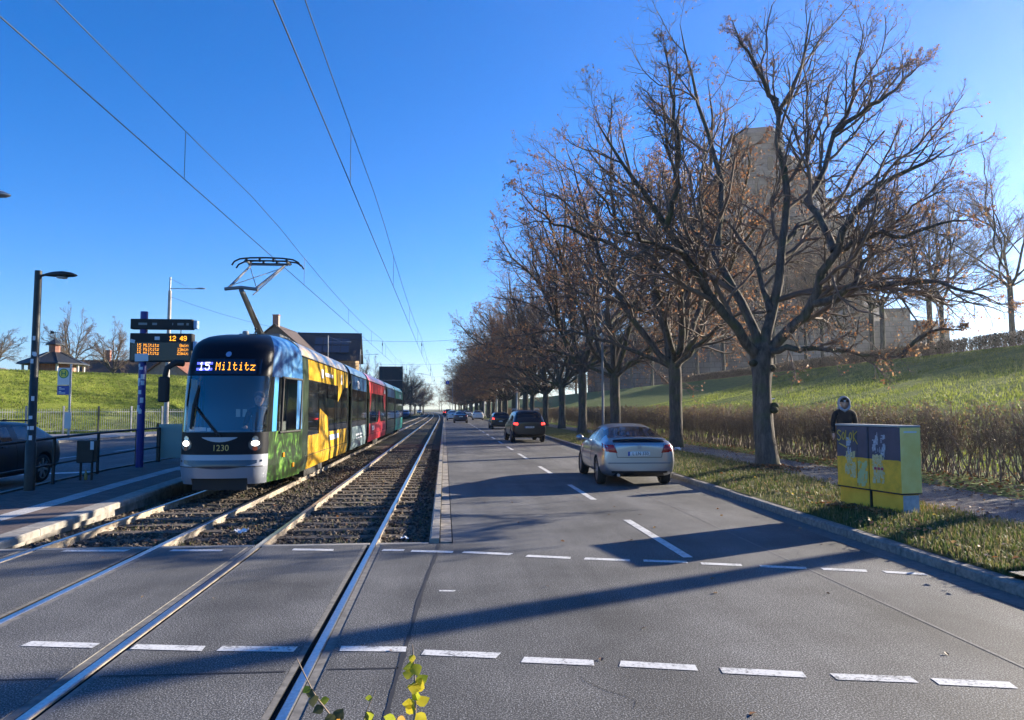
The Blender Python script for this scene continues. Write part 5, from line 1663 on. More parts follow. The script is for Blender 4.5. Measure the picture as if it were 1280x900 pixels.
def st(*rows): return rows
COUPE = dict(L=4.34, track=.865, r=.315, wheels=(.82,3.52), st=[
 (0.00,.36,.70,.60,.66,.86,.52,.93),(.05,.27,.80,.60,.75,.92,.60,1.02),(.16,.22,.845,.60,.79,.955,.655,1.075),(.36,.20,.862,.60,.80,.965,.665,1.10),
 (.72,.19,.866,.60,.80,.965,.635,1.22),(1.15,.19,.866,.60,.80,.962,.595,1.345),(1.62,.19,.866,.60,.80,.957,.575,1.395),(1.72,.19,.866,.60,.80,.956,.575,1.40),(2.15,.19,.866,.6,.80,.950,.575,1.395),(2.55,.19,.866,.6,.80,.945,.585,1.34),
 (3.02,.19,.864,.6,.795,.925,.665,1.10),(3.22,.19,.862,.6,.79,.90,.68,.995),(3.6,.20,.858,.6,.78,.85,.66,.93),(4.05,.22,.82,.56,.72,.75,.58,.82),(4.28,.26,.70,.5,.62,.64,.5,.70),(4.34,.34,.60,.48,.55,.6,.45,.62)],
 side=(4,5,7,8,9), screen=(3,4,9,10), tail=[(.47,.745),(.86,.77),(.86,.995),(.57,.99)], head=[(.42,.56),(.74,.58),(.70,.72),(.42,.70)],
 plate=.745, bz=.30, gz=.50, mirror=(.87,2.78,.99), handles=(1.85,), hz=.88, doors=(1.62,3.0), sill=.32)
SUV = dict(L=4.43, track=.905, r=.35, wheels=(.82,3.44), st=[
 (0.00,.46,.74,.72,.70,1.00,.58,1.06),(.06,.36,.86,.72,.80,1.04,.66,1.12),(.22,.30,.90,.72,.835,1.06,.69,1.30),(.42,.29,.905,.72,.84,1.06,.66,1.60),(.62,.28,.905,.72,.84,1.06,.655,1.665),
 (1.2,.27,.905,.72,.84,1.05,.66,1.70),(1.72,.27,.905,.72,.84,1.045,.665,1.705),(1.82,.27,.905,.72,.84,1.045,.665,1.705),(2.3,.27,.905,.72,.84,1.04,.665,1.695),(2.7,.27,.905,.72,.84,1.035,.655,1.62),
 (3.2,.28,.905,.72,.835,1.01,.71,1.20),(3.4,.28,.90,.72,.83,.99,.73,1.08),(3.9,.30,.88,.70,.79,.92,.68,.99),(4.3,.34,.78,.6,.68,.76,.56,.84),(4.43,.42,.64,.56,.58,.7,.48,.74)],
 side=(4,5,7,8,9), screen=(2,3,9,10), tail=[(.60,.90),(.86,.92),(.82,1.06),(.60,1.05)], head=[(.45,.72),(.76,.74),(.72,.88),(.45,.86)],
 plate=.80, bz=.40, gz=.62, mirror=(.93,2.85,1.08), handles=(1.3,2.2), hz=.95, doors=(1.05,1.78,2.95), sill=.45)
HATCH = dict(L=4.20, track=.87, r=.32, wheels=(.72,3.30), st=[
 (0.00,.36,.72,.62,.68,.92,.56,.98),(.06,.27,.83,.62,.77,.96,.64,1.04),(.25,.22,.865,.62,.80,.97,.66,1.20),(.50,.21,.87,.62,.805,.97,.64,1.38),(.70,.21,.87,.62,.805,.97,.63,1.43),
 (1.2,.2,.87,.62,.805,.96,.63,1.475),(1.68,.2,.87,.62,.805,.955,.635,1.485),(1.78,.2,.87,.62,.805,.955,.635,1.485),(2.2,.2,.87,.62,.80,.95,.635,1.47),(2.6,.2,.87,.62,.80,.945,.63,1.39),
 (3.05,.21,.868,.62,.795,.93,.68,1.07),(3.25,.21,.865,.62,.79,.90,.69,.98),(3.7,.22,.85,.60,.76,.84,.64,.91),(4.08,.26,.76,.54,.66,.70,.55,.77),(4.20,.34,.62,.5,.56,.62,.46,.66)],
 side=(4,5,7,8,9), screen=(2,3,9,10), tail=[(.60,.84),(.82,.86),(.78,1.0),(.60,.98)], head=[(.42,.60),(.72,.62),(.68,.77),(.42,.74)],
 plate=.70, bz=.32, gz=.50, mirror=(.89,2.75,1.0), handles=(1.25,2.1), hz=.87, doors=(1.0,1.73,2.85), sill=.34)
SEDAN = dict(L=4.65, track=.885, r=.325, wheels=(1.0,3.75), st=[
 (0.00,.36,.74,.64,.70,.90,.58,.97),(.06,.27,.84,.64,.78,.95,.66,1.03),(.35,.22,.88,.62,.815,.965,.70,1.07),(.66,.21,.885,.62,.82,.97,.69,1.09),(1.2,.20,.885,.62,.82,.965,.62,1.36),(1.5,.20,.885,.62,.82,.96,.60,1.42),
 (1.98,.2,.885,.62,.82,.955,.605,1.445),(2.08,.2,.885,.62,.82,.955,.605,1.445),(2.5,.2,.885,.62,.815,.95,.605,1.43),(2.85,.2,.885,.62,.815,.945,.60,1.37),
 (3.4,.21,.882,.62,.81,.93,.69,1.06),(3.6,.21,.88,.62,.80,.90,.70,.98),(4.1,.22,.86,.60,.77,.84,.66,.90),(4.52,.26,.77,.54,.67,.70,.56,.77),(4.65,.34,.64,.5,.58,.62,.48,.66)],
 side=(4,5,7,8,9), screen=(3,4,9,10), tail=[(.50,.84),(.83,.86),(.80,1.0),(.50,.98)], head=[(.42,.60),(.74,.62),(.70,.76),(.42,.74)],
 plate=.80, bz=.32, gz=.50, mirror=(.90,3.05,1.0), handles=(1.6,2.5), hz=.87, doors=(1.4,2.03,3.2), sill=.34)
ESTATE = dict(L=4.65, track=.885, r=.335, wheels=(.92,3.72), st=[
 (0.00,.38,.74,.64,.70,.92,.58,.98),(.06,.28,.84,.64,.78,.97,.66,1.04),(.25,.23,.88,.64,.815,.985,.69,1.16),(.66,.22,.885,.64,.82,.985,.66,1.36),(.9,.22,.885,.64,.82,.98,.65,1.42),(1.22,.21,.885,.64,.82,.975,.645,1.45),
 (1.30,.21,.885,.64,.82,.975,.645,1.455),(1.98,.2,.885,.64,.82,.965,.645,1.475),(2.08,.2,.885,.64,.82,.965,.645,1.475),(2.5,.2,.885,.64,.815,.96,.645,1.465),(2.85,.2,.885,.64,.815,.95,.63,1.40),
 (3.4,.21,.882,.64,.81,.93,.69,1.07),(3.6,.21,.88,.64,.80,.90,.70,.99),(4.1,.22,.86,.62,.77,.84,.66,.91),(4.52,.26,.77,.56,.67,.70,.56,.78),(4.65,.34,.64,.5,.58,.62,.48,.66)],
 side=(3,4,6,8,9,10), screen=(2,3,10,11), tail=[(.56,.86),(.84,.88),(.80,1.02),(.56,1.0)], head=[(.42,.62),(.74,.64),(.70,.78),(.42,.76)],
 plate=.76, bz=.34, gz=.52, mirror=(.90,3.05,1.02), handles=(1.6,2.5), hz=.90, doors=(1.26,2.03,3.2), sill=.36)

# the silver coupe
P_SILV = paint('silver_metallic', (0.40,0.41,0.43), .8, .3)
c, patch, spatch, hit, hits = car('car','silver three-door coupe with black rear panel, driving away past the cabinet','car',COUPE,(4.36,16.35,0),R(-2.5),None,P_SILV,'L LN 330')
xs = np.linspace(-.60,.60,15)
patch('black_rear_panel',[(-.62,.985),(.62,.985),(.61,1.062),(-.61,1.062)],M_BLACKG,.010,nx=17)
mb = MB()
for a,b in zip(xs[:-1],xs[1:]):
    za,zb_ = 1.095-.03*(a/.6)**2, 1.095-.03*(b/.6)**2
    ya,yb = .12+.10*(a/.6)**2, .12+.10*(b/.6)**2
    mb.add([(a*1.06,ya,za),(b*1.06,yb,zb_),(b*1.06,yb+.16,zb_+.022),(a*1.06,ya+.16,za+.022),(a*1.06,ya,za-.022),(b*1.06,yb,zb_-.022),(b*1.06,yb+.16,zb_-.02),(a*1.06,ya+.16,za-.02)],[(0,1,2,3),(0,4,5,1),(4,7,6,5),(3,2,6,7)],True)
mb.build('spoiler',[P_SILV],c)
p = hit(0,.895,False,.012); mb = MB()
mb.tube([(p.x+.042*math.cos(t),p.y,p.z+.042*math.sin(t)) for t in np.linspace(0,2*math.pi,15)],.006,5,False)
for k in range(3):
    t = math.pi/2+k*2*math.pi/3; mb.tube([(p.x,p.y,p.z),(p.x+.04*math.cos(t),p.y,p.z+.04*math.sin(t))],.006,5)
mb.build('badge',[MATS['alloy_rim']],c)
mb = MB(); mb.tube([tuple(hit(x,.665,False,.003)) for x in np.linspace(-.5,.5,11)],.005,4); mb.tube([tuple(hit(-.56+.06*t,.96-.295*t,False,.003)) for t in np.linspace(0,1,5)],.005,4); mb.tube([tuple(hit(.56-.06*t,.96-.295*t,False,.003)) for t in np.linspace(0,1,5)],.005,4); mb.build('tailgate_seam',[M_TRIM],c)
mb = MB(); mb.tube([(-.48,.12,.28),(-.48,-.02,.27)],.035,10); mb.build('exhaust_pipe',[MATS['alloy_rim']],c)
patch('bumper_strip',[(-.78,.52),(.78,.52),(.78,.555),(-.78,.555)],mat('grey_strip',(0.22,0.23,0.25),.4,.4),.014,nx=17,nz=3)
for s in (-1,1): spatch('rub_strip',[(1.25,.50),(3.0,.50),(3.0,.535),(1.25,.535)],mat('grey_strip',(0.22,0.23,0.25),.4,.4),s,.012,nx=8,nz=3)

P_BLK = paint('black_car_paint', (0.012,0.012,0.014))
P_GRPH = paint('graphite_car_paint', (0.03,0.032,0.038), .4)
P_NAVY = paint('night_blue_car_paint', (0.012,0.02,0.045))
P_WHT = paint('white_car_paint', (0.72,0.73,0.74))
P_LGT = paint('light_silver_car_paint', (0.55,0.57,0.60), .5)
P_BLUE = paint('mid_blue_car_paint', (0.05,0.13,0.30), .3)
QG = 'cars driving away on the carriageway'
s_, patch, spatch, hit, hits = car('car','black compact SUV with roof rails and lit brake lights','car',SUV,(4.40,38.2,0),R(2),QG,P_BLK,'L VW 88',True)
for s in (-1,1):
    mb = MB(); mb.tube([(s*.60,.6,1.68),(s*.61,.9,1.735),(s*.62,2.2,1.735),(s*.61,2.6,1.66)],.02,6); mb.build('roof_rail',[MATS['alloy_rim']],s_)
d_, *_ = car('car','dark hatchback with lit brake lights ahead of the black SUV','car',HATCH,(4.85,63,0),R(1),QG,P_GRPH,None,True)
w_, *_ = car('car','white hatchback in the right lane, far ahead of the dark hatchback','car',HATCH,(5.2,115,0),0,QG,P_WHT,None,False,False)
g_, *_ = car('car','dark saloon at the end of the left-lane queue beside the kerb','car',SEDAN,(2.0,91,0),0,QG,P_NAVY,None,False,False)
g2, *_ = car('car','pale silver saloon in the right lane behind the white hatchback roof','car',SEDAN,(4.6,146,0),R(1),QG,P_LGT,None,False,False)
def car_copy(src, x, y, lab, rz=0.0, grp=QG):
    o = dup(src,(x,y,0),rz,lab); o['group'] = grp; return o
car_copy(w_, 1.2,112,'white hatchback in the left lane just ahead of the dark saloon')
car_copy(g2, 1.6,150,'pale saloon in the left lane ahead of the white hatchback')
car_copy(s_, 0.9,172,'distant dark SUV in the left lane near the vanishing point')
car_copy(d_, 0.4,200,'far hatchback with red brake lights at the head of the left-lane queue')
car_copy(g_, 3.9,178,'far dark saloon in the right lane under the trees')
OGR = 'oncoming cars on the far carriageway'
M_HB, *_ = car('car','blue saloon facing us beyond the end of the tram','car',SEDAN,(-8.9,176,0),R(180),OGR,P_BLUE,None,False,False)
car_copy(g_, -10.7,196,'dark saloon facing us behind the blue one beyond the tram',R(180),OGR)
car_copy(w_, -9.6,290,'far oncoming white hatchback near the vanishing point',R(180),OGR)
# the black estate on the oncoming side
e_, patch, spatch, hit, hits = car('car','black estate car seen side on behind the platform railing','car',ESTATE,(-10.45,19.75,0),R(180),None,mat('black_blue_car_paint',(0.006,0.008,0.013),.4,0,coat=.25,spec=.3),'L BM 20')
for s in (-1,1):
    mb = MB(); mb.tube([(s*.60,.75,1.40),(s*.62,1.1,1.475),(s*.63,2.6,1.495),(s*.615,2.95,1.41)],.018,6); mb.build('roof_rail',[M_BLACK],e_)
mb = MB(); mb.box((0,1.05,1.475),(.05,.16,.05),taper=.5); mb.build('roof_fin',[M_BLACK],e_)
# ------------------------------------------------------------------ platform furniture
M_POST = mat('dark_green_post', (0.014,0.017,0.016), 0.5, var=.3, scale=6, bmp=.1)
M_GREYP = mat('grey_painted_steel', (0.20,0.21,0.22), 0.55, .2)
M_GALV = mat('galvanised_steel', (0.34,0.35,0.36), 0.5, .5, var=.15, scale=10)
M_CMAST = mat('concrete_mast', (0.32,0.30,0.27), 0.85, col2=(0.42,0.40,0.36), scale=3, bmp=.2)
M_BLUEP = mat('blue_post_paint', (0.02,0.03,0.22), 0.45)
M_STICK = mat('sticker_white', (0.62,0.66,0.70), .6)
def lamp_head(mb, p, d, L=.52):
    """flat oval street-lamp head, p its inner end, d its outward direction"""
    d = Vector(d).normalized(); s = Vector((-d.y,d.x,0)); u = Vector((0,0,1))
    prof = [(0,.03,.03),(.12,.07,.05),(.32,.12,.075),(.6,.14,.085),(.85,.11,.06),(1.0,.03,.02)]
    vs, fs = [], []; k = 10
    for t,w,h in prof:
        for j in range(k):
            q = 2*math.pi*j/k
            z = math.sin(q)
            vs.append(Vector(p)+d*(t*L)+s*(math.cos(q)*w)+u*(z*h*(1.0 if z>0 else .35)))
    for i in range(len(prof)-1):
        for j in range(k):
            j2=(j+1)%k; fs.append((i*k+j,i*k+j2,(i+1)*k+j2,(i+1)*k+j))
    fs += [tuple(range(k-1,-1,-1)), tuple(range((len(prof)-1)*k,len(prof)*k))]
    return mb.add(vs,fs,True)
def street_lamp(lab, loc, H, arm, pole_r, m, direction=(1,0,0), grp=None, stickers=0, hl=.55):
    t = thing('street_lamp', lab, 'street lamp', loc, 0, grp)
    mb = MB(); mb.tube([(0,0,0),(0,0,.9),(0,0,.92),(0,0,H)],[pole_r*1.25,pole_r*1.25,pole_r,pole_r*.85],12); p = mb.build('pole',[m],t)
    d = Vector(direction).normalized()
    mb = MB(); mb.tube([(0,0,H-.13),tuple(d*arm*.5+Vector((0,0,H-.10))),tuple(d*arm+Vector((0,0,H-.08)))],.025,8); mb.build('arm',[m],t)
    mb = MB(); lamp_head(mb, d*arm*.9+Vector((0,0,H-.09)), d, hl); h = mb.build('lamp_head',[m],t)
    q = d*(arm*.9+hl*.55)+Vector((0,0,H-.125))
    mb = MB(); mb.lathe([(.10,0),(.09,-.02),(.001,-.03)],tuple(q),12); mb.build('lens',[mat('lamp_lens',(0.5,0.5,0.48),.2)],h)
    r = random.Random(6)
    for i in range(stickers):
        z = r.uniform(1.0,3.0); a = r.uniform(-2.4,-.8); 
        mb = MB(); w,hh = r.uniform(.02,.035), r.uniform(.025,.05)
        vs = [(math.cos(a+da)*(pole_r+.003),math.sin(a+da)*(pole_r+.003),z+dz) for dz in (-hh,hh) for da in (-w/pole_r,0,w/pole_r)]
        mb.add(vs,[(0,1,4,3),(1,2,5,4)]); mb.build('sticker',[M_STICK],p)
    return t
street_lamp('black platform lamp post covered in stickers, with a flat oval head', (-7.85,14.95,.20), 4.22, .12, .075, M_POST, (1,-.05,0), 'platform lamps', 9, .62)
street_lamp('silver lamp reaching in from beyond the left edge of the frame', (-8.54,11.6,.0), 5.10, 1.5, .07, M_GALV, (1,.1,0), None)

# departures display
dt = thing('departures_display', 'dark departures board on a blue post, clock reading 12 49', 'display', (-7.95,20.3,.225))
mb = MB(); mb.tube([(0,0,0),(0,0,4.1)],.095,14); dp = mb.build('post',[M_BLUEP],dt)
r = random.Random(3)
for i in range(12):
    z = r.uniform(1.0,2.9); a = r.uniform(-2.3,-.9); w,hh = r.uniform(.03,.06), r.uniform(.03,.07)
    mb = MB(); vs = [(math.cos(a+da)*.098,math.sin(a+da)*.098,z+dz) for dz in (-hh,hh) for da in (-w/.098,0,w/.098)]
    mb.add(vs,[(0,1,4,3),(1,2,5,4)]); mb.build('sticker',[M_STICK],dp)
RZd = Matrix.Rotation(R(-4),3,'Z')
x0,x1 = -.30,1.28
mb = MB(); mb.bbox(((x0+x1)/2,-.02,3.76),(x1-x0,.22,.27),.02); sp = mb.build('upper_box',[M_BLACK],dt)
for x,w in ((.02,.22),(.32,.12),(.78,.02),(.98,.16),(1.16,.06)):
    m = MB(); m.quad((x-w/2,-.133,3.73),(x+w/2,-.133,3.73),(x+w/2,-.133,3.79),(x-w/2,-.133,3.79)); m.build('pale_streak',[mat('painted_reflection',(0.16,0.20,0.22),.3)],sp)  # pale plates paint reflections onto the dark box front
mb = MB(); mb.bbox(((x0+x1)/2,0,3.14),(x1-x0,.26,.75),.02); sc = mb.build('screen_box',[M_BLACK],dt)
m = MB(); m.quad((x0+.04,-.1325,2.80),(x1-.04,-.1325,2.80),(x1-.04,-.1325,3.27),(x0+.04,-.1325,3.27)); m.build('screen',[mat('screen_glass',(0.028,0.026,0.022),.25)],sc)
def dplane(u,v): return (u,-.139,v)
m = MB(); dots(m,'12 49',.70,3.445,.0165,.0185,dplane,.82,5.6)
for i,(a,b) in enumerate((('15 Miltitz','0min'),('15 Miltitz','13min'),('15 Miltitz','23min'))):
    z = 3.235-i*.105
    dots(m,a,-.11,z,.0105,.0118,dplane,.62,5.4); dots(m,b,1.20-len(b)*.0105*5.4,z,.0105,.0118,dplane,.62,5.4)
m.build('display_text',[M_LED],sc,fix=False)
for (x,z,w,h,rz) in ((-.22,3.30,.12,.09,.25),(.40,3.38,.13,.09,0),(.02,2.87,.34,.20,-.03)):
    M = Matrix.Rotation(rz,3,'Y'); m = MB()
    vs = [M@Vector((sx*w/2,0,sz*h/2)) for sx,sz in ((-1,-1),(1,-1),(1,1),(-1,1))]
    m.add([(v.x+x,-.143,v.z+z) for v in vs],[(0,1,2,3)]); m.build('sticker',[M_STICK],sc)
for z in (3.76,3.2):
    m = MB(); m.bbox((x1+.06,.0,z),(.10,.18,.22),.015); m.build('end_cap',[mat('light_blue_cap',(0.30,0.45,0.68),.4)],dt)
m = MB(); m.tube([(.95,0,3.62),(.95,0,3.52)],.012,6); m.build('bracket',[M_BLACK],dt)

# railing along the back of the platform
rp = [(-8.25,12.3),(-8.22,14.3),(-8.2,16.5),(-8.2,18.5),(-8.2,20.7),(-8.2,22.3)]
rt = thing('railing', 'dark tubular railing along the back of the platform', 'railing', (-8.2,17,.2))
for i,(x,y) in enumerate(rp):
    z = plat_z(y)-.2
    m = MB(); m.tube([(x+8.2,y-17,z),(x+8.2,y-17,z+.98)],.035,8); m.build('post',[M_POST],rt)
for h in (.97,.42):
    m = MB(); m.tube([(x+8.2,y-17,plat_z(y)-.2+h) for x,y in rp],.028 if h>.5 else .022,8); m.build('handrail' if h>.5 else 'lower_rail',[M_POST],rt)
pt = thing('glass_panel', 'pale green panel at the end of the platform railing, beside the tram', 'panel', (-7.9,22.4,.22))
m = MB(); m.bbox((.0,0,.60),(.72,.04,.98),.01); m.build('pane',[mat('pale_green_glass',(0.30,0.40,0.36),.25)],pt)
for s in (-1,1):
    m = MB(); m.tube([(s*.39,0,0),(s*.39,0,1.12)],.03,8); m.build('post',[M_POST],pt)
bt = thing('litter_bin', 'dark square litter bin on two legs in front of the railing', 'bin', (-7.72,16.9,.21), R(8))
m = MB(); m.bbox((0,0,.62),(.34,.26,.48),.02); m.build('bin_body',[M_POST],bt)
for s in (-1,1):
    m = MB(); m.tube([(s*.11,0,0),(s*.11,0,.4)],.025,6); m.build('leg',[M_POST],bt)
m = MB(); m.quad((.10,-.134,.66),(.17,-.134,.66),(.17,-.134,.84),(.10,-.134,.84)); m.build('sticker',[M_STICK],bt)
bo = MB(); bo.lathe([(.03,0),(.035,.02),(.035,.13),(.015,.18),(.013,.22)],(-7.74,16.93,.21),10); tag(bo.build('bottle',[mat('amber_bottle',(0.35,0.25,0.08),.2)]),'small amber bottle standing under the litter bin','bottle')

# bus stop sign on the far pavement
def hsign(loc):
    t = thing('stop_sign', 'green and yellow H stop sign with blue boards on a thin grey post', 'sign', loc)
    m = MB(); m.tube([(0,0,0),(0,0,4.1)],.06,8); m.build('post',[M_GALV],t)
    m = MB(); m.box((-.36,-.02,3.42),(.62,.03,.95)); b = m.build('sign_plate',[mat('sign_white',(0.62,0.64,0.62),.5)],t)
    m = MB()
    n=28; ro=.27
    for nm,r0,c,dy in (('green_disc',.27,mat('sign_green',(0.02,0.22,0.07),.4),-.038),('yellow_disc',.215,mat('sign_yellow',(0.70,0.58,0.05),.4),-.042)):
        m = MB(); m.add([(-.36+r0*math.cos(q),dy,3.58+r0*math.sin(q)) for q in np.linspace(0,2*math.pi,n+1)[:-1]],[tuple(range(n))]); m.build(nm,[c],b)
    m = MB()
    for x in (-.455,-.265): m.box((x,-.046,3.58),(.06,.006,.26))
    m.box((-.36,-.046,3.58),(.14,.006,.06)); m.build('letter_mark',[MATS['sign_green']],b)
    m = MB(); m.box((-.36,-.02,2.66),(.62,.03,.52)); bl = m.build('blue_board',[mat('sign_blue',(0.02,0.06,0.28),.4)],t)
    for z,w in ((2.80,.12),(2.72,.3),(2.58,.12),(2.50,.34)):
        m = MB(); m.box((-.58+w/2,-.04,z),(w,.006,.05)); m.build('lettering_patch',[MATS['sign_white']],bl)
    m = MB(); m.box((-.05,-.05,1.0),(.34,.05,.9)); m.build('timetable_case',[mat('timetable',(0.55,0.54,0.5),.4)],t)
    return t
hsign((-20.6,42.9,.12))

# fence of vertical bars in front of the left bank
ft = thing('fence', 'grey metal bar fence with taller posts below the grassy left bank', 'fence', (FA.x,FA.y,.1), math.atan2(FD.y,FD.x))
P0 = -7.0; nb = 9; bay = 2.15
for i in range(nb+1):
    m = MB(); m.box((P0+i*bay,0,.92),(.10,.10,1.84)); m.build('post',[mat('fence_post_dark',(0.05,0.055,0.05),.6) if i%3==0 else M_GALV],ft)
for i in range(nb):
    m = MB(); a = P0+i*bay+.06; b = a+bay-.12
    m.box(((a+b)/2,0,1.45),(b-a,.035,.04)); m.box(((a+b)/2,0,.22),(b-a,.035,.04))
    k = 15
    for j in range(1,k): m.box((a+(b-a)*j/k,0,.90),(.022,.022,1.5))
    m.build('bar_panel',[M_GALV],ft)

# octagonal pavilion on the bank
pv = thing('pavilion', 'octagonal brick pavilion with dark roof, lantern and weathervane on the left bank', 'building', (-36.1,72,4.75), R(10))
pv.scale = (.88,.88,.92)
M_BRICK = paver_mat('red_brick', (0.30,0.11,0.07), (0.38,0.15,0.10), (0.30,0.26,0.22), 0.25, 0.075)
M_SLATE = mat('dark_slate', (0.022,0.026,0.03), 0.55, var=.3, scale=5, bmp=.2)
def ngon(r,n,ph=0): return [(r*math.cos(2*math.pi*i/n+ph),r*math.sin(2*math.pi*i/n+ph)) for i in range(n)]
def frustum(mb,r0,z0,r1,z1,n=8,ph=.39):
    a,b = ngon(r0,n,ph),ngon(r1,n,ph)
    return mb.add([(x,y,z0) for x,y in a]+[(x,y,z1) for x,y in b],[tuple(range(n-1,-1,-1)),tuple(range(n,2*n))]+[(i,(i+1)%n,n+(i+1)%n,n+i) for i in range(n)])
m = MB(); frustum(m,2.3,-.5,2.3,1.25); m.build('wall',[M_BRICK],pv)
for i,(x,y) in enumerate(ngon(2.75,8,.39)):
    m = MB(); m.tube([(x,y,-.5),(x,y,1.2)],.13,8); m.build('pillar',[mat('pillar_white',(0.6,0.58,0.54),.7)],pv)
m = MB(); frustum(m,3.35,1.15,3.3,1.28); frustum(m,3.3,1.28,.62,2.42); rf = m.build('roof',[M_SLATE],pv)
m = MB()
for x,y in ngon(1,8,.39): m.tube([(x*3.3,y*3.3,1.29),(x*.62,y*.62,2.44)],.035,5)
m.build('roof_ridge',[M_SLATE],rf)
m = MB(); frustum(m,.52,2.40,.52,3.22); m.build('lantern',[M_BRICK],pv)
m = MB(); frustum(m,.86,3.18,.84,3.26); frustum(m,.84,3.26,.1,3.75); m.build('lantern_roof',[M_SLATE],pv)
m = MB(); m.tube([(0,0,3.7),(0,0,4.55)],.035,6); m.box((0,0,4.45),(.6,.03,.05)); m.prism([(-.5,4.28),(-.1,4.33),(-.12,4.55),(-.4,4.6)],'Y',-.02,.02); m.build('weathervane',[M_BLACK],pv)
# boulder left of it
m = MB(); m.sphere((-36.6,64.5,4.7),.75,10,7,(1.3,.9,.6)); tag(m.build('boulder',[M_CONC_D]),'pale boulder at the crest of the left bank near the lamp post','boulder')

# houses
M_TILE = mat('red_roof_tiles', (0.20,0.075,0.045), 0.8, col2=(0.30,0.12,0.075), scale=5, bmp=.3, stretch=(1,1,4))
M_TILED = mat('brown_roof_tiles', (0.05,0.034,0.03), 0.8, col2=(0.08,0.055,0.045), scale=5, bmp=.3, stretch=(1,1,4))
def gable_house(name, lab, loc, rz, W, D, he, hr, wallm, roofm, chims=(), wins=True, over=.35):
    """ridge along local X; W along X, D along Y"""
    t = thing(name, lab, 'house', loc, rz)
    m = MB(); m.prism([(-D/2,0),(D/2,0),(D/2,he),(0,hr-.12),(-D/2,he)],'X',-W/2,W/2); m.build('wall',[wallm],t)
    m = MB()
    sl = (hr-he)/(D/2)
    for s in (-1,1):
        a = (s*(D/2+over),he-sl*over); th = .16
        m.prism([(0,hr),(a[0],a[1]),(a[0],a[1]+th),(0,hr+th)] if s<0 else [(a[0],a[1]),(0,hr),(0,hr+th),(a[0],a[1]+th)],'X',-W/2-over,W/2+over)
    rf = m.build('roof',[roofm],t)
    for (cx,cy,cw) in chims:
        zc = hr-abs(cy)*sl
        m = MB(); m.box((cx,cy,zc+.6),(cw,cw,1.9)); m.box((cx,cy,zc+1.6),(cw+.12,cw+.12,.14)); m.build('chimney',[M_BRICK],rf)
    if wins:
        for s in (-1,1):
            for i in range(int(W//2.4)):
                x = -W/2+1.3+i*2.4
                if x > W/2-.8: break
                for z in ((1.6,4.3) if he > 5 else (1.6,)):
                    m = MB(); m.box((x,s*(D/2),z),(1.05,.10,1.5)); f = m.build('window',[mat('window_frame_pale',(0.55,0.53,0.5),.6)],t)
                    m = MB(); m.box((x,s*(D/2+.03),z),(.85,.09,1.3)); m.build('pane',[M_TINT],f)
        for s in (-1,1):
            for y in (-D/4,D/4):
                for z in ((1.6,4.3) if he > 5 else (1.6,)):
                    m = MB(); m.box((s*(W/2),y,z),(.10,1.0,1.5)); f = m.build('window',[MATS['window_frame_pale']],t)
                    m = MB(); m.box((s*(W/2+.03),y,z),(.09,.8,1.3)); m.build('pane',[M_TINT],f)
    return t
M_YBR = paver_mat('yellow_brick', (0.36,0.24,0.11), (0.44,0.30,0.15), (0.26,0.20,0.13), 0.25, 0.075)
M_DBR = paver_mat('brown_brick', (0.17,0.115,0.08), (0.22,0.15,0.10), (0.14,0.11,0.09), 0.25, 0.075)  # brown brick of the pointed-gable house
hx,hy = at(187,112)
gable_house('house','low house with brown hipped roof and brick chimneys, behind the left bank',(hx-2,hy,1.7),R(6),15,9,4.0,7.2,M_BRICK,M_TILED,((-4,0,.7),(0,.3,.7),(5,0,.8)))
hx,hy = at(225,100)
gable_house('house','house with a red tiled roof partly hidden by the tram mirror',(hx+1,hy,1.2),R(80),11,8,4.2,7.0,M_BRICK,M_TILE,((2,0,.6),))
hx,hy = at(352,118)
gable_house('brick_house','brown brick house with a pointed gable facing the street, behind the tram roof',(hx-.4,hy+4,0),R(86),12,11.0,10.4,15.0,M_DBR,M_TILED,((-5.2,0,.9),))
hx,hy = at(403,128)
yh = gable_house('brick_house','yellow brick house with a dark slate roof and end gable, behind the tram roof',(hx+1.0,hy+1,0),R(2),9.6,8,10.6,14.9,M_YBR,M_SLATE,(),True,.7)
for i in range(4):
    for j in range(2):
        m = MB(); M = Matrix.Rotation(math.atan2(4.3,4.0),3,'X')
        yy = -3.0+j*1.35; m.box((-1.6+i*1.5,yy-.15,14.9-abs(yy)*4.3/4+.28),(1.35,1.7,.06),M=M); m.build('roof_panel',[mat('roof_panel_blue',(0.06,0.08,0.11),.15)],yh)

# big traffic sign seen from behind
sx,sy = at(488.5,112)
sg = thing('traffic_sign','large dark traffic sign board seen from behind, beside the tram end','sign',(sx,sy,0))
M_SBACK = mat('sign_back', (0.030,0.038,0.042), .6)
m = MB(); m.bbox((0,0,7.15),(3.55,.08,2.05),.02); b = m.build('upper_board',[M_SBACK],sg)
m = MB(); m.bbox((0,0,5.45),(3.55,.08,1.15),.02); m.build('lower_board',[M_SBACK],sg)
for x in (-1.1,0,1.1):
    m = MB(); m.box((x,-.08,6.5),(.07,.08,3.0)); m.build('rib',[M_SBACK],sg)
m = MB(); m.box((0,-.09,6.06),(3.5,.08,.10)); m.build('crossbar',[mat('sign_bar',(0.12,0.14,0.15),.5)],sg)
for x in (-1.1,1.1):
    m = MB(); m.tube([(x,.1,0),(x,.1,8.1)],.10,8); m.build('post',[M_GREYP],sg)
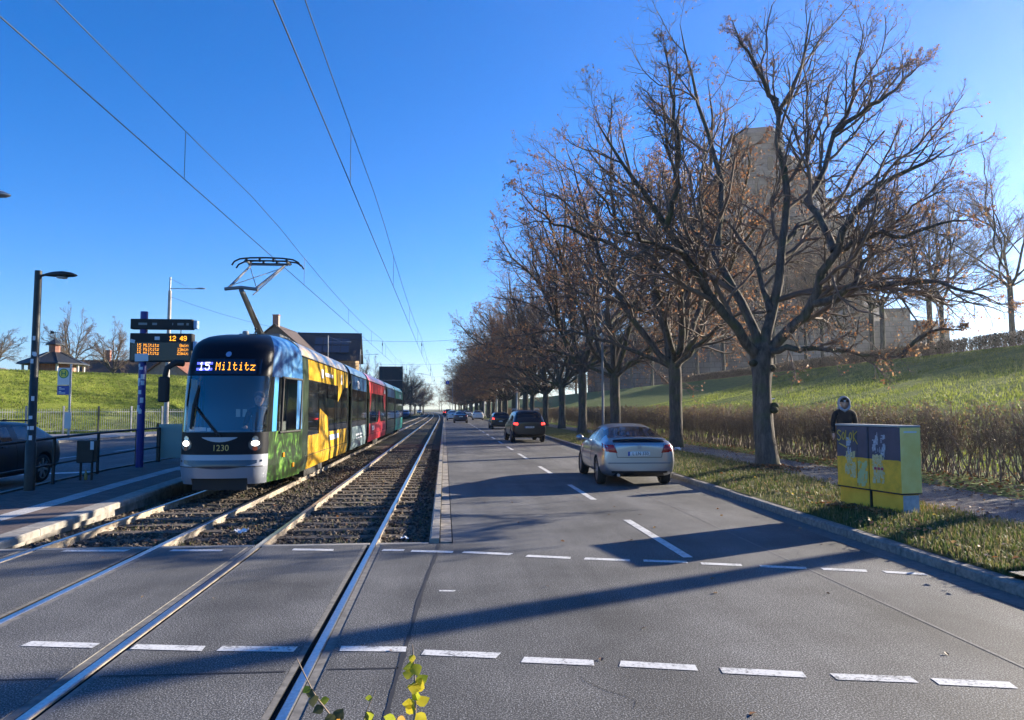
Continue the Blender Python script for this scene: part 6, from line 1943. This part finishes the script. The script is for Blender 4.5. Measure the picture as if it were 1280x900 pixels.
# small blue road sign on the right, far ahead
sx,sy = at(559.5,118)
bs = thing('traffic_sign','small square blue sign hanging by the brown crowns above the queue','sign',(sx,sy,0))
m = MB(); m.tube([(.8,0,0),(.8,0,6.0),(.6,0,6.2),(0,0,6.2)],.05,6); m.build('post',[M_GREYP],bs)
m = MB(); m.bbox((0,-.05,5.95),(.45,.03,.5),.01); q = m.build('sign_plate',[mat('sign_bright_blue',(0.01,0.05,0.55),.4)],bs)
m = MB(); m.box((0,-.07,5.95),(.07,.01,.3)); m.build('arrow_mark',[M_WHITE],q)

# ------------------------------------------------------------------ masts, lamps and wires
def mast(lab, loc, H, lamp=None, grp='overhead line masts', m=M_CMAST, r0=.17, r1=.11):
    t = thing('line_mast', lab, 'mast', loc, 0, grp)
    b = MB(); b.tube([(0,0,0),(0,0,H)],[r0,r1],12); b.build('pole',[m],t)
    if lamp:
        L, d = lamp
        b = MB(); b.tube([(0,0,H),(0,0,H+.95)],.06,8); b.tube([(0,0,H+.15),(d*L,0,H+.15)],.028,6); b.tube([(0,0,H+.85),(d*L*.8,0,H+.18)],.012,5); b.build('lamp_arm',[M_GALV],t)
        b = MB(); lamp_head(b,(d*L,0,H+.16),(d,0,0),.75); b.build('lamp_head',[M_GALV],t)
    return t
msx, msy = -18.95, 52.6
mast('pale concrete mast carrying a lamp, behind the departures display', (msx,msy,.1), 9.8, (1.65,1))
lx,ly = at(431,95)
mast('slim lamp mast with long arm just right of the yellow brick house', (lx-2.2,ly,0), 10.2, (2.2,1), None, M_GREYP, .11,.07)
lx,ly = at(466,118)
mast('distant lamp mast with long arm left of the dark sign board', (lx-2.0,ly,0), 10.3, (2.2,1), None, M_GREYP, .11,.07)
mast('slim pale grey mast rising beside the V-forked linden', (8.0,37.0,.2), 6.6, None, None, M_GREYP, .065,.05)
for i,y in enumerate((86,120,155)):
    mast('grey line mast among the lindens on the right, %s beyond the V-forked tree' % ordn[i], (8.4+bx(y),y,.2), 8.2, None, 'overhead line masts', M_GALV, .13,.09)
    mast('grey line mast on the far side of the oncoming carriageway, %s beyond the lamp mast' % ordn[i], (-19.0+bx(y),y,0), 8.4, None, 'overhead line masts', M_CMAST)
M_WIRE = mat('copper_wire_dark', (0.03,0.028,0.028), .5)
def wires(lab, X, zc, zm):
    t = thing('overhead_wire', lab, 'wire', (X, 0, zc), 0, 'tram overhead wires')
    sup = [-18,18.2,52,86,120,155,200,260,330]
    def mz(y):
        for a,b in zip(sup[:-1],sup[1:]):
            if a <= y <= b:
                u = (y-a)/(b-a); L = b-a
                return zm - .62*4*u*(1-u)*min(1,L/36)*.55
        return zm
    ys = [y for y in range(-16,331,3)]
    cy = [-16,10,52,86,120,140,160,180,200,230,260,300,330]
    m = MB(); m.tube([(bx(y),y,0) for y in cy],.0085,5); m.build('contact_wire',[M_WIRE],t)
    m = MB(); m.tube([(bx(y),y,mz(y)-zc) for y in ys],.0075,5); m.build('messenger_wire',[M_WIRE],t)
    y = 2.0
    while y < 150:
        m = MB(); m.tube([(bx(y),y,0),(bx(y),y,mz(y)-zc)],.006,4); m.build('dropper',[M_WIRE],t)
        y += 10.7
wires('pair of tram wires over the tram, touched by its pantograph', -4.40, 5.62, 6.62)
wires('pair of tram wires over the empty right track', -1.64, 5.62, 6.75)
def span(lab, a, b, sag, hang):
    t = thing('span_wire', lab, 'wire', (0,0,0), 0, 'cross span wires')
    m = MB(); n = 16
    pts = []
    for i in range(n+1):
        u = i/n; pts.append((a[0]+(b[0]-a[0])*u, a[1]+(b[1]-a[1])*u, a[2]+(b[2]-a[2])*u - sag*4*u*(1-u)))
    m.tube(pts,.009,5); m.build('cable',[M_WIRE],t)
    for X in hang:
        u = (X+bx(a[1])-a[0])/(b[0]-a[0]); z = a[2]+(b[2]-a[2])*u - sag*4*u*(1-u)
        m = MB(); m.tube([(X+bx(a[1]),a[1],z),(X+bx(a[1]),a[1],5.6)],.012,5); m.lathe([(.035,0),(.035,.18)],(X+bx(a[1]),a[1],6.2),8); m.build('insulator_hanger',[M_WIRE],t)
span('sagging cross wire from the concrete lamp mast to the right-hand trees', (msx,52.6,9.5), (8.2,52.6,8.0), 2.2, (-4.4,-1.64))
for i,y in enumerate((86,120,155)):
    span('straight cross wire over both tracks, %s beyond the sagging one' % ordn[i], (-19.0+bx(y),y,7.6), (8.4+bx(y),y,7.6), .75, (-4.4,-1.64))
    t = thing('steady_arm','thin steady arm holding the right wire under the %s straight cross wire' % ordn[i],'wire arm',(-1.64+bx(y),y+.3,5.62),0,'steady arms')
    m = MB(); m.tube([(-1.6,0,.25),(0,0,.02)],.02,5); m.build('arm_tube',[M_GREYP],t)

# ------------------------------------------------------------------ utility cabinet with graffiti
def cab_mat():
    m, nt, b = nodes_of('cabinet_two_tone')
    tc = nt.nodes.new('ShaderNodeTexCoord'); sp = nt.nodes.new('ShaderNodeSeparateXYZ'); link(nt, tc.outputs['Object'], sp.inputs[0])
    n = noise(nt, 6, 5, .7)
    ad = nt.nodes.new('ShaderNodeMath'); ad.operation='MULTIPLY_ADD'; link(nt,n.outputs['Fac'],ad.inputs[0]); ad.inputs[1].default_value=.05; link(nt,sp.outputs[2],ad.inputs[2])
    gt = nt.nodes.new('ShaderNodeMath'); gt.operation='GREATER_THAN'; link(nt,ad.outputs[0],gt.inputs[0]); gt.inputs[1].default_value=.80
    c = mixc(nt, gt.outputs[0], (0.90,0.46,0.025), (0.055,0.062,0.10))
    k = ramp(nt, n.outputs['Fac'], [(0.3,(.72,.70,.66)),(0.55,(1,1,1)),(0.75,(1.15,1.15,1.1))])
    link(nt, mixc(nt,1,c,k.outputs[0],'MULTIPLY'), b.inputs['Base Color'])
    b.inputs['Roughness'].default_value=.55
    MATS['cabinet_two_tone']=m; return m
M_CAB = cab_mat()
M_CABY = mat('cabinet_yellow', (0.80,0.39,0.02), .6, col2=(0.90,0.48,0.035), scale=5)
M_CABG = mat('cabinet_lime', (0.84,0.62,0.16), .5, col2=(0.90,0.72,0.24), scale=4)
c0 = Vector((6.44,11.72)); c1 = Vector((6.67,10.46)); 
dv = (c1-c0).normalized(); ang = math.atan2(dv.y,dv.x)
CW = (c1-c0).length*1.06; CDp = .36
ct = thing('utility_cabinet','yellow and dark blue graffiti-covered utility cabinet on the grass verge','cabinet',(c0.x,c0.y,.205),ang)
# local x runs towards the viewer along the broad face, local y into the verge
def cx(m, x0,x1,y0,y1,z0,z1,bev=.012): m.bbox(((x0+x1)/2,(y0+y1)/2,(z0+z1)/2),(x1-x0,y1-y0,z1-z0),bev)
half = CW*.52
for i,(a,b) in enumerate(((0,half-.012),(half+.012,CW))):
    m = MB(); cx(m,a,b,0,CDp,.30,1.27); m.build('cabinet_body',[M_CAB],ct)
    m = MB(); cx(m,a+.02,b-.02,.03,CDp-.03,0,.285,.008); m.build('plinth',[M_CABY],ct)
m = MB(); cx(m,-.01,CW+.012,-.012,CDp+.012,1.272,1.30,.01); m.build('top_plate',[mat('cabinet_top_grey',(0.33,0.34,0.33),.6)],ct)
m = MB(); cx(m,-.008,CW+.01,-.01,CDp+.01,.283,.302,.004); m.build('base_seam',[M_BLACK],ct)
m = MB(); cx(m,half-.011,half+.011,.02,CDp-.02,.0,1.26,.002); m.build('door_gap',[M_BLACK],ct)
m = MB(); cx(m,CW+.002,CW+.014,.025,CDp-.03,.325,1.235,.006); e = m.build('end_panel',[M_CABG],ct)
m = MB(); cx(m,CW+.003,CW+.012,.0,CDp,.305,1.268,.004); m.build('end_frame',[M_CABG],ct)
m = MB(); cx(m,CW-.018,CW-.006,.04,CDp-.04,.01,.27,.004); m.build('end_plinth',[mat('bare_grey_plinth',(0.32,0.35,0.38),.7,col2=(0.45,0.48,0.5),scale=12)],ct)
m = MB(); cx(m,CW+.0145,CW+.0165,.06,CDp-.07,1.19,1.215,.001); m.build('torn_strip',[M_STICK],e)
# door seams, handles and torn posters on the broad face
m = MB(); cx(m,half*.66-.004,half*.66+.004,-.004,.0,.32,1.25,.001); m.build('door_seam',[mat('seam_grey',(0.06,0.06,0.07),.6)],ct)
def torn(name, x0,x1,z0,z1,mt,seed,y=-.006,n=70):
    r = random.Random(seed); m = MB()
    for i in range(n):
        w = r.uniform(.008,.04); h = r.uniform(.015,.10)
        x = r.uniform(x0,x1); z = r.uniform(z0,z1)
        p = [(x-w*r.uniform(.5,1),z-h*.5),(x+w*r.uniform(.5,1),z-h*r.uniform(.3,.6)),(x+w*r.uniform(.4,1),z+h*.5),(x-w*r.uniform(.3,1),z+h*r.uniform(.3,.6))]
        yy = y-.00002*i
        m.add([(a,yy,b) for a,b in p],[(0,1,2,3)])
    return m.build(name,[mt],ct)
torn('torn_poster', half+.11,half+.36,.86,1.15,mat('torn_paper',(0.26,0.28,0.33),.8,col2=(0.48,0.52,0.56),scale=45),1,n=34)
torn('torn_poster', half+.11,half+.33,.42,.82,mat('cream_paper',(0.56,0.42,0.14),.8,col2=(0.66,0.56,0.32),scale=45),2,n=70)
torn('torn_poster', half*.30,half*.62,.48,.83,MATS['cream_paper'],3,n=60)
torn('torn_poster', half*.68,half*.95,.36,.72,mat('greenish_paper',(0.50,0.50,0.22),.8),4,n=60)
torn('torn_poster', half*.36,half*.48,.74,1.05,MATS['torn_paper'],5,n=22)
m = MB()
for x in (half+.13,half+.20,half+.27): cx(m,x,x+.05,-.012,-.009,.615,.655,.001)
m.build('red_print',[mat('red_ink',(0.45,0.05,0.08),.7)],ct)
# the yellow tag sprayed across the dark upper part, reading SOLOK
G = {'S':[[(.8,.9),(.35,1),(.1,.75),(.5,.52),(.75,.3),(.4,.02),(0,.15)]],'O':[[(.4,.8),(.1,.5),(.35,.1),(.7,.35),(.6,.75),(.35,.82)]],'L':[[(.15,1),(.1,.45),(.2,.08),(.75,.12)]],'K':[[(.12,1),(.15,0)],[(.8,.95),(.2,.45),(.85,-.25)]]}
m = MB(); xo = .03
for ch,sc in (('S',.115),('O',.095),('L',.085),('O',.095),('K',.12)):
    for stroke in G[ch]:
        pts = resample([(u,v,0) for u,v in stroke],20)
        P = [(xo+p[0]*sc, 1.03+p[1]*.165, 0) for p in pts]
        for a,b in zip(P[:-1],P[1:]):
            d = Vector((b[0]-a[0],b[1]-a[1])); 
            if d.length < 1e-5: continue
            n = Vector((-d.y,d.x)).normalized()*.0085; e_ = d.normalized()*.004
            m.add([(a[0]-n.x-e_.x,-.0085,a[1]-n.y-e_.y),(b[0]-n.x+e_.x,-.0085,b[1]-n.y+e_.y),(b[0]+n.x+e_.x,-.0085,b[1]+n.y+e_.y),(a[0]+n.x-e_.x,-.0085,a[1]+n.y-e_.y)],[(0,1,2,3)])
    xo += sc*.92
for a,b in zip([(.07,.985),(.16,.955),(.25,.925)][:-1],[(.07,.985),(.16,.955),(.25,.925)][1:]):
    m.add([(a[0],-.0085,a[1]-.009),(b[0],-.0085,b[1]-.009),(b[0],-.0085,b[1]+.009),(a[0],-.0085,a[1]+.009)],[(0,1,2,3)])
m.build('graffiti_tag',[mat('yellow_spray',(0.68,0.50,0.05),.5)],ct,fix=False)
# ------------------------------------------------------------------ people
def skin_body(name, joints, edges, root_i, mats, parent, levels=2, smooth=True):
    """one continuous surface grown over a skeleton: joints (x,y,z,rx,ry)"""
    me = bpy.data.meshes.new(name)
    me.from_pydata([j[:3] for j in joints], edges, [])
    o = bpy.data.objects.new(name, me); COL.objects.link(o)
    sk = o.modifiers.new('skin','SKIN'); sk.use_smooth_shade = True
    if not me.skin_vertices: me.attributes  # the modifier makes the layer
    lay = me.skin_vertices[0].data if me.skin_vertices else None
    if lay is None:
        bm = bmesh.new(); bm.from_mesh(me); bm.verts.layers.skin.verify(); bm.to_mesh(me); bm.free()
        lay = me.skin_vertices[0].data
    for i,j in enumerate(joints):
        lay[i].radius = (j[3], j[4]); lay[i].use_root = (i == root_i)
    su = o.modifiers.new('sub','SUBSURF'); su.levels = levels; su.render_levels = levels
    e = evaluated_mesh(o)
    bpy.data.objects.remove(o)
    for m in mats: e.materials.append(m)
    e.polygons.foreach_set('use_smooth', np.ones(len(e.polygons),dtype=bool))
    n = bpy.data.objects.new(name, e); COL.objects.link(n); n.parent = parent
    return n
M_SKIN = mat('skin', (0.55,0.34,0.25), .55, var=.08, scale=14)
M_COAT = mat('black_jacket', (0.012,0.013,0.016), .85, bmp=.4, scale=18)
M_TROU = mat('dark_trousers', (0.02,0.022,0.03), .9, bmp=.3, scale=20)
M_HOODW = mat('pale_hood_cloth', (0.34,0.36,0.40), .9, bmp=.4, scale=26)
def head_mesh(parent, c, r, mats, name='head'):
    """a face: skull, brow, nose, lips, chin, ears, looking along local -Y"""
    m = MB()
    nk, nn = 20, 16
    vs = []
    for i in range(nn+1):
        t = math.pi*i/nn; z = -math.cos(t)
        for j in range(nk):
            q = 2*math.pi*j/nk
            x, y = math.sin(t)*math.cos(q), math.sin(t)*math.sin(q)
            wx = .80 - .16*max(0,-z)**1.5; wy = .98
            f = max(0,-y)
            yy = y*wy
            # jaw, brow, eye sockets, nose, lips
            if z < -.3: yy *= 1 - .10*(-z-.3)
            k = math.exp(-(x*x)/.018)*f
            yy -= k*(.26*math.exp(-((z+.18)**2)/.022)+.12*math.exp(-((z-.02)**2)/.02))
            yy -= math.exp(-(x*x)/.07)*f*.10*math.exp(-((z+.47)**2)/.008)
            yy += .09*f*(math.exp(-((abs(x)-.34)**2)/.02)*math.exp(-((z-.06)**2)/.012))
            yy -= math.exp(-(x*x)/.08)*f*.10*math.exp(-((z+.78)**2)/.02)
            vs.append((c[0]+x*wx*r, c[1]+yy*r, c[2]+z*1.25*r))
    fs = [(i*nk+j,i*nk+(j+1)%nk,(i+1)*nk+(j+1)%nk,(i+1)*nk+j) for i in range(nn) for j in range(nk)]
    m.add(vs,fs,True)
    for s in (-1,1): m.sphere((c[0]+s*.80*r,c[1]+.05*r,c[2]),.22*r,8,6,(.4,.8,1.3))
    h = m.build(name,[M_SKIN],parent)
    for s in (-1,1):
        e = MB(); e.sphere((c[0]+s*.30*r,c[1]-.80*r,c[2]+.08*r),.10*r,8,6); e.build('eye',[mat('eye_dark',(0.03,0.025,0.02),.2)],h)
    e = MB(); e.tube([(c[0]-.24*r,c[1]-.80*r,c[2]-.58*r),(c[0],c[1]-.90*r,c[2]-.57*r),(c[0]+.24*r,c[1]-.80*r,c[2]-.58*r)],.035*r,6); e.build('mouth',[mat('lips',(0.30,0.12,0.10),.5)],h)
    return h
def hand(parent, w, d, side, name='hand'):
    """relaxed hand at wrist w pointing along d, built as palm plus five bent fingers"""
    d = Vector(d).normalized(); w = Vector(w)
    f = Vector((0,-1,0)); f = (f-d*f.dot(d)).normalized(); s = d.cross(f)*side
    m = MB()
    m.tube([w-d*.02,w+d*.03,w+d*.085],[.026,.036,.034],8)
    for i,(o,L) in enumerate(((.028,.070),(.010,.080),(-.010,.074),(-.028,.058))):
        b = w+d*.08+f*o
        m.tube([b,b+d*L*.45-s*.004,b+d*L*.75-s*.016,b+d*L*.9-s*.034],[.0095,.009,.008,.006],6)
    b = w+d*.025+f*.03
    m.tube([b,b+f*.028+d*.025,b+f*.034+d*.055-s*.01],[.011,.010,.007],6)
    return m.build(name,[M_SKIN],parent)

# pedestrian behind the cabinet
pd = thing('person', 'pedestrian in a black jacket, dark beanie and pale hood walking behind the cabinet', 'person', (9.95,17.7,.224), R(-20))
J = [(0,0,.84,.205,.15),(0,-.01,1.12,.19,.135),(0,-.005,1.32,.205,.14),(0,.01,1.45,.15,.11),(0,.005,1.53,.065,.065),
     (-.13,.01,1.44,.085,.085),(-.215,.01,1.41,.075,.075),(-.265,.03,1.14,.062,.062),(-.265,-.06,.92,.050,.050),
     (.13,.01,1.44,.085,.085),(.215,.01,1.41,.075,.075),(.265,.05,1.14,.062,.062),(.265,-.01,.91,.050,.050)]
E_ = [(0,1),(1,2),(2,3),(3,4),(3,5),(5,6),(6,7),(7,8),(3,9),(9,10),(10,11),(11,12)]
skin_body('jacket',J,E_,0,[M_COAT],pd)
J = [(0,0,1.0,.15,.11),(-.095,0,.90,.105,.105),(-.10,-.10,.50,.07,.07),(-.10,-.06,.10,.055,.055),(-.10,-.20,.045,.045,.04),(.095,0,.90,.105,.105),(.10,.06,.50,.07,.07),(.10,.20,.11,.055,.055),(.10,.08,.045,.045,.04)]
skin_body('trousers',J,[(0,1),(1,2),(2,3),(3,4),(0,5),(5,6),(6,7),(7,8)],0,[M_TROU],pd)
head_mesh(pd,(0,-.02,1.665),.108,None)
hand(pd,(-.265,-.065,.90),(0,-.2,-1),-1); hand(pd,(.265,-.015,.89),(0,-.1,-1),1)
m = MB()      # beanie
prof = [(.109,0),(.112,.03),(.106,.07),(.085,.11),(.05,.135),(.001,.145)]
m.lathe(prof,(0,-.012,1.70),18); m.lathe([(.113,-.005),(.117,.015),(.113,.035)],(0,-.012,1.70),18,cap=False)
hat = m.build('beanie',[mat('dark_beanie',(0.012,0.013,0.018),.9,bmp=.4,scale=40)],pd)
m = MB(); m.box((0,-.128,1.722),(.045,.006,.03)); m.build('label_patch',[M_STICK],hat)
# pale hood framing the face and falling to a V at the throat
vs, fs = [], []
na, nr = 18, 5
for i in range(na+1):
    a = math.radians(-118+236*i/na)          # from the chin round the crown
    ca, sa = math.sin(a), math.cos(a)
    for k in range(nr):
        t = k/(nr-1)
        rr = .128+.024*math.sin(math.pi*min(1,t*1.2)); yy = -.105+.235*t
        if t > .7: rr *= 1-(t-.7)*1.1
        zz = 1.675+sa*rr*1.15 - (.05 if abs(a) > 1.7 else 0)
        vs.append((ca*rr,yy,zz))
for i in range(na):
    for k in range(nr-1): fs.append((i*nr+k,i*nr+k+1,(i+1)*nr+k+1,(i+1)*nr+k))
hd = raw('hood',vs,fs,[M_HOODW],pd,True)
so = hd.modifiers.new('t','SOLIDIFY'); so.thickness = .02; so.offset = 1
m = MB(); m.tube([(-.125,-.07,1.60),(-.085,-.115,1.53),(0,-.135,1.475),(.085,-.115,1.53),(.125,-.07,1.60)],[.03,.034,.036,.034,.03],8); m.tube([(-.12,.03,1.56),(0,.12,1.54),(.12,.03,1.56)],.05,8); m.build('hood_collar',[M_HOODW],pd)

# the driver
dr = thing('person', 'tram driver in a dark jumper seated behind the windscreen', 'person', (TX+.50,TY+1.0,.78))
J = [(0,.05,.44,.16,.12),(0,.05,.62,.15,.11),(0,.04,.82,.17,.115),(0,.04,.95,.10,.09),(0,.03,1.02,.055,.055),
     (-.13,.04,.93,.08,.08),(-.205,.03,.90,.07,.07),(-.25,-.05,.66,.055,.055),(-.17,-.32,.60,.045,.045),
     (.13,.04,.93,.08,.08),(.205,.03,.90,.07,.07),(.25,-.05,.66,.055,.055),(.17,-.32,.60,.045,.045)]
skin_body('jumper',J,E_,0,[mat('navy_jumper',(0.02,0.03,0.05),.9)],dr)
J = [(0,.05,.45,.15,.12),(-.10,0,.43,.095,.09),(-.12,-.40,.42,.07,.07),(-.12,-.42,.05,.05,.05),(.10,0,.43,.095,.09),(.12,-.40,.42,.07,.07),(.12,-.42,.05,.05,.05)]
skin_body('trousers',J,[(0,1),(1,2),(2,3),(0,4),(4,5),(5,6)],0,[M_TROU],dr)
head_mesh(dr,(0,0,1.165),.112,None)
m = MB(); m.lathe([(.112,0),(.112,.05),(.09,.095),(.05,.122),(.001,.13)],(0,.02,1.20),16); m.build('hair',[mat('grey_hair',(0.20,0.18,0.17),.8)],dr)
hand(dr,(-.17,-.33,.60),(0.1,-1,0),-1); hand(dr,(.17,-.33,.60),(-.1,-1,0),1)

# ------------------------------------------------------------------ yellow-leaved sprig in the foreground
sg_ = thing('sapling','young birch-like sapling with yellow and green leaves at the bottom edge','plant',(-.39,2.95,0))
sg_.scale = (1.15,1.15,1.12)
M_LY = leafmat('leaf_bright_yellow',(0.62,0.50,0.03),(0.72,0.62,0.06),.55,20,.5)
M_LG = leafmat('leaf_yellow_green',(0.30,0.36,0.03),(0.46,0.48,0.05),.55,20,.5)
M_LO = leafmat('leaf_orange',(0.60,0.30,0.04),(0.70,0.40,0.10),.5,20,.5)
M_LB = leafmat('leaf_dull_green',(0.06,0.07,0.02),(0.13,0.13,0.05),.4,20,.6)
rs = random.Random(19)
def stem(pts, r):
    p = resample([(x,y,z) for x,y,z in pts],16)
    m = MB(); m.tube([tuple(q) for q in p],[r*(1-.6*i/(len(p)-1)) for i in range(len(p))],5); m.build('stem',[mat('sapling_stem',(0.28,0.21,0.15),.8)],sg_)
    return p
def leaf(p, size, m_, d=None):
    d = Vector(d or (rs.uniform(-1,1),rs.uniform(-.8,.3),rs.uniform(-.9,.5))).normalized()
    s = d.cross(Vector((rs.uniform(-.4,.4),-1,rs.uniform(-.3,.5)))).normalized(); n = s.cross(d)
    out = [(0,0,0),(.25,.34,.05),(.5,.42,.07),(.75,.26,.04),(1,0,-.06),(.75,-.26,.04),(.5,-.42,.07),(.25,-.34,.05)]
    vs = [Vector(p)+d*(a*size)+s*(b*size)+n*(c*size) for a,b,c in out]+[Vector(p)+d*(.5*size)]
    mb = MB(); mb.add([tuple(v) for v in vs],[(8,i,(i+1)%8) for i in range(8)],True); mb.build('leaf',[m_],sg_)
a = stem([(.10,0,0),(.16,.02,.3),(.24,.0,.48),(.245,.0,.62),(.235,.0,.75)],.006)
for t,mm,sz in ((.42,M_LO,.05),(.46,M_LO,.045),(.50,M_LO,.05),(.54,M_LO,.04),(.58,M_LY,.045),(.62,M_LY,.05),(.66,M_LY,.05),(.69,M_LY,.055),(.72,M_LG,.05),(.75,M_LY,.055),(.78,M_LG,.05),(.81,M_LY,.06),(.84,M_LY,.05),(.88,M_LG,.05),(.93,M_LG,.045),(.97,M_LY,.03),(.74,M_LG,.05),(.64,M_LY,.045)):
    q = a[int(t*(len(a)-1))]; leaf(q,sz,mm)
b = stem([(.08,0,0),(.06,.02,.3),(-.02,0,.50),(-.08,-.02,.60),(-.14,-.02,.72)],.005)
for t,mm,sz in ((.5,M_LB,.05),(.55,M_LO,.04),(.6,M_LB,.045),(.66,M_LB,.04),(.7,M_LG,.035),(.75,M_LB,.045),(.8,M_LB,.035),(.84,M_LG,.03)):
    leaf(b[int(t*(len(b)-1))],sz,mm)
c_ = stem([(.09,0,0),(.10,.03,.3),(.07,.05,.46),(.11,.05,.58)],.004)
for t,mm,sz in ((.6,M_LB,.045),(.66,M_LG,.05),(.72,M_LB,.05),(.78,M_LG,.04),(.85,M_LB,.04),(.95,M_LG,.025)): leaf(c_[int(t*(len(c_)-1))],sz,mm)
d_ = stem([(.10,0,0),(.14,.02,.3),(.17,.04,.45),(.19,.03,.50)],.004)
for t,mm,sz in ((.75,M_LG,.05),(.82,M_LY,.05),(.9,M_LG,.045),(.96,M_LO,.04),(.7,M_LB,.05)): leaf(d_[int(t*(len(d_)-1))],sz,mm)

# scraps of litter
def scrap(lab, loc, s, m_, seed):
    r = random.Random(seed); mb = MB(); n = 5
    vs = [(i/(n-1)-.5+r.uniform(-.08,.08), j/(n-1)-.5+r.uniform(-.08,.08), r.uniform(.02,.45)) for j in range(n) for i in range(n)]
    mb.add([(x*s,y*s,z*s) for x,y,z in vs],[tuple(f) for f in grid_faces(n,n).tolist()])
    o = mb.build('paper_scrap',[m_]); o.location = loc
    tag(o, lab, 'litter')
scrap('crumpled white scrap on the ballast between the two tracks', (-2.95,11.3,-.07), .17, M_WHITE, 1)
scrap('white scrap of paper on the grass behind the silver coupe', (8.4,26.4,.23), .30, M_WHITE, 2)
scrap('tiny white scrap high on the grassy right bank', (26.5,58,float(bank_z(26.5,58))), .35, M_WHITE, 3)
scrap('pale scrap on the ballast beside the right track near the kerb', (-.55,10.7,-.09), .11, M_WHITE, 4)
